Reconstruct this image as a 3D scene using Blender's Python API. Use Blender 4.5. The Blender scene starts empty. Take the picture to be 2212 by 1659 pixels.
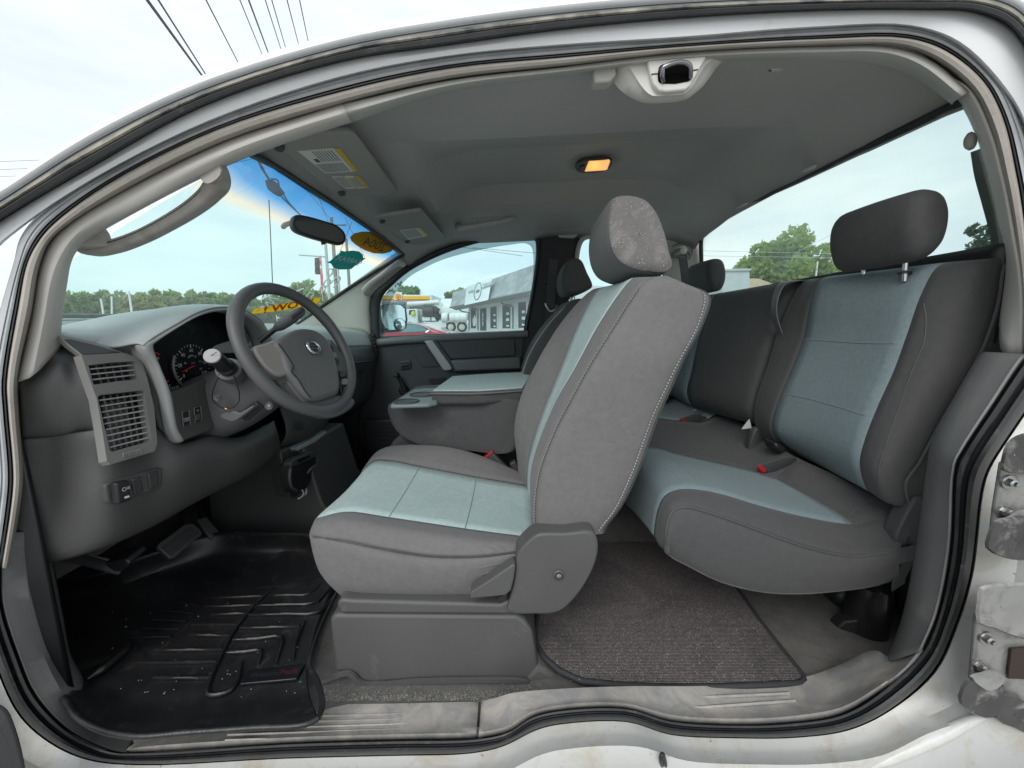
import bpy, bmesh, math, random
import numpy as np
from mathutils import Vector, Matrix
random.seed(7)
SC = bpy.context.scene
COL = SC.collection
# ------------------------------------------------------------------ camera
F_PX, CX, CY = 830.0, 1106.0, 829.5          # measured on a 2212 x 1659 view of the photograph
PITCH = math.atan(129.5 / F_PX)
CAM_Z = 1.35                                  # eye height above the lot
cam_d = bpy.data.cameras.new('camera')
cam_d.sensor_width = 36.0
cam_d.lens = 36.0 * F_PX / 2212.0
cam_d.clip_start = 0.02
cam_d.clip_end = 3000
cam = bpy.data.objects.new('camera', cam_d)
cam.location = (0, 0, CAM_Z)
cam.rotation_euler = (math.pi / 2 - PITCH, 0, 0)
COL.objects.link(cam)
SC.camera = cam
# ------------------------------------------------------------------ sky, sun, exposure
SUN_EL, SUN_AZ = math.radians(42), math.radians(200)   # sun behind the photographer, high haze
w = bpy.data.worlds.new('World')
SC.world = w
w.use_nodes = True
nt = w.node_tree
nt.nodes.clear()
out = nt.nodes.new('ShaderNodeOutputWorld')
bg = nt.nodes.new('ShaderNodeBackground')
sky = nt.nodes.new('ShaderNodeTexSky')
sky.sky_type = 'NISHITA'
sky.sun_disc = False
sky.sun_elevation = SUN_EL
sky.sun_rotation = SUN_AZ
sky.dust_density = 3.0
sky.air_density = 1.2
tc = nt.nodes.new('ShaderNodeTexCoord')
mp = nt.nodes.new('ShaderNodeMapping')
mp.inputs['Scale'].default_value = (1.0, 1.0, 3.5)
nz = nt.nodes.new('ShaderNodeTexNoise')
nz.inputs['Scale'].default_value = 1.9
nz.inputs['Detail'].default_value = 5
nz.inputs['Roughness'].default_value = 0.55
rp = nt.nodes.new('ShaderNodeValToRGB')
rp.color_ramp.elements[0].position = 0.30
rp.color_ramp.elements[0].color = (7.2, 8.1, 9.2, 1)     # thin cloud
rp.color_ramp.elements[1].position = 0.62
rp.color_ramp.elements[1].color = (9.9, 10.5, 10.6, 1)     # bright cloud
mx = nt.nodes.new('ShaderNodeMix')
mx.data_type = 'RGBA'
mx.inputs['Factor'].default_value = 0.86                  # overcast: mostly cloud, a little clear sky
L = nt.links.new
L(tc.outputs['Generated'], mp.inputs['Vector'])
L(mp.outputs['Vector'], nz.inputs['Vector'])
L(nz.outputs['Fac'], rp.inputs['Fac'])
L(sky.outputs['Color'], mx.inputs['A'])
L(rp.outputs['Color'], mx.inputs['B'])
L(mx.outputs['Result'], bg.inputs['Color'])
bg.inputs['Strength'].default_value = 0.105
L(bg.outputs['Background'], out.inputs['Surface'])
sun_d = bpy.data.lights.new('sun', 'SUN')
sun_d.energy = 1.5
sun_d.angle = math.radians(35)
sun_d.color = (1.0, 0.985, 0.965)
sun = bpy.data.objects.new('sun', sun_d)
SUN_DIR = Vector((math.sin(SUN_AZ) * math.cos(SUN_EL), math.cos(SUN_AZ) * math.cos(SUN_EL), math.sin(SUN_EL)))
sun.rotation_euler = SUN_DIR.to_track_quat('Z', 'Y').to_euler()
sun.location = (0, -6, 8)
COL.objects.link(sun)
SC.view_settings.view_transform = 'Standard'
SC.view_settings.look = 'None'
SC.view_settings.exposure = 0.22
SC.view_settings.gamma = 1.0
SC.view_settings.use_curve_mapping = False
SC.render.engine = 'CYCLES'
SC.cycles.use_denoising = True
SC.cycles.max_bounces = 9
SC.cycles.diffuse_bounces = 4
SC.cycles.transparent_max_bounces = 24
SC.cycles.sample_clamp_indirect = 6.0
SC.cycles.caustics_reflective = False
SC.cycles.caustics_refractive = False
SC.cycles.blur_glossy = 0.5
# ------------------------------------------------------------------ helpers: measuring
SP, CP = math.sin(PITCH), math.cos(PITCH)
def ray(x, y):
    u = (x - CX) / F_PX
    v = (CY - y) / F_PX
    return u, CP + v * SP, -SP + v * CP
def P(x, y, Y):
    a, b, c = ray(x, y); s = Y / b
    return Vector((a * s, Y, CAM_Z + c * s))
def PX(x, y, X):
    a, b, c = ray(x, y); s = X / a
    return Vector((X, b * s, CAM_Z + c * s))
def PZ(x, y, Z):
    a, b, c = ray(x, y); s = (Z - CAM_Z) / c
    return Vector((a * s, b * s, Z))
def PP(x, y, q, n):
    """point of the plane through q with normal n"""
    a, b, c = ray(x, y); d = Vector((a, b, c)); o = Vector((0, 0, CAM_Z))
    return o + d * ((Vector(q) - o).dot(n) / d.dot(n))
def V(*a): return Vector(a)
# ------------------------------------------------------------------ helpers: curves and meshes
def spline(pts, k=6, closed=False):
    """centripetal Catmull-Rom, k samples a segment"""
    p = [np.array(q, float) for q in pts]
    n = len(p)
    if n < 3:
        return [Vector(p[0] + (p[-1] - p[0]) * i / k) for i in range(k + 1)]
    if closed:
        q = [p[-1]] + p + [p[0], p[1]]; m = n
    else:
        q = [2 * p[0] - p[1]] + p + [2 * p[-1] - p[-2]]; m = n - 1
    out = []
    for i in range(m):
        a, b, c, d = q[i:i + 4]
        t0 = 0.0
        t1 = t0 + max(np.linalg.norm(b - a), 1e-7) ** .5
        t2 = t1 + max(np.linalg.norm(c - b), 1e-7) ** .5
        t3 = t2 + max(np.linalg.norm(d - c), 1e-7) ** .5
        for j in range(k):
            t = t1 + (t2 - t1) * j / k
            A1 = (t1 - t) / (t1 - t0) * a + (t - t0) / (t1 - t0) * b
            A2 = (t2 - t) / (t2 - t1) * b + (t - t1) / (t2 - t1) * c
            A3 = (t3 - t) / (t3 - t2) * c + (t - t2) / (t3 - t2) * d
            B1 = (t2 - t) / (t2 - t0) * A1 + (t - t0) / (t2 - t0) * A2
            B2 = (t3 - t) / (t3 - t1) * A2 + (t - t1) / (t3 - t1) * A3
            out.append(Vector((t2 - t) / (t2 - t1) * B1 + (t - t1) / (t2 - t1) * B2))
    if not closed: out.append(Vector(p[-1]))
    return out
def resample(pts, n, closed=False):
    p = [Vector(q) for q in pts]
    if closed: p = p + [p[0]]
    d = [0]
    for a, b in zip(p, p[1:]): d.append(d[-1] + (b - a).length)
    m = n if closed else n - 1
    out = []; j = 0
    for i in range(n):
        t = d[-1] * i / m
        while j < len(d) - 2 and d[j + 1] < t: j += 1
        f = (t - d[j]) / max(d[j + 1] - d[j], 1e-9)
        out.append(p[j].lerp(p[j + 1], min(max(f, 0), 1)))
    return out
class Thing:
    def __init__(self, name, label, cat, loc=(0, 0, 0), group=None, kind=None):
        self.o = bpy.data.objects.new(name, None)
        self.o.empty_display_size = .1
        self.o.location = loc
        COL.objects.link(self.o)
        tag(self.o, label, cat, group, kind)
def tag(o, label=None, cat=None, group=None, kind=None):
    if label: o['label'] = label
    if cat: o['category'] = cat
    if group: o['group'] = group
    if kind: o['kind'] = kind
    return o
def wloc(o):
    v = Vector((0, 0, 0))
    while o is not None:
        v += o.location; o = o.parent
    return v
def link(name, me, mat=None, parent=None, smooth=True, sharp=38, bevel=0, seg=3, solid=0, off=-1, sub=0, label=None):
    """world-space mesh data becomes one mesh object under its parent"""
    if isinstance(parent, Thing): parent = parent.o
    if mat is not None and not me.materials: me.materials.append(mat)
    if parent is not None:
        me.transform(Matrix.Translation(-wloc(parent)))
    if smooth:
        me.polygons.foreach_set('use_smooth', [True] * len(me.polygons))
        if sharp and sharp < 180: me.set_sharp_from_angle(angle=math.radians(sharp))
    o = bpy.data.objects.new(name, me)
    COL.objects.link(o)
    o.parent = parent
    if sub:
        m = o.modifiers.new('sub', 'SUBSURF'); m.levels = sub; m.render_levels = sub
    if solid:
        m = o.modifiers.new('solid', 'SOLIDIFY'); m.thickness = solid; m.offset = off
    if bevel:
        m = o.modifiers.new('bevel', 'BEVEL'); m.width = bevel; m.segments = seg
        m.limit_method = 'ANGLE'; m.angle_limit = math.radians(40)
        m.harden_normals = False
    if label: o['label'] = label
    return o
def mdata(verts, faces, name='m'):
    me = bpy.data.meshes.new(name)
    me.from_pydata([tuple(v) for v in verts], [], [tuple(f) for f in faces])
    me.validate(); me.update()
    return me
def fix_normals(me):
    bm = bmesh.new(); bm.from_mesh(me)
    bmesh.ops.recalc_face_normals(bm, faces=bm.faces)
    bm.to_mesh(me); bm.free()
    return me
def face_cam(me):
    """turn an open skin so that its outside looks at the door opening"""
    c = V(0, 0, CAM_Z)
    d = sum(((c - p.center).normalized().dot(p.normal)) * p.area for p in me.polygons)
    if d < 0: me.flip_normals()
    return me
_BVH = {}
def snap(obj, x, y, off=.001):
    """the point of a built surface on the sight line of a measured mark, lifted off it by off"""
    from mathutils.bvhtree import BVHTree
    if obj.name not in _BVH:
        me = obj.data
        _BVH[obj.name] = BVHTree.FromPolygons([v.co.copy() for v in me.vertices], [tuple(p.vertices) for p in me.polygons])
    w = wloc(obj.parent)
    d = Vector(ray(x, y)).normalized()
    loc, n, i, t = _BVH[obj.name].ray_cast(V(0, 0, CAM_Z) - w, d)
    if loc is None: return None
    return loc + w - d * off
def snaps(obj, px, off=.001, k=4):
    """a measured line laid on a surface"""
    q = [(p.x, p.y) for p in spline([V(x, y, 0) for x, y in px], k)]
    return [p for p in (snap(obj, x, y, off) for x, y in q) if p is not None]
def grid_mesh(rows, close_u=False, close_v=False, caps=False):
    """rows: list of equal-length point lists; close_u joins the ends of each row, close_v the last row to the first"""
    n, m = len(rows), len(rows[0])
    verts = [p for r in rows for p in r]
    faces = []
    for i in range(n if close_v else n - 1):
        for j in range(m if close_u else m - 1):
            a = i * m + j; b = i * m + (j + 1) % m
            c = ((i + 1) % n) * m + (j + 1) % m; d = ((i + 1) % n) * m + j
            faces.append((a, b, c, d))
    if caps and close_u:
        faces.append(tuple(range(m))[::-1]); faces.append(tuple(range((n - 1) * m, n * m)))
    return mdata(verts, faces)
def surf_rows(ctrl, ku=5, kv=5, close_u=False, close_v=False):
    """smooth a control grid (list of rows) in both directions"""
    rows = [spline(r, ku, close_u) for r in ctrl]
    cols = [spline(c, kv, close_v) for c in zip(*rows)]
    return [list(r) for r in zip(*cols)]
def loft(name, ctrl, mat, parent, ku=5, kv=5, close_u=False, close_v=False, caps=False, flip=False, **kw):
    rows = surf_rows(ctrl, ku, kv, close_u, close_v)
    me = grid_mesh(rows, close_u, close_v, caps)
    if caps: fix_normals(me)
    else: face_cam(me)
    if flip: me.flip_normals()
    return link(name, me, mat, parent, **kw)
def frames(path, closed=False, up=None):
    n = len(path); T = []
    for i in range(n):
        a = path[(i - 1) % n] if closed or i > 0 else path[i]
        b = path[(i + 1) % n] if closed or i < n - 1 else path[i]
        t = (b - a)
        T.append(t.normalized() if t.length > 1e-9 else (T[-1] if T else V(1, 0, 0)))
    u = up or (V(0, 0, 1) if abs(T[0].z) < .9 else V(1, 0, 0))
    N = []
    for t in T:
        u2 = u - t * u.dot(t)
        if u2.length < 1e-6: u2 = t.orthogonal()
        u2.normalize()
        N.append(u2)
        if up is None: u = u2
    return T, N, [t.cross(nn) for t, nn in zip(T, N)]
def sweep_mesh(path, prof, closed=False, caps=True, up=None, scales=None):
    """prof: closed list of (a, b): a along the frame normal, b along the binormal"""
    T, N, B = frames(path, closed, up)
    rows = []
    for i, p in enumerate(path):
        s = scales[i] if scales else 1.0
        rows.append([p + N[i] * (a * s) + B[i] * (b * s) for a, b in prof])
    me = grid_mesh(rows, True, closed, caps and not closed)
    return fix_normals(me)
def circle(r, n=8, rb=None):
    return [(r * math.cos(2 * math.pi * i / n), (rb or r) * math.sin(2 * math.pi * i / n)) for i in range(n)]
def tube(name, pts, r, mat, parent, k=6, n=8, closed=False, smooth_path=True, up=None, scales=None, rb=None, **kw):
    path = spline(pts, k, closed) if smooth_path else [Vector(p) for p in pts]
    if scales is not None:
        s0 = [Vector((s, 0, 0)) for s in scales]
        scales = [q.x for q in spline(s0, k, closed)] if smooth_path and len(s0) > 2 else ([scales[0] + (scales[-1] - scales[0]) * i / (len(path) - 1) for i in range(len(path))])
    return link(name, sweep_mesh(path, circle(r, n, rb), closed, True, up, scales), mat, parent, sharp=60, **kw)
def prism_mesh(poly, vec):
    """polygon (3-D points, roughly planar) pushed along vec"""
    n = len(poly); poly = [Vector(p) for p in poly]; vec = Vector(vec)
    verts = poly + [p + vec for p in poly]
    faces = [tuple(range(n)), tuple(range(2 * n - 1, n - 1, -1))]
    for i in range(n): faces.append((i, (i + 1) % n, n + (i + 1) % n, n + i))
    return fix_normals(mdata(verts, faces))
def prism(name, poly, vec, mat, parent, bevel=0, **kw):
    return link(name, prism_mesh(poly, vec), mat, parent, bevel=bevel, **kw)
def box_mesh(c, size, rot=None):
    x, y, z = [s / 2 for s in size]
    R = rot or Matrix.Identity(3)
    vs = [Vector(c) + R @ V(i * x, j * y, k * z) for i in (-1, 1) for j in (-1, 1) for k in (-1, 1)]
    return fix_normals(mdata(vs, [(0, 1, 3, 2), (4, 6, 7, 5), (0, 4, 5, 1), (2, 3, 7, 6), (0, 2, 6, 4), (1, 5, 7, 3)]))
def box(name, c, size, mat, parent, rot=None, bevel=0, **kw):
    return link(name, box_mesh(c, size, rot), mat, parent, bevel=bevel, **kw)
def join(mes):
    bm = bmesh.new()
    for m in mes:
        bm.from_mesh(m)
    me = bpy.data.meshes.new('joined'); bm.to_mesh(me); bm.free()
    return me
def lathe_mesh(prof, o, ax, n=20):
    """prof: (radius, height along ax) list"""
    ax = Vector(ax).normalized(); a = ax.orthogonal().normalized(); b = ax.cross(a)
    rows = [[Vector(o) + ax * h + (a * math.cos(2 * math.pi * i / n) + b * math.sin(2 * math.pi * i / n)) * r for i in range(n)] for r, h in prof]
    return fix_normals(grid_mesh(rows, True, False, True))
def lathe(name, prof, o, ax, mat, parent, n=20, **kw):
    return link(name, lathe_mesh(prof, o, ax, n), mat, parent, **kw)
def rot_axes(xa, ya):
    xa = Vector(xa).normalized(); za = xa.cross(Vector(ya)).normalized(); ya = za.cross(xa)
    return Matrix((xa, ya, za)).transposed()
def rrect(w, h, r, n=4):
    out = []
    for cx_, cy_, a0 in ((w / 2 - r, h / 2 - r, 0), (-w / 2 + r, h / 2 - r, 90), (-w / 2 + r, -h / 2 + r, 180), (w / 2 - r, -h / 2 + r, 270)):
        for i in range(n + 1):
            a = math.radians(a0 + 90 * i / n)
            out.append((cx_ + r * math.cos(a), cy_ + r * math.sin(a)))
    return out
def text_mesh(s, o, xa, ya, size, depth=.0005, align='CENTER', mirror=False, shear=0, bold=0):
    """flat lettering laid on a plane: o origin, xa reading direction, ya up"""
    cu = bpy.data.curves.new('t', 'FONT'); cu.body = s; cu.size = 1; cu.align_x = align; cu.align_y = 'CENTER'
    cu.resolution_u = 2; cu.shear = shear; cu.offset = bold
    ob = bpy.data.objects.new('t', cu); COL.objects.link(ob)
    me = bpy.data.meshes.new_from_object(ob.evaluated_get(bpy.context.evaluated_depsgraph_get()))
    bpy.data.objects.remove(ob); bpy.data.curves.remove(cu)
    xa = Vector(xa).normalized(); ya = Vector(ya).normalized()
    nn = xa.cross(ya).normalized()
    for v in me.vertices:
        x = -v.co.x if mirror else v.co.x
        v.co = Vector(o) + xa * (x * size) + ya * (v.co.y * size) + nn * depth
    return me
def stitch_mesh(pts, step=.008, ln=.005, r=.0008, normal=None, lift=.0008):
    """a row of short raised threads along a path"""
    p = [Vector(q) for q in pts]
    tot = sum((b - a).length for a, b in zip(p, p[1:]))
    n = max(2, int(tot / step))
    q = resample(p, n + 1)
    vs = []; fs = []
    nn = normal or V(0, -1, 0)
    for a, b in zip(q, q[1:]):
        t = (b - a).normalized(); s = t.cross(nn).normalized() * r; h = nn * (r + lift)
        c = a; d = a + t * ln
        i = len(vs)
        vs += [c - s, c + s, d + s, d - s, c + t * ln * .2 + h, d - t * ln * .2 + h]
        fs += [(i, i + 3, i + 5, i + 4), (i + 1, i + 4, i + 5, i + 2), (i, i + 4, i + 1), (i + 3, i + 2, i + 5)]
    return mdata(vs, fs)
def slice_loft(ctrl, ku, kv, parts, parent, close_v=False, **kw):
    """one smooth skin cut into pieces: parts = (name, row0, row1, col0, col1, material) in control-grid indices"""
    rows = surf_rows(ctrl, ku, kv, False, close_v)
    n = len(ctrl); out = []
    for name, r0, r1, c0, c1, mat in parts:
        c1_ = len(ctrl[0]) - 1 if c1 is None else c1
        idx = [i % len(rows) for i in range(r0 * kv, r1 * kv + 1)]
        sub_ = [rows[i][c0 * ku:c1_ * ku + 1] for i in idx]
        out.append(link(name, face_cam(grid_mesh(sub_)), mat, parent, **kw))
    return rows, out
def pillow_mesh(outline, y0, y1, rnd=.02, bulge=.03, n_mid=5, shear=(0, 0)):
    """side outline (world points near y0) pushed across to y1 with rounded shoulders and a little belly"""
    pts = [Vector(p) for p in outline]
    c = sum(pts, V(0, 0, 0)) / len(pts)
    rad = sum((p - c).length for p in pts) / len(pts)
    rows = []
    L_ = y1 - y0
    def ring(yy, sc, t):
        return [V(c.x + (p.x - c.x) * sc + shear[0] * t, yy, c.z + (p.z - c.z) * sc + shear[1] * t) for p in pts]
    for i in range(7):
        a = math.pi / 2 * i / 6
        rows.append(ring(y0 + rnd * (1 - math.cos(a)), 1 - (rnd / rad) * (1 - math.sin(a)), 0))
    for i in range(1, n_mid + 1):
        t = i / (n_mid + 1)
        rows.append(ring(y0 + rnd + (L_ - 2 * rnd) * t, 1 + bulge * math.sin(math.pi * t), t))
    for i in range(6, -1, -1):
        a = math.pi / 2 * i / 6
        rows.append(ring(y1 - rnd * (1 - math.cos(a)), 1 - (rnd / rad) * (1 - math.sin(a)), 1))
    return fix_normals(grid_mesh(rows, True, False, True))
def pillow(name, px, y0, y1, mat, parent, rnd=.02, bulge=.03, k=4, shear=(0, 0), **kw):
    ol = spline([P(x, y, y0) for x, y in px], k, True)
    return link(name, pillow_mesh(ol, y0, y1, rnd, bulge, shear=shear), mat, parent, sharp=70, **kw)
def ribbon(name, pts, wdir, width, mat, parent, t=.0014, k=6, **kw):
    """flat webbing: path, width direction"""
    path = spline(pts, k); wd = Vector(wdir).normalized()
    rows = []
    T, N, B = frames(path)
    for p, tt in zip(path, T):
        w_ = (wd - tt * wd.dot(tt)).normalized(); nn = tt.cross(w_)
        rows.append([p + w_ * width / 2 + nn * t, p - w_ * width / 2 + nn * t, p - w_ * width / 2 - nn * t, p + w_ * width / 2 - nn * t])
    return link(name, fix_normals(grid_mesh(rows, True, False, True)), mat, parent, sharp=40, **kw)
# ------------------------------------------------------------------ helpers: materials
MATS = {}
def _n(nt, t, **kw):
    n = nt.nodes.new(t)
    for k, v in kw.items(): n.inputs[k.replace('_', ' ')].default_value = v
    return n
def M(name, col, rough=.5, var=.12, vscale=6, bump=0, bscale=300, spec=.5, metal=0, col2=None, dirt=None, dscale=8, dlo=.5, dhi=.75, weave=0, coat=0, emit=None, estr=0, sheen=0, aniso=None, speck=None, wrinkle=0, wscale=9):
    """principled surface: colour with uneven wear (noise), fine relief (bump) and optional dirt of its own shape"""
    if name in MATS: return MATS[name]
    m = bpy.data.materials.new(name); m.use_nodes = True
    nt = m.node_tree; bs = nt.nodes['Principled BSDF']; L = nt.links.new
    tc = nt.nodes.new('ShaderNodeTexCoord')
    vec = tc.outputs['Object']
    n1 = _n(nt, 'ShaderNodeTexNoise', Scale=vscale, Detail=6, Roughness=.6)
    L(vec, n1.inputs['Vector'])
    mix = nt.nodes.new('ShaderNodeMix'); mix.data_type = 'RGBA'
    c2 = col2 or tuple(c * (1 - var) for c in col)
    c1 = col if col2 else tuple(min(c * (1 + var), 1) for c in col)
    mix.inputs['A'].default_value = (*c2, 1); mix.inputs['B'].default_value = (*c1, 1)
    mr = _n(nt, 'ShaderNodeMapRange'); mr.inputs['From Min'].default_value = .3; mr.inputs['From Max'].default_value = .7
    L(n1.outputs['Fac'], mr.inputs['Value']); L(mr.outputs['Result'], mix.inputs['Factor'])
    colout = mix.outputs['Result']
    if speck:
        sc, lo, hi, scol = speck
        n4 = _n(nt, 'ShaderNodeTexNoise', Scale=sc, Detail=2, Roughness=.5); L(vec, n4.inputs['Vector'])
        m4 = _n(nt, 'ShaderNodeMapRange'); m4.inputs['From Min'].default_value = lo; m4.inputs['From Max'].default_value = hi
        L(n4.outputs['Fac'], m4.inputs['Value'])
        mx4 = nt.nodes.new('ShaderNodeMix'); mx4.data_type = 'RGBA'; mx4.inputs['B'].default_value = (*scol, 1)
        L(colout, mx4.inputs['A']); L(m4.outputs['Result'], mx4.inputs['Factor']); colout = mx4.outputs['Result']
    if dirt:
        n2 = _n(nt, 'ShaderNodeTexNoise', Scale=dscale, Detail=8, Roughness=.7, Distortion=.6)
        L(vec, n2.inputs['Vector'])
        m2 = _n(nt, 'ShaderNodeMapRange'); m2.inputs['From Min'].default_value = dlo; m2.inputs['From Max'].default_value = dhi
        L(n2.outputs['Fac'], m2.inputs['Value'])
        mx = nt.nodes.new('ShaderNodeMix'); mx.data_type = 'RGBA'; mx.inputs['B'].default_value = (*dirt, 1)
        L(colout, mx.inputs['A']); L(m2.outputs['Result'], mx.inputs['Factor'])
        colout = mx.outputs['Result']
    L(colout, bs.inputs['Base Color'])
    bs.inputs['Roughness'].default_value = rough
    rr = _n(nt, 'ShaderNodeMapRange'); rr.inputs['To Min'].default_value = max(rough - .08, .03); rr.inputs['To Max'].default_value = min(rough + .1, 1)
    L(n1.outputs['Fac'], rr.inputs['Value']); L(rr.outputs['Result'], bs.inputs['Roughness'])
    bs.inputs['Specular IOR Level'].default_value = spec
    bs.inputs['Metallic'].default_value = metal
    if coat: bs.inputs['Coat Weight'].default_value = coat
    if sheen: bs.inputs['Sheen Weight'].default_value = sheen; bs.inputs['Sheen Roughness'].default_value = .4
    if emit: bs.inputs['Emission Color'].default_value = (*emit, 1); bs.inputs['Emission Strength'].default_value = estr
    h = None
    if bump:
        n3 = _n(nt, 'ShaderNodeTexNoise', Scale=bscale, Detail=3, Roughness=.6)
        L(vec, n3.inputs['Vector']); h = n3.outputs['Fac']
    if weave:
        # woven cloth: two crossed waves
        a = None
        for ax in ('X', 'Y', 'Z'):
            wv = _n(nt, 'ShaderNodeTexWave', Scale=weave, Distortion=.6, Detail=1)
            wv.bands_direction = ax; L(vec, wv.inputs['Vector'])
            if a is None: a = wv.outputs['Fac']
            else:
                ma = nt.nodes.new('ShaderNodeMath'); ma.operation = 'ADD'; L(a, ma.inputs[0]); L(wv.outputs['Fac'], ma.inputs[1]); a = ma.outputs[0]
        if h is not None:
            ma = nt.nodes.new('ShaderNodeMath'); ma.operation = 'ADD'; L(a, ma.inputs[0]); L(h, ma.inputs[1]); h = ma.outputs[0]
        else: h = a
    if h is not None:
        bp = _n(nt, 'ShaderNodeBump', Strength=min(bump or .3, 1), Distance=.002)
        L(h, bp.inputs['Height']); L(bp.outputs['Normal'], bs.inputs['Normal'])
        if wrinkle:
            n6 = _n(nt, 'ShaderNodeTexNoise', Scale=wscale, Detail=3, Roughness=.55, Distortion=1.2); L(vec, n6.inputs['Vector'])
            b2 = _n(nt, 'ShaderNodeBump', Strength=wrinkle, Distance=.02); L(n6.outputs['Fac'], b2.inputs['Height']); L(b2.outputs['Normal'], bp.inputs['Normal'])
    MATS[name] = m
    return m
def glass(name, tint, gloss=.06, band=None, film=0):
    """thin tinted pane: lets light straight through, mirrors a little"""
    if name in MATS: return MATS[name]
    m = bpy.data.materials.new(name); m.use_nodes = True
    nt = m.node_tree; nt.nodes.clear(); L = nt.links.new
    out = nt.nodes.new('ShaderNodeOutputMaterial'); mix = nt.nodes.new('ShaderNodeMixShader')
    tr = nt.nodes.new('ShaderNodeBsdfTransparent'); gl = _n(nt, 'ShaderNodeBsdfGlossy', Roughness=.02)
    tr.inputs['Color'].default_value = (*tint, 1)
    lw = _n(nt, 'ShaderNodeLayerWeight', Blend=.5)
    pw_ = nt.nodes.new('ShaderNodeMath'); pw_.operation = 'POWER'; pw_.inputs[1].default_value = 5.0
    fr = nt.nodes.new('ShaderNodeMath'); fr.operation = 'MULTIPLY_ADD'; fr.inputs[1].default_value = .35; fr.inputs[2].default_value = gloss * .5
    L(lw.outputs['Facing'], pw_.inputs[0]); L(pw_.outputs[0], fr.inputs[0])
    L(fr.outputs[0], mix.inputs[0]); L(tr.outputs[0], mix.inputs[1]); L(gl.outputs[0], mix.inputs[2]); L(mix.outputs[0], out.inputs[0])
    if film:
        # thin dust film, added to lay haze over the view outside
        df = nt.nodes.new('ShaderNodeBsdfTranslucent'); df.inputs['Color'].default_value = (.8, .86, .84, 1)
        tcf = nt.nodes.new('ShaderNodeTexCoord'); nf = _n(nt, 'ShaderNodeTexNoise', Scale=5, Detail=5, Roughness=.6); L(tcf.outputs['Object'], nf.inputs['Vector'])
        ff = nt.nodes.new('ShaderNodeMath'); ff.operation = 'MULTIPLY'; ff.inputs[1].default_value = film * 2; L(nf.outputs['Fac'], ff.inputs[0])
        mf = nt.nodes.new('ShaderNodeMixShader'); L(ff.outputs[0], mf.inputs[0]); L(tr.outputs[0], mf.inputs[1]); L(df.outputs[0], mf.inputs[2]); L(mf.outputs[0], mix.inputs[1])
    if band:
        # shade band dyed into the top of the windscreen; position by height in the glass itself
        tc = nt.nodes.new('ShaderNodeTexCoord'); sx = nt.nodes.new('ShaderNodeSeparateXYZ'); L(tc.outputs['Object'], sx.inputs[0])
        z0, z1, cols = band
        mr = _n(nt, 'ShaderNodeMapRange'); mr.inputs['From Min'].default_value = z0; mr.inputs['From Max'].default_value = z1
        m1 = nt.nodes.new('ShaderNodeMath'); m1.operation = 'SUBTRACT'; m1.inputs[1].default_value = 1.56 - .75
        m2 = nt.nodes.new('ShaderNodeMath'); m2.operation = 'MULTIPLY'
        m3 = nt.nodes.new('ShaderNodeMath'); m3.operation = 'MULTIPLY_ADD'; m3.inputs[1].default_value = .13
        L(sx.outputs['Y'], m1.inputs[0]); L(m1.outputs[0], m2.inputs[0]); L(m1.outputs[0], m2.inputs[1]); L(m2.outputs[0], m3.inputs[0]); L(sx.outputs['Z'], m3.inputs[2])
        L(m3.outputs[0], mr.inputs['Value'])
        rp = nt.nodes.new('ShaderNodeValToRGB')
        el = rp.color_ramp.elements
        el[0].position = 0; el[0].color = (*cols[0][1], 1); el[1].position = 1; el[1].color = (*cols[-1][1], 1)
        for pos, c in cols[1:-1]:
            e = el.new(pos); e.color = (*c, 1)
        L(mr.outputs['Result'], rp.inputs['Fac']); L(rp.outputs['Color'], tr.inputs['Color'])
    MATS[name] = m
    return m
# ================================================================== materials of the cab
WHITE = M('white_paint', (.60, .60, .58), .42, .04, 3, coat=.15, dirt=(.46, .39, .28), dscale=12, dlo=.50, dhi=.78, speck=(110, .70, .76, (.36, .28, .20)))
WHITE_C = M('white_paint_clean', (.80, .805, .81), .5, .03, 3, coat=.08, dirt=(.5, .48, .44), dscale=9, dlo=.62, dhi=.95)
RUB = M('black_rubber', (.018, .019, .021), .45, .3, 12, bump=.15, bscale=120, dirt=(.12, .11, .09), dscale=30, dlo=.58, dhi=.8)
RUBDIRTY = M('weathered_rubber', (.03, .03, .03), .5, .3, 12, bump=.25, bscale=90, dirt=(.34, .31, .24), dscale=11, dlo=.38, dhi=.66)
RUBGREY = M('grey_seal_rubber', (.44, .45, .46), .45, .15, 14, bump=.1, bscale=140, dirt=(.16, .16, .16), dscale=18, dlo=.6, dhi=.85)
TAN = M('tan_fabric_seal', (.42, .385, .34), .75, .1, 9, bump=.3, bscale=260, dirt=(.26, .21, .17), dscale=22, dlo=.55, dhi=.85)
PILLAR = M('pillar_trim', (.50, .475, .44), .6, .05, 5, bump=.12, bscale=420)
GREYTRIM = M('grey_sill_plastic', (.125, .125, .125), .5, .08, 7, bump=.2, bscale=500, dirt=(.22, .20, .185), dscale=7, dlo=.55, dhi=.85)
SILL = M('scuffed_sill_plastic', (.25, .245, .24), .45, .12, 10, bump=.3, bscale=300, dirt=(.44, .40, .35), dscale=15, dlo=.40, dhi=.70)
HEAD = M('headliner_cloth', (.40, .388, .372), .9, .05, 4, bump=.25, bscale=700)
HEADTRIM = M('headliner_trim', (.44, .43, .40), .7, .05, 5, bump=.12, bscale=420)
DARK = M('dark_plastic', (.052, .053, .055), .5, .08, 6, bump=.25, bscale=520)
DARKER = M('black_plastic', (.016, .016, .017), .42, .1, 6, bump=.1, bscale=300)
CARPET = M('floor_carpet', (.095, .092, .088), .95, .2, 30, bump=.8, bscale=520, speck=(420, .64, .74, (.17, .16, .145)), dirt=(.165, .15, .13), dscale=5, dlo=.5, dhi=.8)
CHROME = M('chrome', (.75, .75, .76), .12, .03, 5, metal=1)
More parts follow.
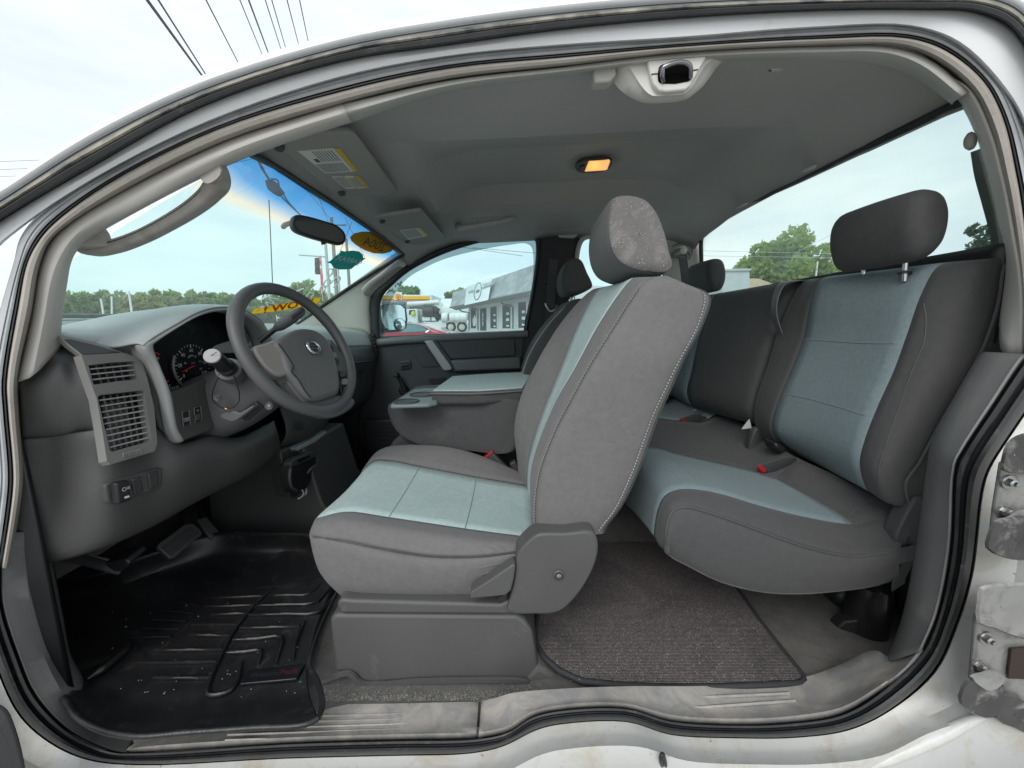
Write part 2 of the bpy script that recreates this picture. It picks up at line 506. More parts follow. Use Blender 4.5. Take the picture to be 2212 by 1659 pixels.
STEEL = M('zinc_steel', (.45, .45, .44), .35, .1, 30, metal=1)
# ================================================================== cab shell
truck = Thing('pickup_truck', 'white extended cab pickup body with its driver side doors open', 'truck', (0, .75, 0))
def lerp2(p, q, t): return (p[0] + (q[0] - p[0]) * t, p[1] + (q[1] - p[1]) * t)
# stations round the upper door opening: tan edge a, seal outer edge b, tan inner edge c, outer rubber lower d, upper e, depth
UP = [
 ((3, 1226), (-34, 1226), (22, 1229), None, None, .715),
 ((22, 1102), (-18, 1102), (44, 1113), None, None, .715),
 ((28, 1030), (-12, 1030), (53, 1030), None, None, .715),
 ((17, 890), (-22, 890), (44, 900), None, None, .715),
 ((14, 824), (-25, 820), (42, 818), None, None, .72),
 ((39, 663), (2, 672), (73, 675), None, None, .745),
 ((58, 568), (32, 565), (90, 575), None, None, .765),
 ((83, 521), (46, 515), (113, 521), None, None, .78),
 ((117, 482), (80, 470), (150, 488), None, None, .79),
 ((233, 397), (213, 378), (262, 420), None, None, .81),
 ((467, 280), (450, 260), (485, 310), None, None, .83),
 ((737, 197), (733, 165), (742, 228), None, None, .845),
 ((970, 147), (965, 120), (972, 175), None, None, .85),
 ((1220, 123), (1205, 96), (1222, 146), None, None, .85),
 ((1474, 100), (1470, 79), (1476, 116), None, None, .85),
 ((1774, 83), (1760, 57), (1776, 102), None, None, .85),
 ((1957, 81), (1968, 54), (1935, 104), None, None, .85),
 ((2041, 107), (2074, 90), (2013, 133), None, None, .845),
 ((2124, 173), (2170, 185), (2094, 200), None, None, .835),
 ((2167, 253), (2205, 262), (2136, 285), None, None, .82),
 ((2194, 367), (2237, 370), (2163, 385), None, None, .80),
 ((2211, 467), (2255, 470), (2185, 500), None, None, .785),
 ((2223, 620), (2268, 620), (2203, 620), None, None, .76),
 ((2226, 764), (2270, 790), (2207, 764), None, None, .735),
]
# lower opening, from the right belt line round the sill to the left
LO = [
 ((2226, 764), (2270, 800), .735),
 ((2212, 776), (2240, 848), .73),
 ((2150, 868), (2184, 930), .72),
 ((2082, 971), (2132, 1012), .71),
 ((2065, 1004), (2117, 1060), .705),
 ((2054, 1182), (2095, 1237), .70),
 ((2026, 1326), (2062, 1349), .695),
 ((1993, 1404), (2015, 1448), .69),
 ((1893, 1499), (1921, 1532), .685),
 ((1815, 1543), (1830, 1575), .68),
 ((1702, 1561), (1715, 1591), .68),
 ((1585, 1565), (1585, 1592), .68),
 ((1449, 1556), (1449, 1585), .68),
 ((1352, 1529), (1352, 1557), .68),
 ((1205, 1534), (1212, 1562), .68),
 ((1148, 1548), (1160, 1574), .68),
 ((1098, 1580), (1085, 1610), .68),
 ((1031, 1594), (1014, 1625), .68),
 ((848, 1598), (840, 1630), .68),
 ((614, 1605), (614, 1636), .68),
 ((300, 1625), (296, 1650), .69),
 ((240, 1622), (190, 1638), .69),
 ((148, 1578), (111, 1602), .695),
 ((74, 1500), (48, 1546), .70),
 ((37, 1415), (2, 1455), .705),
 ((2, 1304), (-32, 1330), .71),
 ((3, 1226), (-34, 1226), .715),
]
def strip(cur, t0, t1, dy):
    """points between px curves a (t=0) and b (t=1); dy moves towards (-) or away from the viewer's side"""
    return [P(*lerp2(a, b, t0 + (t1 - t0)), Y + dy) for a, b, Y in cur]
def ringloft(name, cur, prof, mat, parent, k=5, **kw):
    """prof: list of (t, dy) across the strip; each strip becomes a swept lip"""
    rows = []
    for t, dy in prof:
        rows.append(spline([P(*lerp2(a, b, t), Y + dy) for a, b, Y in cur], k))
    return link(name, face_cam(grid_mesh(rows)), mat, parent, **kw)
seal = [(a, b, Y) for a, b, c, d, e, Y in UP[:-1]] + LO[1:-1] if False else None
up_ab = [(a, b, Y) for a, b, c, d, e, Y in UP]
up_ac = [(a, c, Y) for a, b, c, d, e, Y in UP]
lips = [(-.12, .02), (.02, .004), (.12, -.010), (.28, -.012), (.38, -.003), (.46, -.004), (.56, -.014), (.74, -.018), (.9, -.012), (1.0, .0), (1.05, .02)]
ringloft('inner_door_seal', LO, lips, RUB, truck, solid=.002)
ringloft('upper_door_seal', up_ab, [(-.15, .02), (.0, .004), (.08, -.008), (.16, -.008), (.24, 0)], RUB, truck, solid=.002)
ringloft('seal_lip', up_ab, [(.20, .004), (.28, -.008), (.44, -.011), (.54, -.008), (.58, -.007), (.66, -.010), (.86, -.008), (.96, -.004), (1.08, .006)], RUBGREY, truck, solid=.002)
ringloft('tan_weatherstrip', up_ac, [(-.08, .012), (.02, -.004), (.25, -.012), (.55, -.008), (.8, .008), (1.02, .035)], TAN, truck, solid=.003)
# painted gutter, outer rubber and roof skin over the door
GUT = [((-60, 640), (-110, 640), (-150, 640), .74), ((-20, 545), (-60, 520), (-70, 470), .755), ((52, 482), (0, 477), (0, 430), .77), ((213, 378), (195, 362), (200, 303), .79), ((450, 260), (440, 228), (433, 192), .81), ((733, 165), (735, 133), (737, 98), .825),
       ((965, 120), (970, 97), (970, 56), .83), ((1205, 96), (1215, 63), (1220, 24), .83), ((1470, 79), (1474, 38), (1474, 3), .83),
       ((1760, 57), (1765, 22), (1765, -8), .83), ((1968, 54), (1990, 20), (2000, -12), .83), ((2074, 90), (2108, 26), (2135, -8), .825), ((2170, 185), (2186, 62), (2205, 20), .815),
       ((2215, 262), (2235, 150), (2260, 100), .80), ((2260, 470), (2300, 420), (2330, 380), .77), ((2290, 800), (2330, 800), (2360, 800), .73)]
gut = [(b, d, Y) for b, d, e, Y in GUT]
ringloft('painted_gutter', gut, [(-.15, .012), (.0, .0), (.5, -.004), (.9, -.002), (1.1, .004)], WHITE_C, truck, solid=.002)
orub = [(d, e, Y) for b, d, e, Y in GUT]
ringloft('outer_door_seal', orub, [(-.05, .012), (.03, -.008), (.18, -.022), (.42, -.024), (.50, -.016)], RUB, truck, solid=.002)
ringloft('outer_seal_lip', orub, [(.44, -.010), (.52, -.018), (.64, -.020), (.76, -.015), (.80, -.006)], RUBDIRTY, truck, solid=.002)
ringloft('roof_drip_channel', orub, [(.74, -.006), (.80, -.006), (.86, -.004), (.94, -.006), (1.0, .0)], M('drip_grey', (.15, .155, .16), .45), truck, solid=.002)
roofs = [P(*e, Y) for b, d, e, Y in GUT]
rows = [spline([p + V(0, dy, dz) for p in roofs], 5) for dy, dz in ((0, 0), (-.004, .008), (.006, .026), (.04, .05), (.06, .055), (.06, .04), (.05, .02))]
link('roof_rail_skin', grid_mesh(rows), WHITE_C, truck, solid=.002)
mid = roofs[4:12]
rows = []
for t, dz in ((.03, .045), (.1, .075), (.3, .10), (.5, .105), (.7, .10), (.9, .07), (1, .02), (1.01, -.02)):
    rows.append(spline([V(max(p.x, -.66 - .06 * math.sin(math.pi * t)), p.y + t * (2 * (1.56 - p.y)), p.z + dz) for p in mid], 5))
link('roof_skin', grid_mesh(rows), WHITE_C, truck, solid=.004)
# painted rear pillar and rocker below the seal
low_out = []
for i, (a, b, Y) in enumerate(LO):
    mx_, my_ = 1100, 1000
    dx, dy_ = b[0] - mx_, b[1] - my_
    f1 = 1 + (.16 if b[1] < 1450 else .10)
    g = (mx_ + dx * f1, my_ + dy_ * f1)
    h = (mx_ + dx * f1 * 1.25, my_ + dy_ * f1 * 1.25)
    low_out.append((b, g, h, Y))
rows = [spline([P(*b, Y + .016) for b, g, h, Y in low_out], 5),
        spline([P(*lerp2(b, g, .05), Y + .006) for b, g, h, Y in low_out], 5),
        spline([P(*lerp2(b, g, .35), Y - .006) for b, g, h, Y in low_out], 5),
        spline([P(*lerp2(b, g, .6), Y - .02) for b, g, h, Y in low_out], 5),
        spline([P(*g, Y - .055) for b, g, h, Y in low_out], 5),
        spline([P(*h, Y - .06) for b, g, h, Y in low_out], 5)]
link('painted_sill', grid_mesh(rows), WHITE, truck, solid=.002)
# ---- lower grey trim: rear jamb, sill plates, kick panel
JIN = [((2212, 776), (2115, 768), .73), ((2150, 868), (2060, 860), .72), ((2082, 971), (2012, 955), .71), ((2065, 1004), (2002, 1010), .705), ((2054, 1182), (1976, 1200), .70), ((2026, 1326), (1944, 1350), .695), ((1993, 1404), (1910, 1430), .69)]
ringloft('rear_jamb_trim', [((2226, 764), (2125, 760), .735)] + JIN, [(-.02, .0), (.05, -.006), (.12, -.004), (.22, .004), (.5, .02), (.85, .05), (1.0, .085), (1.02, .12)], GREYTRIM, truck, solid=.003)
SILLR = [((1993, 1404), (1912, 1420), .69, .775), ((1950, 1455), (1905, 1410), .688, .785), ((1893, 1499), (1888, 1402), .685), ((1815, 1543), (1820, 1430), .68), ((1702, 1561), (1752, 1456), .68), ((1585, 1565), (1640, 1474), .68), ((1449, 1556), (1500, 1480), .68), ((1352, 1529), (1352, 1481), .68), ((1205, 1534), (1200, 1487), .68), ((1148, 1548), (1108, 1495), .68), ((1098, 1580), (1066, 1506), .68), ((1034, 1594), (1040, 1512), .68)]
def plate(name, cur, zb=.04):
    """sill plate: level sheet from the lip to the carpet, its depth worked out from its height"""
    rows = []
    for t, dz in ((-.02, .0), (.05, .006), (.1, .004), (.3, 0), (.5, 0), (.8, 0), (.97, 0), (1.0, -.004), (1.02, -.03)):
        r = []
        for a, b, Y, *yi in cur:
            p0 = P(*a, Y); q = lerp2(a, b, min(t, 1))
            pt = P(*q, Y + (yi[0] - Y) * max(0, t)) if yi else (PZ(*q, p0.z) if t > .15 else P(*q, Y))
            r.append(pt + V(0, .0, dz))
        rows.append(spline(r, 5))
    return link(name, face_cam(grid_mesh(rows)), SILL, truck, solid=.003)
plate('rear_sill_plate', SILLR)
SILLF = [((1028, 1594), (1034, 1513), .68), ((848, 1598), (860, 1517), .68), ((614, 1605), (690, 1520), .68), ((300, 1625), (500, 1530), .69), ((272, 1628), (310, 1560), .69)]
plate('front_sill_plate', SILLF)
# raised treads on the plates
for k_, (q0, q1) in enumerate([((1480, 1508), (1705, 1498)), ((1492, 1530), (1718, 1514))]):
    z = P(1585, 1565, .68).z + .003
    tube('tread_rib', [PZ(*q0, z), PZ(*lerp2(q0, q1, .5), z), PZ(*q1, z)], .0035, SILL, truck, n=6)
for t in (.16, .3, .44, .58, .72):
    z = P(700, 1600, .68).z + .001
    q0, q1 = lerp2((480, 1612), (520, 1530), t), lerp2((1005, 1594), (1012, 1515), t)
    tube('tread_rib', [PZ(*q0, z), PZ(*lerp2(q0, q1, .5), z), PZ(*q1, z)], .0022, SILL, truck, n=6)
KICK = [((272, 1628), (300, 1580), .69), ((240, 1622), (262, 1568), .69), ((148, 1578), (200, 1520), .695), ((74, 1500), (178, 1463), .70), ((37, 1415), (152, 1415), .705), ((2, 1304), (136, 1340), .71), ((-2, 1226), (112, 1205), .715), ((-4, 1150), (108, 1150), .715)]
ringloft('kick_panel', KICK, [(-.02, .0), (.06, -.006), (.12, -.002), (.5, .02), (.9, .06), (1.0, .09), (1.03, .14)], GREYTRIM, truck, solid=.003)
# ---- floor, firewall, tunnel, rear wall
FZ = .487
def sheet(name, pts, mat, parent, k=1, **kw):
    return link(name, grid_mesh(pts), mat, parent, **kw)
rows = []
for X in [-1.45, -1.2, -1.0, -.8, -.6, -.4, -.2, 0, .2, .4, .6, .8, 1.0, 1.15]:
    rows.append([V(X, y, z + (.026 if X > .05 else 0) + (.0 if X > -1.42 else (-1.42 - X) * 2)) for y, z in ((.72, FZ - .01), (.76, FZ), (.95, FZ), (1.2, FZ), (1.34, FZ + .01), (1.40, FZ + .05), (1.46, FZ + .10), (1.56, FZ + .115), (1.66, FZ + .10), (1.72, FZ + .05), (1.78, FZ), (2.0, FZ), (2.32, FZ))])
link('floor_carpet', face_cam(grid_mesh(rows)), CARPET, truck, solid=.006)
sheet('far_kick_wall', [[V(-1.5, 2.31, .45), V(-.70, 2.31, .45)], [V(-1.5, 2.31, 1.34), V(-.80, 2.31, 1.34)]], DARK, truck, solid=.01)
sheet('firewall', [[V(-1.46, .70, .5), V(-1.46, 2.34, .5)], [V(-1.5, .70, 1.35), V(-1.5, 2.34, 1.35)]], DARKER, truck, solid=.01)
sheet('rear_wall', [[V(1.16, .74, .5), V(1.16, 2.36, .5)], [V(1.12, .78, 1.47), V(1.12, 2.34, 1.47)]], DARK, truck, solid=.02)
sheet('dash_side_wall', [[V(-1.5, .735, .5), V(-.98, .735, .5)], [V(-1.5, .735, 1.32), V(-.98, .735, 1.32)]], DARKER, truck, solid=.01)
# ---- headliner: crowned board with a raised middle panel
hx = [-.70, -.62, -.50, -.34, -.26, -.1, .2, .45, .68, .78, .9, 1.0, 1.03]
hoff = [-.085, -.06, -.03, -.012, -.008, 0, .014, .026, .033, .032, .012, -.024, -.045]
lift = [0, 0, -.3, -.35, .6, 1, 1, 1, .8, .2, 0, 0, 0]
hy = [.865, .90, 1.0, 1.20, 1.225, 1.47, 1.50, 1.60, 1.84, 1.93, 2.0, 2.1, 2.2, 2.27]
hz = [1.855, 1.872, 1.882, 1.886, 1.888, 1.893, 1.894, 1.898, 1.892, 1.888, 1.876, 1.862, 1.842, 1.805]
hl = [0, 0, 0, -.15, -.1, 1.0, 1.08, 1, 1, .25, 0, 0, 0, 0]
rows = []
for X, o, l in zip(hx, hoff, lift):
    r = []
    for y, z, q in zip(hy, hz, hl):
        side = abs(y - 1.56) / .62
        fr = max(0, min(1, (-.3 - X) / .4))
        xx = X + fr * (-.015 + .105 * side ** 2)
        r.append(V(xx, y, z + o + l * q * .072 - fr * .045 * side ** 2))
    rows.append(r)
rows = [list(r) for r in zip(*[spline(c, 5) for c in zip(*rows)])]
link('headliner', face_cam(grid_mesh(rows)), HEAD, truck, solid=.012, sharp=9)
# side rail trim between the tan strip and the headliner
RAIL = [((150, 488), (172, 529), .80), ((262, 420), (292, 482), .825), ((485, 310), (520, 362), .84), ((640, 262), (668, 308), .85)]
loft('driver_pillar_trim', [[P(28, 826, .80), P(56, 692, .82), P(74, 592, .84), P(98, 528, .85), P(140, 486, .85), P(252, 416, .86), P(478, 304, .87), P(634, 252, .88), P(738, 222, .88)],
     [P(42, 822, .73), P(72, 690, .757), P(90, 590, .775), P(113, 528, .79), P(152, 488, .80), P(262, 420, .822), P(485, 310, .842), P(640, 258, .85), P(742, 226, .853)],
     [P(70, 812, .735), P(95, 690, .757), P(112, 600, .775), P(135, 545, .79), P(170, 502, .80), P(276, 436, .82), P(498, 327, .835), P(650, 273, .845), P(748, 243, .85)],
     [P(126, 757, .80), P(130, 690, .80), P(140, 618, .805), P(153, 557, .81), P(178, 522, .82), P(290, 453, .83), P(512, 342, .855), P(660, 289, .865), P(756, 258, .87)],
     [P(128, 757, .86), P(133, 690, .86), P(143, 618, .86), P(156, 560, .86), P(182, 527, .86), P(294, 459, .87), P(516, 348, .90), P(664, 295, .91), P(762, 264, .91)]], PILLAR, truck, ku=6, kv=4, solid=.004)
loft('side_rail_trim', [[P(742, 224, .853), P(972, 173, .858), P(1222, 144, .858), P(1476, 114, .858), P(1776, 100, .858), P(1935, 103, .858), P(2013, 131, .853), P(2094, 198, .843)],
     [P(748, 243, .85), P(972, 184, .855), P(1222, 153, .855), P(1476, 124, .855), P(1776, 112, .855), P(1915, 114, .855), P(1990, 140, .852), P(2078, 208, .843)],
     [P(757, 258, .875), P(972, 196, .90), P(1222, 163, .90), P(1476, 136, .90), P(1776, 130, .90), P(1891, 136, .90), P(1972, 162, .90), P(2058, 222, .88)],
     [P(762, 264, .92), P(972, 198, .94), P(1222, 165, .94), P(1476, 138, .94), P(1776, 132, .94), P(1893, 139, .94), P(1972, 166, .94), P(2056, 226, .93)]], HEADTRIM, truck, ku=6, kv=4, solid=.004)
# rear pillar trim (tan plastic behind the rear door)
loft('rear_pillar_trim', [[P(2050, 165, .85), P(2094, 198, .843), P(2136, 285, .83), P(2163, 385, .81), P(2185, 500, .79), P(2203, 620, .768), P(2207, 766, .745)],
     [P(2040, 180, .86), P(2080, 210, .86), P(2122, 300, .85), P(2150, 390, .83), P(2174, 505, .81), P(2190, 620, .79), P(2170, 766, .77)],
     [P(2038, 184, .90), P(2079, 222, .90), P(2108, 285, .90), P(2130, 355, .89), P(2156, 465, .88), P(2173, 556, .87), P(2158, 700, .86), P(2120, 766, .84)][:7],
     [P(2036, 190, .98), P(2076, 230, .98), P(2106, 290, .98), P(2128, 360, .97), P(2154, 470, .96), P(2172, 560, .95), P(2150, 766, .92)]], PILLAR, truck, ku=5, kv=4, solid=.004)
# ================================================================== glass, far side of the cab
WS = glass('windscreen_glass', (.71, .93, .895), band=(1.70, 1.80, [(0, (.71, .93, .895)), (.10, (.84, .92, .82)), (.24, (.95, .86, .62)), (.38, (.52, .66, .74)), (.60, (.06, .36, .72)), (1, (.02, .28, .62))]), film=.075)
WSG = [[V(-.60, .93, 1.725), V(-.675, 1.2, 1.785), V(-.70, 1.56, 1.805), V(-.675, 1.92, 1.785), V(-.60, 2.19, 1.725)],
       [V(-.83, .92, 1.60), V(-.915, 1.2, 1.635), V(-.945, 1.56, 1.645), V(-.915, 1.92, 1.635), V(-.83, 2.21, 1.60)],
       [V(-1.03, .91, 1.48), V(-1.14, 1.2, 1.49), V(-1.18, 1.56, 1.495), V(-1.14, 1.92, 1.49), V(-1.03, 2.22, 1.48)],
       [V(-1.26, .90, 1.33), V(-1.38, 1.2, 1.33), V(-1.42, 1.56, 1.33), V(-1.38, 1.92, 1.33), V(-1.26, 2.23, 1.33)]]
loft('windshield', WSG, WS, truck, ku=6, kv=6)
def ws_point(x, y, off=.004, depth=0):
    """where the sight line to a mark on the windscreen meets the glass"""
    d = Vector(ray(x, y)); o = V(0, 0, CAM_Z)
    best = None
    rows = ws_point.rows
    for i in range(len(rows) - 1):
        for j in range(len(rows[0]) - 1):
            for t in ((rows[i][j], rows[i][j + 1], rows[i + 1][j + 1]), (rows[i][j], rows[i + 1][j + 1], rows[i + 1][j])):
                h = mathutils.geometry.intersect_ray_tri(*t, d, o, True)
                if h is not None: best = h
    if best is None and depth < 12:
        return ws_point(x + (700 - x) * .06, y + (560 - y) * .06, off, depth + 1)
    return best + V(off, 0, -off * .6) if best is not None else None
import mathutils
_x = [[r[0] * 1.2 - r[1] * .2] + r[1:4] + [r[4] * 1.25 - r[3] * .25] for r in WSG]
ws_point.rows = surf_rows([[a * 1.2 - b * .2 for a, b in zip(_x[0], _x[1])]] + _x[1:], 6, 6)
# black frit edge along the header and far pillar
tube('windshield_gasket', [WSG[0][i] + V(.01, 0, .004) for i in range(5)], .009, RUB, truck, n=6)
tube('windshield_gasket', [WSG[r][4] + V(.006, -.01, .0) for r in range(4)], .010, RUB, truck, n=6)
# rear window
RG = glass('rear_glass', (.925, .985, .95), film=.045)
RWt = [PX(2096, 218, 1.0), PX(1990, 268, 1.015), PX(1850, 333, 1.025), PX(1700, 405, 1.03), PX(1590, 457, 1.03), PX(1540, 484, 1.03), PX(1518, 512, 1.035)]
RWb = [PX(2185, 540, 1.085), PX(2060, 560, 1.095), PX(1900, 585, 1.10), PX(1740, 611, 1.10), PX(1610, 632, 1.10), PX(1545, 642, 1.10), PX(1513, 648, 1.10)]
loft('rear_window', [RWt, RWb], RG, truck, ku=4, kv=3, solid=.004)
tube('rear_window_gasket', [p + V(-.004, 0, .006) for p in RWt] + [RWt[-1].lerp(RWb[-1], .5), RWb[-1]], .011, RUB, truck, n=6)
loft('rear_window_ledge', [[p + V(-.012, 0, .016) for p in RWb], [p + V(-.012, 0, -.022) for p in RWb], [p + V(-.006, 0, -.05) for p in RWb], [p + V(.0, 0, -.2) for p in RWb]], DARKER, truck, ku=3, kv=2, solid=.004)
# rear roof edge clips
for q in ((1745, 367), (1602, 445)):
    p = PX(q[0], q[1] - 28, .96); p.z = 1.836
    lathe('trim_clip', [(.001, .003), (.02, .002), (.024, -.004)], PZ(q[0], q[1], 1.845) , (0.3, 0, -1), HEAD, truck, n=16)
# far rear pillar, far rear quarter window, far B pillar
FY = 2.27
loft('far_rear_pillar_trim', [[P(1516, 503, FY - .02), P(1513, 560, FY - .02), P(1512, 660, FY - .02), P(1512, 760, FY - .02)],
     [P(1480, 505, FY), P(1475, 560, FY), P(1472, 660, FY), P(1470, 760, FY)],
     [P(1430, 508, FY + .01), P(1432, 560, FY + .01), P(1430, 660, FY + .01), P(1430, 760, FY + .01)]], PILLAR, truck, ku=4, kv=4, solid=.01)
SG = glass('side_glass', (.835, .955, .965), film=.03)
prism('far_quarter_window', [P(1248, 524, FY), P(1262, 514, FY), P(1435, 506, FY), P(1435, 690, FY), P(1236, 690, FY)], V(0, .004, 0), SG, truck)
tube('far_quarter_frame', [P(1232, 690, FY - .01), P(1242, 600, FY - .01), P(1251, 530, FY - .01), P(1262, 514, FY - .01), P(1300, 510, FY - .01), P(1436, 503, FY - .01)], .014, PILLAR, truck, n=8)
prism('far_side_wall', [P(1140, 690, FY + .01), P(1520, 690, FY + .01), P(1520, 1150, FY + .01), P(1140, 1150, FY + .01)], V(0, .03, 0), DARK, truck)
loft('far_belt_pillar', [[P(1150, 490, FY - .004), P(1160, 540, FY - .004), P(1150, 620, FY - .004), P(1130, 720, FY - .004), P(1125, 900, FY - .004)],
     [P(1205, 482, FY - .03), P(1205, 540, FY - .03), P(1200, 620, FY - .03), P(1190, 720, FY - .03), P(1180, 900, FY - .03)],
     [P(1256, 492, FY), P(1250, 540, FY), P(1243, 620, FY), P(1236, 720, FY), P(1230, 900, FY)]], M('dark_pillar_cloth', (.028, .029, .033), .7, .1, 6, bump=.15), truck, ku=4, kv=4, solid=.01)
prism('far_latch_cover', [P(1187, 489, 2.24), P(1196, 499, 2.24), P(1207, 514, 2.24), P(1240, 514, 2.24), P(1254, 503, 2.24), P(1270, 486, 2.24)], V(0, .06, 0), HEADTRIM, truck, bevel=.006)
loft('far_roof_rail', [[P(862, 541, 2.20), P(880, 560, 2.26), P(937, 545, 2.27), P(1020, 517, 2.28), P(1104, 500, 2.28), P(1187, 487, 2.28), P(1300, 490, 2.28), P(1520, 500, 2.28)],
     [P(862, 532, 2.2), P(885, 545, 2.24), P(937, 530, 2.24), P(1020, 503, 2.24), P(1104, 486, 2.24), P(1187, 476, 2.24), P(1300, 476, 2.24), P(1520, 488, 2.24)],
     [P(862, 522, 2.2), P(885, 530, 2.2), P(937, 510, 2.18), P(1020, 480, 2.15), P(1104, 462, 2.15), P(1187, 455, 2.15), P(1300, 455, 2.15), P(1520, 470, 2.15)]], HEADTRIM, truck, ku=5, kv=4, solid=.004)
loft('far_pillar_trim', [[P(874, 531, 2.17), P(850, 548, 2.19), P(775, 602, 2.2), P(690, 662, 2.21), P(620, 712, 2.21)],
     [P(872, 546, 2.18), P(852, 562, 2.20), P(790, 612, 2.215), P(735, 660, 2.22), P(690, 715, 2.23)],
     [P(882, 556, 2.22), P(862, 572, 2.24), P(805, 622, 2.25), P(795, 668, 2.25), P(795, 720, 2.26)],
     [P(888, 566, 2.27), P(868, 584, 2.28), P(808, 634, 2.29), P(802, 672, 2.29), P(805, 735, 2.29)]], PILLAR, truck, ku=5, kv=5, solid=.004)
# grab handles
gh = Thing('grab_handle', 'pale grab handle on the far windshield pillar', 'handle', P(825, 600, 2.2), 'grab handles')
tube('grip', [P(792, 632, 2.22), P(789, 626, 2.17), P(800, 613, 2.155), P(825, 594, 2.15), P(850, 575, 2.155), P(862, 568, 2.17), P(868, 570, 2.21)], .017, PILLAR, gh, n=10, k=6, scales=[1.2, 1.05, .9, .85, .9, 1.05, 1.25])
gh = Thing('grab_handle', 'dark grey grab handle folded under the roof above the far window', 'handle', P(1050, 480, 2.14), 'grab handles')
tube('grip', [P(990, 490, 2.08), P(996, 492, 2.02), P(1020, 489, 1.995), P(1050, 484, 1.99), P(1080, 479, 1.995), P(1102, 474, 2.02), P(1110, 469, 2.08)], .014, HEADTRIM, gh, n=10, scales=[1.3, 1.1, .85, .8, .85, 1.1, 1.3])
gh = Thing('grab_handle', 'large grey brown loop handle on the near windshield pillar', 'handle', P(350, 470, .86), 'grab handles')
GHM = M('handle_plastic', (.38, .355, .325), .6, .12, 14, bump=.2, bscale=420, dirt=(.2, .17, .15), dscale=12, dlo=.5, dhi=.8)
hp = [P(196, 508, .85), P(186, 522, .87), P(197, 536, .88), P(240, 534, .885), P(300, 514, .89), P(360, 484, .895), P(420, 447, .895), P(455, 417, .89), P(470, 393, .88), P(462, 372, .865), P(448, 362, .85)]
path = spline(hp, 6)
T_, N_, B_ = frames(path, False, V(0, 1, 0))
sc_ = [1.7, 1.45, 1.15, .95, .9, .92, 1.0, 1.1, 1.3, 1.55, 1.8]
scs = [q.x for q in spline([V(s, 0, 0) for s in sc_], 6)]
link('grip', sweep_mesh(path, [(a, b) for a, b in rrect(.036, .027, .010, 3)], False, True, V(0, 1, 0), scs), GHM, gh)
tube('grip_seam', [p + V(0, -.0185 * s, 0.004) for p, s in list(zip(path, scs))[12:-8]], .0008, DARKER, gh, smooth_path=False, n=5)
# ================================================================== passenger door
pd = Thing('passenger_door', 'closed far side door with dark grey panel, silver strap and wind down window', 'door', (-.3, 2.3, .6))
DY = 2.27
def dp(*q, dy=0): return [P(x, y, DY + dy) for x, y in q]
prism('door_panel', dp((783, 745), (815, 727), (1000, 719), (1140, 713), (1132, 800), (1130, 1010), (1000, 1060), (860, 1030), (800, 1010), (775, 940)), V(0, .05, 0), DARK, pd, bevel=.004)
tube('belt_trim', dp((812, 740), (870, 735), (990, 729), (1140, 721), dy=-.012), .022, M('belt_trim', (.16, .17, .17), .5, .06, 8, bump=.2, bscale=500), pd, n=10, rb=.016, k=3)
FRM = M('door_frame_black', (.02, .021, .024), .5, .15, 8)
fo = [(803, 742), (800, 690), (801, 640), (840, 604), (876, 575), (915, 552), (967, 530), (1034, 511), (1108, 498), (1150, 497), (1166, 506), (1168, 530), (1160, 600), (1150, 660), (1138, 722)]
fi = [(822, 742), (820, 690), (824, 645), (852, 612), (885, 585), (925, 563), (975, 542), (1040, 523), (1108, 511), (1140, 510), (1155, 518), (1158, 540), (1152, 600), (1142, 660), (1131, 722)]
loft('window_frame', [dp(*fo, dy=-.01), dp(*[lerp2(a, b, .4) for a, b in zip(fo, fi)], dy=-.02), dp(*fi, dy=-.005), dp(*fi, dy=.03)], FRM, pd, ku=4, kv=3, solid=.004)
gl = prism('window_glass', [P(x, y, DY + .03) for x, y in fi], V(0, .004, 0), SG, pd)
vis_o = fi[2:13]
vis_i = [(828, 690), (850, 640), (880, 602), (915, 580), (962, 559), (1036, 540), (1100, 529), (1136, 526), (1148, 534), (1152, 552), (1151, 600)]
loft('rain_deflector', [[P(x, y, DY + .05) for x, y in vis_o], [P(x, y, DY + .075) for x, y in vis_i]], glass('smoked_deflector', (.34, .40, .42)), pd, ku=4, kv=2)
SILV = M('silver_plastic', (.42, .42, .41), .42, .05, 10, metal=.25, bump=.1, bscale=500)
prism('pull_strap', dp((916, 737), (934, 735), (976, 793), (975, 800), (960, 801), (955, 797), dy=-.045), V(0, .03, 0), SILV, pd, bevel=.006)
prism('strap_surround', dp((934, 735), (943, 735), (990, 800), (985, 806), (974, 800), dy=-.03), V(0, .04, 0), DARK, pd, bevel=.005)
prism('upper_insert', dp((944, 738), (1106, 731), (1112, 735), (1114, 765), (1108, 769), (974, 776), dy=-.018), V(0, .03, 0), M('door_insert', (.085, .086, .088), .7, .08, 20, bump=.4, bscale=300), pd, bevel=.006)
prism('armrest', dp((972, 779), (1124, 771), (1126, 798), (984, 803), dy=-.06), V(0, .07, 0), M('belt_trim', (.16, .17, .17)), pd, bevel=.012)
prism('lower_rail', dp((986, 808), (1126, 803), (1126, 812), (990, 818), dy=-.03), V(0, .04, 0), DARK, pd, bevel=.005)
prism('handle_recess', dp((884, 753), (918, 750), (950, 790), (942, 793), (912, 793), dy=-.006), V(0, .02, 0), M('door_recess', (.05, .05, .052), .6), pd, bevel=.004)
hb = prism('door_handle', dp((861, 781), (885, 779), (888, 784), (887, 796), (864, 799), (860, 795), dy=-.012), V(0, .02, 0), DARK, pd, bevel=.004)
prism('handle_bowl', dp((865, 784), (883, 782), (884, 794), (866, 796), dy=-.014), V(0, .006, 0), DARKER, pd)
tube('handle_lever', dp((866, 791), (873, 788), (883, 787), dy=-.02), .006, DARK, pd, n=6)
lathe('window_crank', [(.03, .0), (.03, -.02), (.02, -.035), (.001, -.037)], P(874, 843, DY), (0, 1, 0), DARKER, pd)
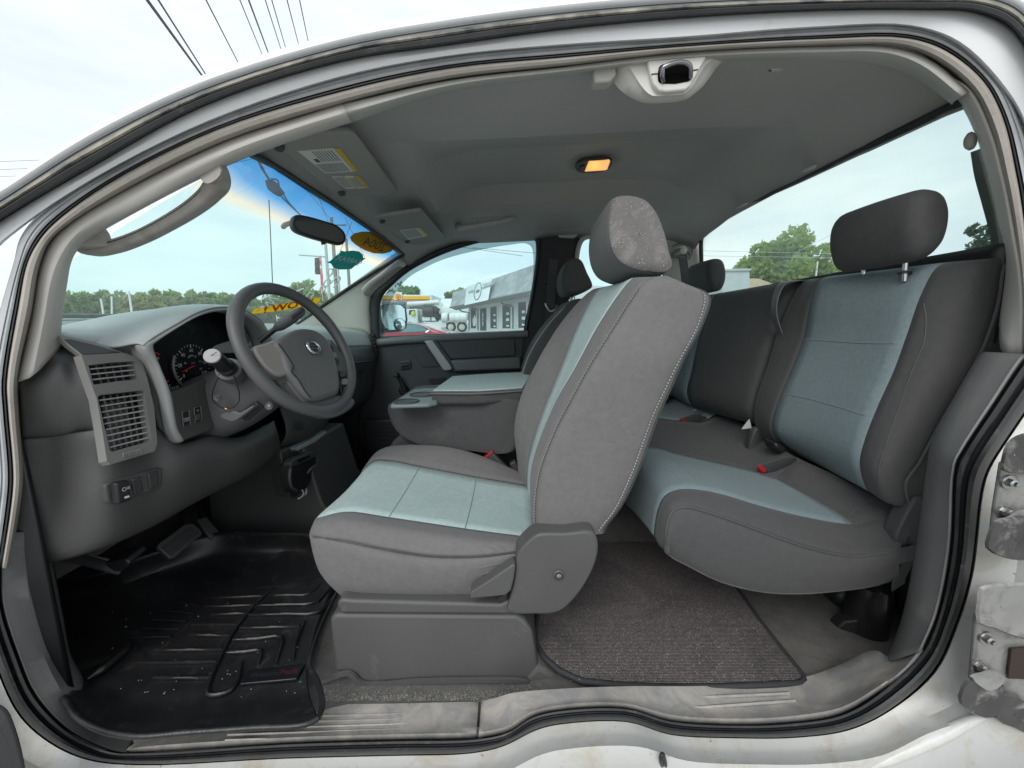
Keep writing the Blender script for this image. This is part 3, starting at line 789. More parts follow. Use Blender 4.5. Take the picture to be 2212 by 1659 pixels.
tube('crank_arm', [P(874, 843, DY - .035), P(868, 828, DY - .04), P(860, 812, DY - .045)], .012, DARKER, pd, n=8, scales=[1.2, 1, .9])
lathe('crank_knob', [(.014, 0), (.016, -.02), (.012, -.045), (.001, -.048)], P(859, 810, DY - .04), (0, 1, 0), DARKER, pd, n=12)
prism('pull_pocket', dp((925, 817), (962, 814), (965, 826), (940, 832), (930, 830), dy=-.004), V(0, .01, 0), DARKER, pd, bevel=.003)
prism('door_pocket', dp((783, 908), (860, 905), (880, 960), (880, 1010), (815, 1000), (790, 970), dy=-.05), V(0, .06, 0), DARK, pd, bevel=.015)
gr = []
for i in range(10):
    for j in range(6):
        x, y = 800 + i * 6.5 + (j % 2) * 3, 917 + j * 8.5
        if (i - 4.5) ** 2 / 22 + (j - 2.5) ** 2 / 8 < 1:
            gr.append(lathe_mesh([(.005, 0), (.004, -.003), (.0005, -.004)], P(x, y, DY - .05), (0, 1, 0), 8))
link('speaker_grille', join(gr), DARKER, pd)
# ---- door mirror outside the far window
sm = Thing('door_mirror', 'black door mirror with small round blind spot mirror outside the far window', 'mirror', P(850, 715, 2.5))
MIR = M('mirror_silver', (.88, .93, .92), .02, 0, 2, metal=1)
mo = [(821, 668), (826, 657), (850, 654), (868, 656), (879, 664), (882, 690), (880, 708), (868, 716), (840, 718), (828, 712), (822, 700)]
nrm = V(.75, -.66, .10).normalized()
prism('housing', [PP(x, y, P(850, 690, 2.52), nrm) for x, y in mo], -nrm * .10, DARKER, sm, bevel=.012)
mi = [(824, 670), (830, 660), (850, 657.5), (865, 659), (874, 667), (876, 690), (873, 703), (862, 711), (842, 713), (832, 707), (826, 697)]
gm = [PP(x, y, P(850, 690, 2.512), nrm) for x, y in mi]
prism('mirror_glass', gm, -nrm * .004, MIR, sm)
bsp = PP(864, 701, P(850, 690, 2.508), nrm)
lathe('blind_spot_mirror', [(.036, .004), (.036, .008), (.03, .012), (.018, .015), (.001, .016)], bsp, nrm, MIR, sm, n=20)
bsa = nrm.orthogonal().normalized(); bsb = nrm.cross(bsa)
tube('blind_spot_rim', [bsp + nrm * .006 + (bsa * math.cos(a) + bsb * math.sin(a)) * .037 for a in np.linspace(0, 2 * math.pi, 20, endpoint=False)], .003, DARKER, sm, closed=True, smooth_path=False, n=6)
tube('mirror_arm', [P(826, 712, 2.55), P(815, 722, 2.45), P(806, 730, 2.36)], .03, DARKER, sm)
# ================================================================== outside: lot, road, buildings, trees
def ground_z(x, y):
    return .036 * max(0, -x - 6) * min(1, max(0, (-x - 6)) / 8) + .012 * max(0, y - 6) + .02 * max(0, x - 8)
ASPH = M('asphalt', (.42, .415, .40), .9, .15, .8, bump=.6, bscale=40, dirt=(.33, .325, .31), dscale=.4, dlo=.4, dhi=.7)
GR = []
for X in [-900, -400, -200, -120, -80, -50, -30, -20, -14, -10, -6, -3, 0, 3, 6, 8, 12, 20, 40, 80, 160, 400, 900]:
    GR.append([V(X, Y, min(ground_z(max(X, -150), min(Y, 120)), 6)) for Y in [-900, -300, -100, -40, -10, 0, 3, 6, 10, 20, 40, 70, 120, 200, 400, 900]])
tag(link('ground', grid_mesh(GR), ASPH, None), None, None, None, 'structure')
# ---- trees
def leaf_mat(name, c):
    m = M(name, c, .6, .3, 3, spec=.25); nt = m.node_tree; bs = nt.nodes['Principled BSDF']
    t = nt.nodes.new('ShaderNodeBsdfTranslucent'); mx = nt.nodes.new('ShaderNodeMixShader'); mx.inputs[0].default_value = .45
    t.inputs['Color'].default_value = (c[0] * 2.2, c[1] * 2.3, c[2] * 1.4, 1)
    nt.links.new(bs.outputs[0], mx.inputs[1]); nt.links.new(t.outputs[0], mx.inputs[2]); nt.links.new(mx.outputs[0], nt.nodes['Material Output'].inputs[0])
    return m
LEAVES = [leaf_mat('foliage_%d' % i, c) for i, c in enumerate([(.21, .27, .13), (.17, .23, .115), (.25, .26, .14), (.19, .25, .155)])]  # greens paled: distance haze put into the leaf colours
BARK = M('bark', (.13, .10, .075), .9, .25, 6, bump=.7, bscale=30)
def crown_mesh(c, rx, ry, rz, n, leaf, seed, clumps=46):
    """leaf faces gathered in clumps through an uneven crown"""
    rg = np.random.default_rng(seed)
    d = rg.normal(size=(clumps, 3)); d /= np.linalg.norm(d, axis=1)[:, None]
    cc = d * (rg.uniform(.25, 1, clumps) ** .6)[:, None] * np.array([rx, ry, rz * 1.12]) * .86
    cr_ = rg.uniform(.14, .30, clumps) * min(rx, rz)
    k = rg.integers(0, clumps, n)
    e = rg.normal(size=(n, 3)); e /= np.linalg.norm(e, axis=1)[:, None]
    p = cc[k] + e * (cr_[k] * rg.uniform(.3, 1.05, n) ** .5)[:, None] + np.array(c)
    a = rg.normal(size=(n, 3)); a /= np.linalg.norm(a, axis=1)[:, None]
    b = np.cross(a, rg.normal(size=(n, 3))); b /= np.linalg.norm(b, axis=1)[:, None]
    s = leaf * rg.uniform(.5, 1.3, n)[:, None]
    v = np.stack([p - a * s, p + b * s * .5, p + a * s, p - b * s * .5], 1).reshape(-1, 3)
    f = np.arange(4 * n).reshape(-1, 4)
    me = bpy.data.meshes.new('crown'); me.from_pydata(v.tolist(), [], f.tolist()); me.update()
    return me
def tree(name, label, base, h, rx, n, leaf, seed, mat, group=None, low=.25):
    t = Thing(name, label, 'tree', base, group)
    b = Vector(base)
    tube('trunk', [b + V(0, 0, -.2), b + V(.05 * h * .2, 0, h * .3), b + V(-.02 * h, 0, h * .55), b + V(0, 0, h * .85)], h * .022, BARK, t, n=7, k=3, scales=[1.3, 1, .7, .25])
    rg = random.Random(seed)
    for i in range(5):
        a = rg.uniform(0, 6.28); z = h * rg.uniform(.3, .6)
        tube('limb', [b + V(0, 0, z), b + V(math.cos(a) * rx * .4, math.sin(a) * rx * .4, z + h * .1), b + V(math.cos(a) * rx * .75, math.sin(a) * rx * .75, z + h * .24)], h * .009, BARK, t, n=5, k=3, scales=[1.2, .8, .3])
    hz_ = h * (1 - low) / 2
    link('crown', crown_mesh(b + V(0, 0, h * low + hz_), rx, rx, hz_, n, leaf, seed), mat, t, smooth=False)
    return t
def gbase(p): return V(p.x, p.y, min(ground_z(max(p.x, -150), min(p.y, 120)), 6))
TL = [(165, 648, 30, .8, 0), (205, 628, 30, 1.1, 1), (262, 626, 33, 1.0, 3), (305, 640, 31, .8, 2), (345, 628, 35, 1.2, 0), (385, 624, 36, 1.1, 2), (425, 628, 36, 1.2, 1), (465, 632, 38, 1.0, 0), (500, 636, 38, 1.0, 3), (545, 640, 40, 1.0, 1), (590, 638, 42, 1.1, 0), (632, 612, 46, 1.2, 1), (655, 605, 46, 1.1, 0), (690, 628, 50, 1.0, 2)]
where = ['beside the near pillar, first of the tree line seen through the windshield', 'second of the windshield tree line from the near pillar', 'third from the near pillar, loose and open', 'low yellowish one left of the dashboard hood', 'above the left slope of the dashboard hood', 'yellow green one above the dashboard hood peak', 'above the peak of the dashboard hood, darker', 'right of the dashboard hood peak', 'just left of the steering wheel rim', 'left half inside the steering wheel top', 'middle of the steering wheel top', 'tall one behind the street light pole', 'tall one behind the hanging traffic light', 'rightmost, behind the wooden utility pole']
for i, (x, y, D, wv, m) in enumerate(TL):
    top = P(x, y, D); g = gbase(top); h = max(top.z - g.z, 2.5)
    tree('roadside_tree', 'green leafy tree ' + where[i], g, h, (1.5 + h * .25) * wv, 2400, .24, 40 + i, LEAVES[m], 'tree line across the road', .06)
tp = P(1700, 508, 26); tree('leafy_tree', 'broad bright green tree seen through the rear window', gbase(tp), tp.z - gbase(tp).z, 3.3, 9000, .22, 3, LEAVES[0], None, .05)
tp = P(1640, 553, 27); tree('leafy_tree', 'low green tree left of the broad tree in the rear window', gbase(tp), tp.z - gbase(tp).z, 1.7, 1600, .3, 13, LEAVES[1], None, .05)
tp = P(1775, 560, 27); tree('leafy_tree', 'low green tree half hidden by the near rear headrest', gbase(tp), tp.z - gbase(tp).z, 1.8, 1600, .3, 14, LEAVES[3], None, .05)
tp = P(2165, 455, 16); tree('pine_tree', 'dark pine with sparse layers at the right edge of the rear window', gbase(tp), tp.z - gbase(tp).z, 1.1, 4000, .12, 21, leaf_mat('pine_needles', (.07, .10, .085)), None, .3)
tp = P(872, 612, 60); tree('leafy_tree', 'green tree rising behind the filling station canopy', gbase(tp), tp.z - gbase(tp).z, 2.8, 1500, .4, 22, LEAVES[1], None, .2)
tp = P(971, 622, 44); tree('leafy_tree', 'thin upright tree just left of the grey shop roof', gbase(tp), tp.z - gbase(tp).z, .8, 600, .3, 23, LEAVES[1], None, .2)
tp = P(996, 613, 44); tree('leafy_tree', 'yellow green tree behind the shop sign', gbase(tp), tp.z - gbase(tp).z, 1.5, 900, .35, 24, LEAVES[2], None, .2)
# ---- shop with grey mansard roof
shop = Thing('shop_building', 'long low white shop with slanted grey shingle roof, seen through the far window', 'building', gbase(P(1080, 720, 24)))
SHW = M('shop_wall', (.68, .68, .66), .7, .06, 2)
SHR = M('grey_shingle', (.33, .345, .35), .9, .25, 1.2, bump=.5, bscale=9, dirt=(.22, .23, .24), dscale=2, dlo=.45, dhi=.7)
A0, A1 = P(1013, 700, 28.7), P(1165, 700, 20.6)
A0.z = A1.z = 0
ax = (A1 - A0).normalized(); nx = V(ax.y, -ax.x, 0)
if nx.y > 0: nx = -nx
def fac(x, y, out=0):
    """point of the shop front (moved out of the wall by out)"""
    return PP(x, y, A0 + nx * out, nx)
zg = .2
w0, w1 = A0.copy(), A1 + ax * 4
link('wall', prism_mesh([V(w0.x, w0.y, zg), V(w1.x, w1.y, zg), V(w1.x, w1.y, 3.0), V(w0.x, w0.y, 3.0)], -nx * 6), SHW, shop)
GLS = M('shop_window_dark', (.05, .06, .065), .15, .3, 2)
WTX = M('white_lettering', (.8, .8, .8), .6)
ups = V(0, 0, 1)
def word_strip(c, xa, ya, w, h, seed):
    """one line of far lettering, too small to read: a strip with a ragged top and bottom"""
    rg = random.Random(seed); n = 14
    xa = Vector(xa).normalized(); ya = Vector(ya).normalized()
    t = [Vector(c) + xa * (w * (i / n - .5)) + ya * (h * rg.uniform(.15, .5)) for i in range(n + 1)]
    b = [Vector(c) + xa * (w * (i / n - .5)) - ya * (h * rg.uniform(.25, .5)) for i in range(n + 1)]
    return grid_mesh([t, b])
for k_, (x0, y0, x1, y1, txt) in enumerate([(1017, 667, 1030, 709, ''), (1059, 664, 1075, 709, 'Auto Loans\nCustom\nFast'), (1085, 660, 1105, 709, 'Bad Credit\nNo Credit\nRepo'), (1119, 654, 1139, 708, 'Apply\nHere\nToday')]):
    wn = prism('window', [fac(x0, y0, .02), fac(x1, y0 - 3, .02), fac(x1, y1, .02), fac(x0, y1, .02)], -nx * .04, GLS, shop)
    c_ = fac((x0 + x1) / 2, (y0 + y1) / 2 + 4, .04)
    for xx, yy in ((x0, y0), (x1, y0 - 3)):
        link('window_jamb', sweep_mesh([fac(xx, yy, .03), fac(xx, y1, .03)], circle(.06, 4)), SHW, wn)
    if txt:
        for li, (dz_, hh) in enumerate(((.30, .20), (-.05, .22), (-.42, .14))):
            link('window_lettering', word_strip(c_ + ups * dz_ + ax * .08, ax, ups, (x1 - x0) / F_PX * 24 * .62, hh, k_ * 7 + li), WTX, wn)
    else: link('window_decal', prism_mesh([fac(1021, 690, .04), fac(1026, 680, .04), fac(1029, 690, .04), fac(1027, 704, .04), fac(1022, 704, .04)], nx * .01), WTX, wn)
dr = prism('shop_door', [fac(1037, 667, .02), fac(1050, 665, .02), fac(1050, 714, .02), fac(1037, 714, .02)], -nx * .04, GLS, shop)
link('door_notice', word_strip(fac(1043, 690, .05), V(0, 0, 1), ax, .9, .22, 3), M('pale_blue_print', (.45, .6, .75), .6), dr)
top_l, bot_l, top_r, bot_r = fac(979, 632, .1), fac(972, 664.5, 1.2), fac(1165, 568, .1), fac(1165, 626, 1.2)
link('mansard_roof', prism_mesh([top_l, top_r, bot_r, bot_l], V(0, 3, -.1)), SHR, shop)
tube('gutter', [bot_l + V(0, -.02, 0), bot_r + V(0, -.02, 0)], .06, M('dark_gutter', (.12, .13, .13), .5), shop, n=6)
for q in (((992, 667), (994, 671), (1003, 674), (1013, 675), (1013, 714)), ((1020, 664), (1022, 668), (1032, 669), (1032.5, 714)), ((1082, 653), (1088, 657), (1105, 661), (1108, 664), (1108, 710))):
    tube('downpipe', [fac(x, y, .35) for x, y in q], .05, M('dark_gutter', (.12, .13, .13)), shop, smooth_path=False, n=5)
sgn = link('shop_sign', prism_mesh([fac(1008, 620, .75), fac(1063, 599.5, .75), fac(1054.5, 648, 1.35), fac(1003, 659.5, 1.35)], V(0, .05, 0)), M('sign_white', (.75, .78, .76), .5, .04), shop)
sx = (fac(1063, 599.5, .75) - fac(1008, 620, .75)).normalized(); sy = (fac(1008, 620, .75) - fac(1003, 659.5, 1.35)).normalized()
INK = M('sign_ink', (.10, .12, .12), .6)
nsg = V(0, -.04, 0)
for li, (px_, py_, ww_, hh_) in enumerate(((1017, 629, .85, .22), (1016.5, 636, .95, .22), (1016, 643, .95, .22), (1013, 652, 1.2, .12), (1051, 613, 1.15, .16), (1050, 619, 1.2, .16), (1049.5, 625, 1.2, .16), (1047, 638, 1.6, .10))):
    link('sign_lettering', word_strip(fac(px_, py_, 1.0) + nsg, sx, sy, ww_, hh_, 30 + li), M('sign_ink_faded', (.33, .38, .38), .6), sgn)
rg_ = [fac(1032, 629, 1.0) + nsg + sx * math.cos(a) * .52 + sy * math.sin(a) * .75 for a in np.linspace(0, 6.2832, 28, endpoint=False)]
tube('sign_ring', rg_, .028, INK, sgn, closed=True, smooth_path=False, n=5)
link('sign_emblem', word_strip(fac(1032, 629, 1.0) + nsg, sx, sy, .5, .35, 77), INK, sgn)
link('sign_emblem', word_strip(fac(1031, 643, 1.15) + nsg, sx, sy, .9, .16, 78), INK, sgn)
# ---- filling station canopy
fs = Thing('filling_station_canopy', 'white canopy with yellow and red band and round scallop badge on posts', 'canopy', gbase(P(870, 660, 46)))
FY_ = 46
YEL = M('canopy_yellow', (.85, .48, .01), .45, .03); RED = M('canopy_red', (.62, .03, .02), .45, .03); CW = M('canopy_white', (.80, .80, .79), .5, .03)
prism('fascia', [P(780, 636, FY_), P(932, 637, FY_), P(932, 650, FY_), P(780, 651, FY_)], V(0, 9, 0), CW, fs)
prism('yellow_band', [P(790, 638, FY_ - .05), P(928, 640, FY_ - .05), P(928, 646.5, FY_ - .05), P(790, 646.5, FY_ - .05)], V(0, .04, 0), YEL, fs)
prism('red_band', [P(790, 646.5, FY_ - .05), P(928, 646.5, FY_ - .05), P(928, 649, FY_ - .05), P(790, 649, FY_ - .05)], V(0, .04, 0), RED, fs)
prism('gable', [P(832, 637, FY_ + .1), P(843, 629, FY_ + .1), P(853, 637, FY_ + .1)], V(0, .3, 0), CW, fs)
bd = prism('badge_board', [P(852, 631, FY_ - .2), P(868, 631, FY_ - .2), P(868, 648, FY_ - .2), P(852, 648, FY_ - .2)], V(0, .12, 0), CW, fs)
c_ = P(860, 641, FY_ - .26); r_ = .36
shell = [c_ + V(math.sin(a) * r_ * (1.0 + .05 * math.cos(9 * a)), 0, math.cos(a) * r_ * (1.0 + .05 * math.cos(9 * a))) for a in np.linspace(-2.0, 2.0, 28)] + [c_ + V(.14, 0, -.38), c_ + V(-.14, 0, -.38)]
link('scallop_badge', prism_mesh(shell, V(0, .03, 0)), M('badge_red', (.7, .05, .02), .4), bd)
link('scallop_face', prism_mesh([c_ + (p - c_) * .84 + V(0, -.02, 0) for p in shell], V(0, .02, 0)), YEL, bd)
for a in (-.9, -.45, 0, .45, .9):
    tube('scallop_flute', [c_ + V(0, -.03, -.3), c_ + V(math.sin(a) * r_ * .8, -.03, math.cos(a) * r_ * .8)], .016, M('badge_red', (.7, .05, .02)), bd, n=4)
for x in (880, 915):
    p = P(x, 650, FY_ + 3); tube('post', [V(p.x, p.y, ground_z(p.x, p.y)), p], .22, CW, fs, n=6)
prism('kiosk', [P(800, 660, FY_ + 8), P(935, 658, FY_ + 8), P(935, 720, FY_ + 8), P(800, 720, FY_ + 8)], V(0, 4, 0), M('kiosk_wall', (.6, .58, .54), .7), fs)
# ---- white vacuum tanker truck
vt = Thing('vacuum_truck', 'white vacuum tanker truck with black hose gear parked before the filling station', 'truck', gbase(P(950, 712, 37)))
TW = M('tank_white', (.72, .73, .70), .4, .06, 1); TY = 37.0
def tq(x, y, dy=0): return P(x, y, TY + dy)
prism('cab', [tq(872, 702), (tq(872, 680)), tq(876, 668), tq(902, 667), tq(904, 700)], V(0, 2.2, 0), TW, vt, bevel=.12)
prism('cab_window', [tq(884, 670, -.03), tq(896, 669.5, -.03), tq(897, 679, -.03), tq(883, 679.5, -.03)], V(0, .05, 0), GLS, vt)
lathe('driver_vest', [(.05, .3), (.18, .22), (.22, 0), (.2, -.05)], tq(893, 678, .0) + V(0, -.06, -.05), (0, 0, 1), M('hi_vis_yellow', (.65, .75, .05), .6), vt, n=10)
p0, p1 = tq(955, 669, 1.1), tq(1020, 669, 1.1)
lathe('tank', [(.6, -.15), (1.0, 0), (1.05, .1), (1.05, 2.6), (1.0, 2.7), (.6, 2.9)], p0, (1, 0, 0), TW, vt, n=24)
for x in (955, 972, 984, 996):
    lathe('side_cylinder', [(.42, 0), (.45, .05), (.45, .5), (.42, .55)], tq(x, 686, -.1), (1, 0, 0), TW, vt, n=18)
tube('boom_hose', [tq(945, 664), tq(941, 672), tq(945, 684), tq(950, 690)], .32, M('hose_black', (.03, .03, .03), .5), vt, n=10)
prism('hopper', [tq(938, 651), tq(951, 650), tq(955, 655), tq(953, 668), tq(948, 690), tq(944, 690), tq(944, 662)], V(0, .8, 0), TW, vt, bevel=.05)
tube('boom_pipe', [tq(880, 657), tq(915, 655), tq(948, 652)], .22, TW, vt, n=8)
lathe('hose_drum', [(.45, 0), (.5, .1), (.5, .9), (.45, 1)], tq(914, 672, -.1), (1, 0, 0), M('hose_black', (.03, .03, .03)), vt, n=14)
prism('pump_box', [tq(906, 682), tq(918, 678), tq(930, 678), tq(940, 682), tq(940, 694), tq(906, 694)], V(0, 1.5, 0), M('engine_grey', (.16, .16, .16), .7, .5, 2), vt, bevel=.05)
for x in (921, 941, 953):
    prism('side_locker', [tq(x - 9, 685, -.15), tq(x + 8, 685, -.15), tq(x + 8, 693, -.15), tq(x - 9, 693, -.15)], V(0, .6, 0), TW, vt, bevel=.03)
prism('side_step', [tq(914, 696, -.15), tq(964, 696, -.15), tq(964, 707, -.15), tq(914, 709, -.15)], V(0, .5, 0), TW, vt, bevel=.03)
for x in (974, 998, 886):
    wh = lathe('wheel', [(.25, .16), (.46, .12), (.5, 0), (.46, -.12), (.30, -.16), (.26, -.1)], tq(x, 706, .1), (0, 1, 0), M('tyre', (.03, .03, .03), .8), vt, n=20)
    lathe('rim', [(.30, -.13), (.22, -.1), (.12, -.2), (.001, -.2)], tq(x, 706, .1), (0, 1, 0), M('rim_cream', (.62, .58, .48), .5), wh, n=16)
for x in (974, 998):
    tube('mudguard', [tq(x, 706) + V(math.cos(a) * .58, -.05, math.sin(a) * .58) for a in np.linspace(.2, math.pi - .2, 9)], .06, TW, vt, n=5)
# ---- red car
rc = Thing('red_car', 'red car roof and side window beyond the far door', 'car', gbase(P(900, 740, 10)))
CR = M('car_red', (.42, .03, .05), .25, .05, 3, coat=.8); RY = 10.0
def rq(x, y, dy=0): return P(x, y, RY + dy)
bodyp = [rq(800, 760), rq(800, 716), rq(850, 700), rq(870, 696.5), rq(890, 697), rq(908, 700), rq(928, 707), rq(945, 713), rq(962, 718), rq(975, 730), rq(975, 790), rq(800, 790)]
prism('body', bodyp, V(0, 1.6, 0), CR, rc, bevel=.08)
prism('side_window', [rq(862, 712, -.02), rq(868, 700, -.02), rq(890, 700, -.02), rq(906, 703, -.02), rq(926, 713, -.02), rq(920, 717, -.02), rq(862, 719, -.02)], V(0, .04, 0), M('car_glass', (.18, .28, .30), .1, .1), rc, bevel=.02)
tube('window_trim', [rq(864, 699, -.03), rq(890, 698.8, -.03), rq(908, 702, -.03), rq(928, 712.5, -.03), rq(920, 718, -.03)], .018, CHROME, rc, n=5)
# ---- white pillar board next to the door mirror (parked van corner)
# ---- street furniture seen through the windshield
WOOD = M('pole_wood', (.26, .22, .18), .9, .2, 3, bump=.4, bscale=20)
GALV = M('galvanised', (.45, .47, .48), .5, .1, 3, metal=.4)
def pole(name, label, x, y0, D, r, mat, cat='pole', lean=0):
    t = P(x, y0, D); g = gbase(t)
    th = Thing(name, label, cat, g, 'poles along the road')
    tube('shaft', [g, t + V(lean, 0, 0)], r, mat, th, n=8, scales=[1.1, .8])
    return th, t
u1, t1 = pole('utility_pole', 'wooden utility pole right of the traffic light', 716, 470, 34, .17, WOOD)
tube('crossarm', [t1 + V(-1.2, 0, -.6), t1 + V(1.2, 0, -.6)], .07, WOOD, u1, n=5)
u2, t2 = pole('utility_pole', 'pale grey pole carrying the traffic light', 700, 480, 30, .12, GALV)
pole('utility_pole', 'thin wooden pole close to the far windshield pillar', 748, 515, 36, .15, WOOD)
pole('utility_pole', 'slim grey pole between the teal sticker and the far pillar', 729, 560, 34, .08, GALV)
pole('street_light_pole', 'white street light pole left of the dashboard hood', 278, 629, 28, .07, M('white_pole', (.7, .72, .72), .5), 'lamp post')
u5, t5 = pole('street_light_pole', 'leaning pale pole second from the near pillar', 232, 640, 28, .06, M('white_pole', (.7, .72, .72)), 'lamp post', .3)
pole('street_light_pole', 'pale slim pole nearest the near windshield pillar', 218, 645, 27, .06, M('white_pole', (.7, .72, .72)), 'lamp post')
tl_ = Thing('traffic_light', 'black three lamp traffic light hanging on the grey pole', 'traffic light', P(685, 592, 29.8))
prism('signal_head', [P(679, 557, 29.7), P(689, 556, 29.7), P(690, 591, 29.7), P(680, 592, 29.7)], V(0, .4, 0), DARKER, tl_, bevel=.04)
for k_, yy in enumerate((562, 574, 586)):
    lathe('lamp', [(.14, 0), (.13, -.08), (.001, -.05)], P(684.5, yy, 29.7), (0, 1, 0), M('signal_lens', (.05, .04, .04), .3), tl_, n=12)
bn = Thing('feather_banner', 'red and white feather banner beside the traffic light', 'banner', P(698, 640, 26))
prism('cloth', [P(690, 553, 26), P(694, 557, 26), P(699, 620, 26), P(694, 640, 26), P(692, 600, 26)], V(0, .03, 0), M('banner_red', (.62, .08, .12), .7, .3, 2, dirt=(.7, .7, .7), dscale=1.2, dlo=.5, dhi=.55), bn)
tube('pole', [P(692, 552, 26.05), P(697, 650, 26.05)], .03, GALV, bn, n=5)
# street name arm sign, green
ss = Thing('signal_arm', 'thin signal arm reaching left from the grey pole', 'pole', P(672, 556, 30))
tube('arm', [P(646, 551, 30), P(675, 553, 30), P(702, 555, 30)], .05, GALV, ss, n=5)
# ---- power lines
WIRE = M('wire', (.05, .05, .055), .6)
pw = [((318, 0), (440, 168), .022), ((342, 0), (447, 165), .014), ((445, 0), (517, 140), .010), ((518, 0), (568, 122), .008), ((537, 0), (581, 118), .013), ((573, 0), (608, 110), .008), ((587, 0), (618, 107), .008), ((620, 0), (646, 100), .008), ((647, 0), (667, 95), .008)]
nth = ['thickest black overhead wire, leftmost of the nine at the top', 'second overhead wire, close beside the thickest one', 'lone overhead wire third from the left', 'thin overhead wire fourth from the left', 'medium overhead wire fifth from the left', 'thin overhead wire sixth from the left', 'thin overhead wire seventh from the left', 'thin overhead wire second from the right of nine', 'rightmost thin overhead wire above the roof rail']
for (a, b, r), lb in zip(pw, nth):
    s_ = lerp2(a, b, -.25); e_ = lerp2(a, b, 1.9)
    p0, p1 = P(*s_, 5.5), P(*e_, 24)
    o = tube('power_line', [p0, p1], r, WIRE, None, n=5)
    tag(o, lb, 'wire', 'overhead power lines')
for (a, b), lb in zip([((-30, 350), (110, 345)), ((-30, 368), (95, 362)), ((-30, 382), (70, 379))], ['topmost of three faint wires at the left edge', 'middle of three faint wires at the left edge', 'lowest of three faint wires at the left edge']):
    tag(tube('power_line', [P(*a, 20), P(*b, 20)], .012, M('far_wire', (.4, .42, .45), .6), None, n=4), lb, 'wire', 'far wires left')
# service drop with splice box, in the shade band
o = tube('service_cable', [P(552, 335, 9), P(575, 378, 12), P(615, 432, 18), P(690, 500, 32)], .035, WIRE, None, n=5); tag(o, 'thick black cable sloping behind the blue shade band', 'cable')
sb = Thing('splice_box', 'black splice box hanging on the sloping cable in the blue band', 'box', P(588, 402, 12.5))
prism('case', [P(570, 388, 12.5), P(586, 386, 12.5), P(606, 412, 12.5), P(592, 420, 12.5), P(576, 408, 12.5)], V(0, .3, 0), WIRE, sb, bevel=.05)
tube('loop', [P(586, 386, 12.6), P(600, 390, 12.6), P(603, 402, 12.6), P(608, 412, 12.6), P(620, 432, 14), P(640, 455, 18)], .025, WIRE, sb, n=5)
for (a, b), lb in zip([((650, 395), (735, 500)), ((690, 430), (725, 520)), ((745, 470), (790, 560)), ((470, 360), (560, 340)), ((760, 480), (712, 600))], ['wire crossing the right of the blue band', 'short wire above the mirror', 'wire by the year sticker', 'faint wire at the left end of the blue band', 'guy wire behind the teal sticker']):
    tag(tube('power_line', [P(*a, 20), P(*b, 30)], .014, WIRE, None, n=4), lb, 'wire', 'wires seen through the windshield')
for (a, b), lb in zip([((925, 523), (1130, 553)), ((1020, 535), (1170, 548))], ['lower wire seen through the far door window', 'upper wire seen through the far door window']):
    tag(tube('power_line', [P(*a, 30), P(*b, 30)], .015, WIRE, None, n=4), lb, 'wire', 'wires seen through the far window')
for (a, b), lb in zip([((1480, 541), (1800, 548)), ((1480, 552), (1800, 557)), ((1720, 545), (1800, 505))], ['upper level wire across the rear window', 'lower level wire across the rear window', 'sloping wire right of the broad tree']):
    tag(tube('power_line', [P(*a, 22), P(*b, 22)], .01, M('far_wire', (.4, .42, .45)), None, n=4), lb, 'wire', 'wires seen through the rear window')
tq_, _ = pole('utility_pole', 'pale pole with crossarm in front of the broad rear tree', 1766, 565, 24, .06, M('white_pole', (.7, .72, .72)))
# ---- sheds behind the truck
sh = Thing('metal_shed', 'pale blue grey metal shed low in the rear window', 'shed', gbase(P(1590, 620, 20)))
prism('wall', [P(1560, 584, 20), P(1619, 583, 20), P(1619, 680, 20), P(1560, 680, 20)], V(0, 4, 0), M('shed_metal', (.42, .48, .52), .5, .08, 2), sh)
prism('roof_edge', [P(1556, 581, 19.9), P(1623, 580, 19.9), P(1623, 584, 19.9), P(1556, 585, 19.9)], V(0, 4.2, 0), M('shed_metal', (.42, .48, .52)), sh)
s2 = Thing('brown_roof_shed', 'low shed with tan roof beside the metal shed', 'shed', gbase(P(1640, 620, 24)))
prism('roof', [P(1615, 601, 24), P(1640, 602, 24), P(1672, 614, 24), P(1680, 640, 24), P(1615, 640, 24)], V(0, 4, 0), M('tan_roof', (.5, .42, .32), .8), s2)
# ---- own hood, cowl, antenna
HD = [[V(-1.36, .85, 1.335), V(-1.52, 1.2, 1.355), V(-1.55, 1.56, 1.365), V(-1.52, 1.92, 1.355), V(-1.36, 2.3, 1.335)],
      [V(-1.7, .82, 1.345), V(-1.85, 1.2, 1.375), V(-1.9, 1.56, 1.385), V(-1.85, 1.92, 1.375), V(-1.7, 2.32, 1.345)],
      [V(-2.3, .82, 1.33), V(-2.3, 1.2, 1.37), V(-2.3, 1.56, 1.375), V(-2.3, 1.92, 1.37), V(-2.3, 2.32, 1.33)],
      [V(-2.7, .85, 1.25), V(-2.75, 1.2, 1.30), V(-2.78, 1.56, 1.31), V(-2.75, 1.92, 1.30), V(-2.7, 2.3, 1.25)]]
loft('hood', HD, WHITE_C, truck, ku=5, kv=5, solid=.01)
loft('cowl', [[p + V(.12, 0, -.03) for p in HD[0]], [p + V(-.02, 0, -.012) for p in HD[0]]], DARKER, truck, ku=4, kv=2, solid=.01)
tube('wiper_arm', [V(-1.42, 1.0, 1.37), V(-1.44, 1.2, 1.375), V(-1.45, 1.5, 1.38)], .008, DARKER, truck, n=6)
tube('antenna', [P(590, 640, 2.4), P(585, 520, 2.4), P(581, 432, 2.4)], .0028, DARKER, truck, n=5)
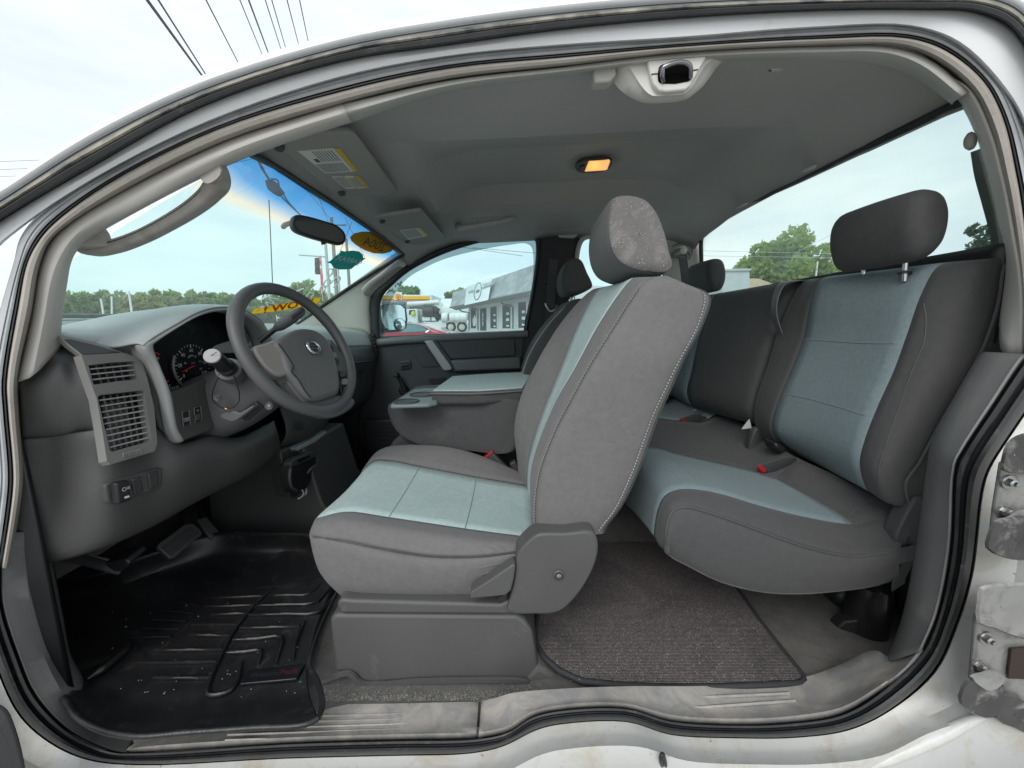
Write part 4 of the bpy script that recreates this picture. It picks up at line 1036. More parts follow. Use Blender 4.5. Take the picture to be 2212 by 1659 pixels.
# ================================================================== seats
def cloth(name, col, dirt=None, weave=900, bump=.35, **kw):
    return M(name, col, .92, .07, 60, bump=.6, bscale=520, spec=.2, sheen=.12, dirt=dirt, wrinkle=.16, wscale=8, **kw)
GREY = cloth('grey_seat_cloth', (.158, .153, .153), dirt=(.178, .172, .172), dscale=9, dlo=.5, dhi=.9, speck=(500, .66, .74, (.30, .28, .27)))
GREYD = cloth('shaded_seat_cloth', (.080, .079, .080), dirt=(.15, .146, .145), dscale=6, dlo=.58, dhi=.95)  # same grey cloth, lesser light of the rear put into its colour
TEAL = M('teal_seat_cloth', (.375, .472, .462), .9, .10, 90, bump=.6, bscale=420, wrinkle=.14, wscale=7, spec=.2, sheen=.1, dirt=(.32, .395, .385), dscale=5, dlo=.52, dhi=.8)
TEALR = M('shaded_teal_cloth', (.178, .228, .240), .9, .10, 110, bump=.6, bscale=420, wrinkle=.10, wscale=7, dirt=(.15, .19, .20), dscale=6, dlo=.55, dhi=.85, spec=.2, sheen=.1)  # same teal cloth, shade of the rear seat painted into it
THREAD = M('pale_thread', (.36, .355, .355), .8)
SEAM = M('seam_dark', (.10, .10, .10), .9)  # plain dark colour of the seam lines
SEAMT = M('teal_seam', (.20, .25, .25), .9)
SEATPL = M('seat_plastic', (.080, .0785, .077), .5, .06, 6, bump=.2, bscale=500, dirt=(.18, .175, .17), dscale=9, dlo=.6, dhi=.9)
def PT(l): return [P(*q) for q in l]
ds = Thing('driver_seat', 'grey cloth driver seat with pale teal centre panels, nearest the camera', 'seat', (-.05, 1.09, .52), 'seats')
c0 = [(738, 1289, .87), (775, 1294, .86), (850, 1296, .858), (935, 1296, .858), (1030, 1290, .86), (1125, 1278, .862)]
c1 = [(696, 1243, .857), (755, 1258, .842), (840, 1262, .836), (935, 1262, .836), (1033, 1256, .842), (1125, 1244, .85)]
c2 = [(678, 1172, .868), (746, 1181, .842), (837, 1199, .834), (935, 1213, .834), (1036, 1212, .842), (1125, 1202, .85)]
c3 = [(677, 1158, .875), (748, 1169, .85), (837, 1187, .846), (934, 1201, .846), (1037, 1201, .852), (1125, 1190, .86)]
c4 = [(685, 1132, .892), (750, 1130, .878), (840, 1144, .872), (935, 1158, .872), (1037, 1169, .874), (1130, 1172, .882)]
c5 = [(693, 1117, .92), (748, 1105, .925), (840, 1117, .93), (935, 1131, .93), (1037, 1146, .935), (1160, 1162, .94)]
c7 = [(808, 996, 1.25), (846, 996, 1.255), (903, 1007, 1.26), (965, 1019, 1.26), (1028, 1031, 1.26), (1150, 1051, 1.26)]
c8 = [(826, 973, 1.34), (870, 965, 1.345), (920, 965, 1.35), (970, 970, 1.35), (1030, 985, 1.35), (1150, 1036, 1.34)]
C = [PT(c) for c in (c0, c1, c2, c3, c4, c5)]
C7, C8 = PT(c7), PT(c8)
C6 = [a.lerp(b, .5) + V(0, 0, -.010) for a, b in zip(C[5], C7)]
C = C + [C6, C7, C8, [p + V(0, .035, -.05) for p in C8], [p + V(0, .03, -.20) for p in C8]]
CC = []
for r in C:
    m = sum(r, V(0, 0, 0)) / len(r)
    f = r[0]
    nose = V(f.x - .028, f.y + (1.09 - f.y) * .16, f.z + (.79 - f.z) * .28)
    nose2 = V(f.x - .03, f.y + (1.09 - f.y) * .4, f.z + (.76 - f.z) * .7)
    CC.append([nose2, nose] + r)
rows, parts = slice_loft(CC, 5, 4, [('cushion_side', 0, 3, 0, None, GREY), ('near_bolster', 3, 5, 0, None, GREY), ('cushion_insert', 5, 7, 0, None, TEAL), ('far_bolster', 7, 10, 0, None, GREY)], ds, solid=.006)
tube('piping', [p + V(0, -.002, .0) for p in spline(C[3], 5)], .0028, GREYD, ds, smooth_path=False, n=6)
for q in ([(907, 1008), (878, 1058), (840, 1117)], [(1029, 1032), (1020, 1080), (1005, 1141)]):
    tube('insert_seam', snaps(parts[2], q, .0005), .0012, SEAMT, ds, smooth_path=False, n=5)
# wrinkled cloth by the lever
for i, (a, b) in enumerate([((1100, 1214), (1010, 1232)), ((1102, 1220), (1022, 1248)), ((1103, 1226), (1045, 1258)), ((1085, 1194), (1040, 1176)), ((1095, 1190), (1062, 1172))]):
    tube('cloth_fold', [snap(parts[1] if b[1] < 1190 else parts[0], *q_, -.001) or P(*q_, .85) for q_ in (a, lerp2(a, b, .5), b)], .0026, GREY, ds, n=8, scales=[.6, 1, .1])
# pedestal, rails, shield, lever
BASEPL = SEATPL
base_o = [(711, 1338), (722, 1327), (1117, 1329), (1133, 1338), (1149, 1364), (1163, 1440), (1166, 1471), (1134, 1472), (1014, 1470), (783, 1477), (748, 1456), (722, 1452)]
prism('pedestal', [P(x, y, .817 + (.010 if y < 1345 else 0)) for x, y in base_o], V(0, .55, 0), BASEPL, ds, bevel=.012)
lip = [(668, 1484), (690, 1475), (748, 1454), (761, 1458), (783, 1477), (900, 1472), (1014, 1469), (1134, 1472), (1147, 1479), (1223, 1477)]
ribbon('pedestal_lip', [P(x, y, .808) for x, y in lip], V(0, 0, 1), .010, SEATPL, ds, t=.004, k=4)
prism('pedestal_foot', [P(x, y, .812) for x, y in ((1160, 1440), (1185, 1452), (1223, 1476), (1147, 1478), (1134, 1471))], V(0, .3, 0), CARPET, ds, bevel=.01)
prism('seat_rail', [P(x, y, .822) for x, y in ((726, 1306), (734, 1294), (760, 1297), (1080, 1306), (1096, 1298), (1140, 1290), (1140, 1327), (1094, 1328), (735, 1326))], V(0, .5, 0), SEATPL, ds, bevel=.007)
shield_o = spline([P(x, y, .815) for x, y in ((1150, 1160), (1165, 1152), (1220, 1151), (1279, 1148), (1291, 1166), (1291, 1198), (1277, 1238), (1246, 1287), (1207, 1322), (1150, 1327), (1096, 1322), (1102, 1290), (1110, 1250), (1114, 1212), (1120, 1190))], 3, True)
link('recliner_shield', pillow_mesh(shield_o, .812, .875, .008, 0), SEATPL, ds, sharp=70)
lathe('shield_bolt', [(.013, .006), (.013, -.002), (.010, -.004), (.009, .002), (.001, .002)], P(1207, 1242, .811), (0, 1, 0), SEATPL, ds, n=16)
lathe('bolt_head', [(.006, .004), (.006, -.004), (.001, -.005)], P(1207, 1242, .811), (0, 1, 0), STEEL, ds, n=6)
prism('recliner_lever', [P(x, y, .80) for x, y in ((1016, 1280), (1060, 1252), (1108, 1219), (1114, 1222), (1110, 1252), (1104, 1276), (1092, 1287), (1040, 1292), (1015, 1294))], V(0, .035, 0), SEATPL, ds, bevel=.008)
prism('lever_slot', [P(x, y, .8145) for x, y in ((1076, 1290), (1097, 1284), (1092, 1298), (1074, 1300))], V(0, .01, 0), DARKER, ds)
tube('shield_crease', [P(1141, 1190, .8165), P(1150, 1172, .8165), P(1160, 1165, .8165)], .002, SEATPL, ds, n=5)
# backrest
R0 = [(1304, 1143), (1342, 1090), (1380, 1010), (1420, 900), (1448, 838), (1476, 775), (1518, 695), (1530, 640)]
R1 = [(1293, 1146), (1328, 1098), (1366, 1016), (1408, 900), (1436, 840), (1464, 782), (1507, 700), (1519, 634)]
R2 = [(1228, 1151), (1243, 1096), (1265, 1018), (1302, 922), (1335, 850), (1370, 780), (1424, 690), (1458, 612)]
R3 = [(1156, 1151), (1155, 1092), (1165, 1020), (1196, 936), (1232, 865), (1271, 794), (1328, 702), (1388, 612)]
R4 = [(1151, 1152), (1147, 1090), (1153, 1016), (1179, 937), (1214, 864), (1257, 796), (1317, 695), (1378, 606)]
R5 = [(1150, 1152), (1146, 1090), (1147, 1018), (1164, 955), (1200, 868), (1240, 799), (1300, 690), (1364, 603)]
R7 = [(1140, 1130), (1138, 1080), (1138, 1010), (1150, 955), (1172, 890), (1209, 799), (1253, 690), (1293, 624)]
R8 = [(1128, 1130), (1124, 1075), (1118, 1000), (1111, 925), (1124, 860), (1151, 799), (1212, 697), (1278, 627)]
def RY(l, Y, ytop): return [P(x, y, Y + (ytop - Y) * max(0, (i - 5) / 2)) for i, (x, y) in enumerate(l)]
K0, K1, K2, K3, K4, K5, K7, K8 = RY(R0, .89, .92), RY(R1, .868, .90), RY(R2, .853, .885), RY(R3, .864, .89), RY(R4, .895, .92), RY(R5, .955, .965), RY(R7, 1.25, 1.24), RY(R8, 1.325, 1.29)
K6 = [a.lerp(b, .5) + V(.012, 0, 0) for a, b in zip(K5, K7)]
K9 = [p + V(.05, .03, 0) for p in K8]
K10 = [V(a.x - .01, 2.2 - a.y, a.z) for a in K0]
K11 = [(a + b) / 2 + V(.025, 0, 0) for a, b in zip(K0, K10)]
KK = [K0, K1, K2, K3, K4, K5, K6, K7, K8, K9, K10, K11]
cen = sum((r[-1] for r in KK), V(0, 0, 0)) / len(KK)
KB = []
for r in KK:
    b0 = r[0]; t = r[-1]
    KB.append([b0 + V(0, 0, -.01)] + r + [t.lerp(V(cen.x, t.y, cen.z), .35) + V(0, .012 if t.y < 1.1 else -.01, .012), t.lerp(V(cen.x, t.y, cen.z), .8) + V(0, .02 if t.y < 1.1 else -.02, .018), V(cen.x, t.y + (.02 if t.y < 1.1 else -.02), cen.z + .019)])
rows, parts = slice_loft(KB, 5, 4, [('backrest_side', 0, 3, 0, None, GREY), ('near_back_bolster', 3, 5, 0, None, GREY), ('backrest_insert', 5, 7, 0, None, TEAL), ('far_back_bolster', 7, 9, 0, None, GREY), ('seat_back_panel', 9, 12, 0, None, GREYD)], ds, close_v=True, solid=.004)
sp3 = rows[12][6:40]
link('stitching', stitch_mesh([p + V(-.001, -.0022, 0) for p in sp3], .0075, .0048, .0010, V(-.3, -.95, 0).normalized(), .0022), THREAD, ds)['kind'] = 'stuff'
sp1 = rows[4][5:42]
link('stitching', stitch_mesh([p + V(0, -.002, 0) for p in sp1], .0075, .0048, .0010, V(.2, -.97, 0).normalized(), .0022), THREAD, ds)['kind'] = 'stuff'
tube('side_seam', [p + V(0, -.0008, 0) for p in sp3], .0013, SEAM, ds, smooth_path=False, n=5)
tube('side_seam', [p + V(0, -.0005, 0) for p in sp1], .0013, SEAM, ds, smooth_path=False, n=5)
# headrest
HRD = cloth('headrest_cloth', (.175, .167, .163), dirt=(.33, .30, .28), dscale=16, dlo=.48, dhi=.72, speck=(260, .66, .72, (.62, .60, .57)))
HRF = cloth('headrest_front', (.15, .148, .146))
hr = [(1326, 423), (1348, 417), (1377, 420), (1400, 430), (1421, 456), (1438, 497), (1450, 545), (1457, 576), (1440, 590), (1397, 587), (1366, 580), (1339, 566), (1322, 540), (1314, 500), (1316, 460)]
ol = spline([P(x, y, .985) for x, y in hr], 3, True)
link('headrest', pillow_mesh(ol, .987, 1.25, .030, .02, shear=(0, -.012)), HRF, ds, sharp=70)
csum = sum(ol, V(0, 0, 0)) / len(ol)
rws = []
for f_, yy in ((.955, .9905), (.90, .9865), (.75, .9835), (.4, .982), (.02, .9815)):
    rws.append([V(csum.x + (p.x - csum.x) * f_, yy, csum.z + (p.z - csum.z) * f_) for p in ol])
link('headrest_side_panel', fix_normals(grid_mesh(rws, True)), HRD, ds)
link('headrest_stitching', stitch_mesh([V(csum.x + (p.x - csum.x) * .955, .989, csum.z + (p.z - csum.z) * .955) for p in ol[27:] + ol[:1]], .006, .004, .0009, V(0, -1, 0), .003), THREAD, ds)['kind'] = 'stuff'
for yy in (1.07, 1.17):
    tube('headrest_post', [P(1370, 600, .95) * 0 + V(.335, yy, 1.44), V(.355, yy, 1.54)], .006, CHROME, ds, n=10)
# seat belt buckle of the driver
RBTN = M('red_button', (.36, .02, .025), .35)
bk = Thing('seat_belt_buckle', 'black buckle with red button standing beside the driver cushion', 'buckle', P(1075, 1010, 1.38), 'seat belt buckles')
prism('buckle_body', [P(x, y, 1.365) for x, y in ((1046, 993), (1064, 977), (1099, 1014), (1092, 1022), (1080, 1021))], V(0, .03, 0), DARK, bk, bevel=.005)
prism('red_button', [P(x, y, 1.362) for x, y in ((1044, 990), (1063, 973.5), (1066, 977), (1047, 994))], V(0, .03, 0), RBTN, bk, bevel=.002)
tube('stalk', [P(1085, 1018, 1.38), P(1105, 1040, 1.38), P(1115, 1060, 1.38)], .012, DARKER, bk, n=8)
bk2 = Thing('seat_belt_buckle', 'plain dark buckle lying behind the red one by the driver backrest', 'buckle', P(1115, 1010, 1.40), 'seat belt buckles')
prism('buckle_body', [P(x, y, 1.39) for x, y in ((1100, 1003), (1112, 996), (1126, 1018), (1113, 1026))], V(0, .03, 0), DARK, bk2, bevel=.005)
prism('latch_plate', [P(x, y, 1.385) for x, y in ((1112, 1023), (1126, 1006), (1130, 1010), (1117, 1028))], V(0, .004, 0), STEEL, bk2)
# ================================================================== passenger seat
ps = Thing('passenger_seat', 'dark grey passenger seat half hidden behind the driver seat', 'seat', (.0, 2.0, .52), 'seats')
pillow('headrest', [(1222, 570), (1238, 556), (1256, 559), (1270, 587), (1282, 617), (1272, 626), (1240, 637), (1222, 634), (1214, 608)], 1.88, 2.14, GREYD, ps, .03, .02)
pillow('backrest', [(1240, 646), (1209, 678), (1175, 720), (1148, 765), (1132, 810), (1125, 860), (1135, 930), (1180, 935), (1240, 800), (1300, 690), (1295, 652)], 1.76, 2.24, GREYD, ps, .05, .0)
tube('back_seam', [P(x, y, 1.80) for x, y in ((1236, 648), (1205, 678), (1170, 721), (1143, 766), (1127, 811))], .003, THREAD, ps, n=5)
for yy in (1.95, 2.07): tube('headrest_post', [V(.30, yy, 1.44), V(.315, yy, 1.54)], .006, CHROME, ps, n=8)
pillow('cushion', [(860, 985), (900, 960), (1120, 975), (1130, 1050), (900, 1060), (855, 1020)], 1.78, 2.2, GREYD, ps, .05, .0)
# ================================================================== centre console seat
cs = Thing('center_console', 'grey folded centre armrest with teal lid and cup holder tray', 'console', (.0, 1.6, .55))
cb = [(836, 877), (848, 873), (930, 868), (1125, 866), (1122, 930), (1112, 975), (1078, 983), (1026, 977), (945, 972), (893, 958), (858, 936), (841, 906)]
pillow('console_body', cb, 1.375, 1.80, GREYD, cs, .014, .0, k=3)
CT = PT([(843, 876, 1.38), (922, 869, 1.38), (936, 836, 1.70), (905, 838, 1.72), (893, 843, 1.70)])
for p in CT: p.z = 1.085
CT = [PZ(843, 875, 1.083), PZ(848, 868, 1.083), PZ(893, 841, 1.083), PZ(915, 838, 1.083), PZ(945, 838, 1.083), PZ(945, 868, 1.083), PZ(925, 872, 1.083)]
prism('cup_holder_tray', CT, V(0, 0, -.014), M('tray_plastic', (.17, .21, .21), .5, .06, 9, bump=.15, bscale=400), cs, bevel=.006)
for q, r_ in (((878, 867), .042), ((912, 852), .045)):
    cch = PZ(*q, 1.0845)
    cu_ = lathe('cup_holder', [(r_, .0), (r_ * .96, -.001), (r_ * .5, -.001), (.001, -.001)], cch, (0, 0, 1), DARKER, cs, n=24)
    tube('cup_rim', [cch + V(math.cos(a) * r_, math.sin(a) * r_, .0) for a in np.linspace(0, 6.2832, 24, endpoint=False)], .003, DARK, cs, closed=True, smooth_path=False, n=6)
LZ = 1.118
lid = [PZ(930, 843, LZ), PZ(974, 812, LZ), PZ(1060, 806, LZ), PZ(1132, 803, LZ), PZ(1150, 806, LZ), PZ(1132, 837, LZ), PZ(1030, 843, LZ)]
prism('armrest_lid', [p + V(0, 0, -.004) for p in lid], V(0, 0, -.05), GREYD, cs, bevel=.014, seg=4)
prism('lid_top_panel', [p + (sum(lid, V(0, 0, 0)) / 7 - p) * .03 for p in lid], V(0, 0, -.008), TEAL, cs, bevel=.004)
tube('lid_piping', [p + V(0, -.002, -.012) for p in (lid[0], lid[6], lid[5])], .003, GREY, cs, n=6)
pillow('center_cushion', [(836, 975), (860, 945), (900, 938), (1000, 950), (1000, 1000), (850, 1000)], 1.42, 1.74, GREYD, cs, .03, 0)
# ================================================================== rear bench
rb = Thing('rear_bench', 'rear bench seat with teal panels across the back of the cab', 'seat', (.7, 1.5, .52), 'seats')
D = [(1441, 1193), (1438, 1150), (1446, 1114), (1458, 1099), (1480, 1094), (1557, 1115), (1690, 1164), (1779, 1191), (1846, 1200), (1903, 1194), (1945, 1190)]
E = [(1424, 1178), (1423, 1135), (1432, 1100), (1446, 1082), (1475, 1074), (1555, 1093), (1690, 1138), (1785, 1166), (1850, 1176), (1905, 1172), (1950, 1165)]
Fn = [(1412, 1158), (1415, 1130), (1421, 1100), (1436, 1071), (1468, 1057), (1540, 1063), (1640, 1092), (1745, 1118), (1841, 1132), (1885, 1125), (1960, 1105)]
Hf = [(1340, 1075), (1340, 1050), (1345, 1015), (1360, 980), (1397, 964), (1468, 980), (1557, 1000), (1625, 1017), (1674, 1032), (1690, 1020), (1715, 985)]
b1 = [(1441, 1194), (1443, 1195), (1450, 1200), (1460, 1207), (1480, 1217), (1557, 1255), (1646, 1277), (1730, 1281), (1823, 1274), (1890, 1264), (1940, 1250)]
b0 = [(1450, 1197), (1455, 1199), (1462, 1204), (1475, 1211), (1495, 1219), (1565, 1254), (1650, 1275), (1732, 1280), (1823, 1273), (1890, 1262), (1940, 1249)]
bm_ = [lerp2(a, b, .5) for a, b in zip(D, b1)]
GB = [[P(*q, .90) for q in b0], [P(*q, .852) for q in b1], [P(*q, .832) for q in bm_], [P(*q, .842) for q in D], [P(*q, .866) for q in E], [P(*q, .915) for q in Fn]]
hY = [1.28, 1.28, 1.28, 1.28, 1.285, 1.29, 1.25, 1.19, 1.14, 1.16, 1.20]
GH = [P(*q, y) for q, y in zip(Hf, hY)]
GG = [a.lerp(b, .5) + V(0, 0, .004) for a, b in zip(GB[-1], GH)]
GI = [V(p.x + (.0 if i < 5 else .03), 1.47, p.z + .012) for i, p in enumerate(GH)]
GJ = [V(p.x + .02, 1.75, p.z + .01) for p in GI]
GK = [V(p.x + .02, 2.22, p.z + .0) for p in GI]
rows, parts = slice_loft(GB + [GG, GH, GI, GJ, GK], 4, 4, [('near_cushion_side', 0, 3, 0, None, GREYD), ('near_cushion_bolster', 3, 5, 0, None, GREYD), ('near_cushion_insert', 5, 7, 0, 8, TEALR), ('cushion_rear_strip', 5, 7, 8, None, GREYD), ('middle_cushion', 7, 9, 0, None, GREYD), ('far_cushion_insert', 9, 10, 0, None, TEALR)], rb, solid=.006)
link('cushion_stitching', stitch_mesh([p + V(0, -.003, .001) for p in rows[12][1:37]], .0075, .005, .0008, V(0, -.9, .4).normalized(), .001), SEATPL, rb)['kind'] = 'stuff'
tube('cushion_piping', [p + V(0, -.002, 0) for p in rows[12][:38]], .0022, SEAM, rb, smooth_path=False, n=5)
tube('cushion_hem', [p + V(0, .004, -.002) for p in rows[4][:38]], .004, CARPET, rb, smooth_path=False, n=6)
tube('insert_crease', snaps(parts[2], ((1450, 986), (1490, 1024), (1536, 1062)), .0004), .0010, SEAMT, rb, smooth_path=False, n=5)
link('cushion_underside', prism_mesh([V(.50, 1.0, .74), V(.95, .95, .68), V(.98, 2.2, .68), V(.5, 2.2, .74)], V(0, 0, -.02)), DARKER, rb)
# strip creases
tube('strip_seam', snaps(parts[3], ((1830, 1118), (1850, 1098), (1882, 1080)), .0005), .0022, SEAM, rb, smooth_path=False, n=5)
tube('strip_seam', snaps(parts[3], ((1888, 1135), (1910, 1120), (1930, 1108)), .0005), .0022, SEAM, rb, smooth_path=False, n=5)
# near backrest
RA = [(1965, 1088), (1957, 1042), (1985, 1000), (2030, 915), (2085, 820), (2128, 740), (2157, 650), (2172, 570)]
RB = [(1912, 1080), (1897, 1032), (1922, 970), (1965, 895), (2010, 805), (2045, 725), (2076, 640), (2106, 575)]
RC = [(1872, 1056), (1857, 1000), (1868, 950), (1895, 880), (1931, 800), (1960, 720), (1988, 640), (2020, 581)]
RE = [(1714, 977), (1681, 953), (1667, 925), (1680, 870), (1709, 800), (1737, 725), (1751, 650), (1769, 608)]
RF = [(1690, 985), (1657, 955), (1642, 905), (1650, 855), (1672, 795), (1698, 722), (1724, 650), (1747, 612)]
RG_ = [(1662, 968), (1638, 937), (1629, 892), (1637, 850), (1656, 795), (1679, 718), (1711, 645), (1731, 613)]
BK = [[P(*q, .872) + V(.07, -.0, 0) for q in RA], [P(*q, .872) for q in RA], [P(*q, .885) for q in RB], [P(*q, .95) for q in RC]]
le = [P(*q, 1.265) for q in RE]
BK += [[a.lerp(b, .5) + V(.006, 0, 0) for a, b in zip(BK[3], le)], le, [P(*q, 1.34) for q in RF], [P(*q, 1.395) for q in RG_], [P(*q, 1.40) + V(.07, 0, 0) for q in RG_]]
BB = []
for r in BK:
    t = r[-1]
    BB.append([r[0] + V(.04, 0, -.012), r[0] + V(.012, 0, -.010)] + r + [t + V(.022, 0, .014), t + V(.07, 0, .016), t + V(.12, 0, .0)])
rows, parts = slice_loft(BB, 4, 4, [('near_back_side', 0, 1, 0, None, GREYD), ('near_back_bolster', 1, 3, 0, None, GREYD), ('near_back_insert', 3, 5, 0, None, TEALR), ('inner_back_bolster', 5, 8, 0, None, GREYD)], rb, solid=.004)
link('back_stitching', stitch_mesh([p + V(-.002, 0, .0) for p in rows[4][10:36]], .009, .006, .0008, V(-.9, -.4, 0).normalized(), .001), SEATPL, rb)['kind'] = 'stuff'
tube('back_piping', [p + V(-.002, -.002, 0) for p in rows[4][8:38]], .0028, SEAM, rb, smooth_path=False, n=5)
def back_pt(x, y):
    t = max(0, min(1, (1950 - x) / 240)); return P(x, y, .955 + t * .305)
for q in (((1739, 733), (1800, 737), (1870, 741), (1953, 742)), ((1693, 851), (1750, 862), (1815, 880), (1886, 903))):
    tube('insert_seam', snaps(parts[2], q, .0004), .0014, SEAMT, rb, smooth_path=False, n=5)
tube('bolster_seam', snaps(parts[1], ((1912, 1070), (1898, 1020), (1912, 965), (1940, 885), (1970, 800), (1996, 735), (2000, 690), (1995, 655)), .0004), .0012, SEATPL, rb, smooth_path=False, n=5)
# middle and far backrest
MA = [(1636, 915), (1622, 885), (1640, 800), (1664, 725), (1697, 645), (1716, 616)]
MC = [(1497, 878), (1484, 850), (1494, 800), (1508, 737), (1526, 678), (1543, 640)]
m0 = [P(*q, 1.42) for q in MA]; m2 = [P(*q, 1.94) for q in MC]
m1 = [a.lerp(b, .5) + V(-.012, 0, 0) for a, b in zip(m0, m2)]
MM = [[p + V(.06, -.005, 0) for p in m0], m0, [a.lerp(b, .12) + V(-.014, 0, 0) for a, b in zip(m0, m2)], m1, m2, [p + V(.0, .30, .004) for p in m2]]
MB_ = [[r[0] + V(.05, 0, -.012)] + r + [r[-1] + V(.02, 0, .014), r[-1] + V(.10, 0, .012)] for r in MM]
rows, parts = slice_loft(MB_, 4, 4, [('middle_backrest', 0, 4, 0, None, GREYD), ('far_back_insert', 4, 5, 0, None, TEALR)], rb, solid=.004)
tube('far_insert_seam', [P(1508, 716, 1.945), P(1490, 717, 2.1), P(1475, 718, 2.22)], .0025, SEAM, rb, n=5)
tube('middle_seam', snaps(parts[0], ((1530, 880), (1520, 830), (1538, 740), (1562, 650)), .0004), .0016, SEAM, rb, smooth_path=False, n=5)
# headrests
HR2 = [(1988, 420), (2010, 400), (2050, 404), (2066, 436), (2064, 490), (2050, 530), (2023, 555), (1994, 556), (1978, 510), (1977, 460)]
nh = pillow('near_headrest', HR2, .935, 1.195, GREYD, rb, .038, .03)
link('headrest_stitching', stitch_mesh([P(x, y, .962) + V(-.004, 0, 0) for x, y in ((1968, 430), (1962, 470), (1962, 520), (1970, 555))], .006, .004, .0009, V(-.7, -.7, 0).normalized(), .003), SEATPL, rb)['kind'] = 'stuff'
for x, y, yy in ((1861, 592, 1.14), (1950, 575, 1.0)):
    a = P(x, y + 6, yy); tube('headrest_post', [a + V(.01, 0, -.03), a + V(.004, 0, .04)], .0065, CHROME, rb, n=10)
    lathe('post_collar', [(.014, 0), (.014, .006), (.008, .008)], a + V(.006, 0, -.012), (0, 0, 1), DARKER, rb, n=12)
pillow('far_headrest', [(1534, 563), (1546, 557), (1564, 560), (1572, 585), (1570, 610), (1561, 626), (1541, 628), (1533, 610), (1530, 585)], 1.88, 2.12, GREYD, rb, .03, .02)
# ---- belts and small things in the back
WEB = M('belt_webbing', (.06, .062, .064), .7, .08, 20, bump=.3, bscale=600)
WEBG = M('grey_belt_webbing', (.16, .15, .155), .6, .08, 20, bump=.3, bscale=600)
sbm = Thing('seat_belt', 'grey belt webbing looping over the top of the rear middle backrest', 'seat belt', P(1680, 700, 1.38), 'seat belts')
ribbon('webbing', [P(1745, 606, 1.42), P(1715, 607, 1.40), P(1690, 614, 1.385), P(1676, 640, 1.375), P(1672, 675, 1.37), P(1684, 718, 1.37)], V(.25, .95, .1), .048, WEBG, sbm)
sbn = Thing('seat_belt', 'black belt hanging from the near rear pillar guide', 'seat belt', P(2120, 320, .92), 'seat belts')
ribbon('webbing', [P(2126, 318, .93), P(2134, 370, .93), P(2150, 430, .925), P(2168, 500, .92), P(2182, 575, .91)], V(.5, -.8, 0), .040, WEB, sbn)
pillow('belt_guide', [(2098, 302), (2101, 286), (2109, 280), (2116, 288), (2116, 314), (2108, 320), (2101, 316)], .90, .92, GHM, sbn, .012, 0)
sbl = Thing('seat_belt', 'black lower belt loop at the end of the near rear cushion', 'seat belt', P(1940, 1230, .85), 'seat belts')
ribbon('webbing', [P(1905, 1196, .85), P(1925, 1204, .842), P(1950, 1199, .842), P(1985, 1190, .85)], V(0, .5, .8), .03, WEB, sbl)
ribbon('webbing', [P(1975, 1195, .852), P(1955, 1225, .85), P(1942, 1252, .852), P(1940, 1268, .86)], V(.9, .2, .3), .04, WEB, sbl)
pillow('anchor_cover', [(1935, 1170), (1960, 1110), (1985, 1075), (2000, 1075), (1985, 1190), (1950, 1196)], .86, .90, DARK, sbl, .012, 0)
prism('anchor_slot', [P(x, y, .8585) for x, y in ((1957, 1182), (1963, 1160), (1969, 1160), (1963, 1184))], V(0, .004, 0), DARKER, sbl)
def buckle(label, red, body, Y, dirv=V(0, .05, .0)):
    b = Thing('seat_belt_buckle', label, 'buckle', P(*body[0], Y), 'seat belt buckles')
    prism('buckle_body', [P(x, y, Y) for x, y in body], V(.02, .02, -.025), DARK, b, bevel=.004)
    prism('red_button', [P(x, y, Y - .004) for x, y in red], V(.006, .01, -.014), RBTN, b, bevel=.002)
buckle('rear buckle with red button lying on the near cushion', [(1637, 1004), (1645, 1003), (1655, 1012), (1655, 1021), (1646, 1018), (1637, 1009)], [(1645, 1002), (1690, 988), (1722, 988), (1705, 1004), (1656, 1022), (1650, 1010)], 1.17)
buckle('rear buckle with red button on the middle of the bench', [(1467, 903), (1475, 903), (1494, 917), (1491, 921), (1482, 920)], [(1472, 902), (1500, 893), (1527, 900), (1515, 912), (1494, 921)], 1.75)
stk = Thing('belt_stalk', 'black webbing stalk standing behind the near rear buckle', 'belt stalk', P(1635, 990, 1.38))
ribbon('webbing', [P(1645, 922, 1.40), P(1640, 950, 1.385), P(1630, 980, 1.37), P(1618, 995, 1.36)], V(.4, .9, 0), .045, WEB, stk)
pillow('stalk_sleeve', [(1618, 990), (1634, 925), (1652, 930), (1650, 960), (1632, 998)], 1.36, 1.39, DARK, stk, .01, 0)
pillow('recliner_knob', [(1676, 958), (1690, 962), (1702, 972), (1690, 980), (1676, 972)], 1.22, 1.28, DARKER, stk, .012, 0)
cl_ = Thing('metal_clip', 'small silver latch tongue behind the middle buckle', 'clip', P(1510, 890, 1.80))
tube('tongue', [P(1497, 890, 1.8), P(1506, 886, 1.8), P(1516, 890, 1.8), P(1508, 893, 1.8)], .006, STEEL, cl_, n=6)
tgl = Thing('paper_tag', 'white paper tag corner sticking out under the middle backrest', 'tag', P(1612, 920, 1.40))
prism('tag', [P(1619, 905, 1.39), P(1624, 925, 1.40), P(1602, 927, 1.41)], V(0, .002, 0), M('tag_white', (.75, .75, .72), .7), tgl)
fb = Thing('far_seat_belt', 'belt hanging from its guide on the far rear pillar', 'seat belt', P(1473, 545, 2.24), 'seat belts')
lathe('belt_guide', [(.022, .02), (.03, 0), (.022, -.02), (.001, -.026)], P(1473, 541, 2.22), (0, 1, 0), PILLAR, fb, n=16)
tube('guide_loop', [P(1452, 552, 2.215), P(1457, 545, 2.21), P(1473, 538, 2.205), P(1487, 544, 2.21), P(1491, 552, 2.215), P(1473, 556, 2.21)], .008, GREYTRIM, fb, closed=True, n=8)
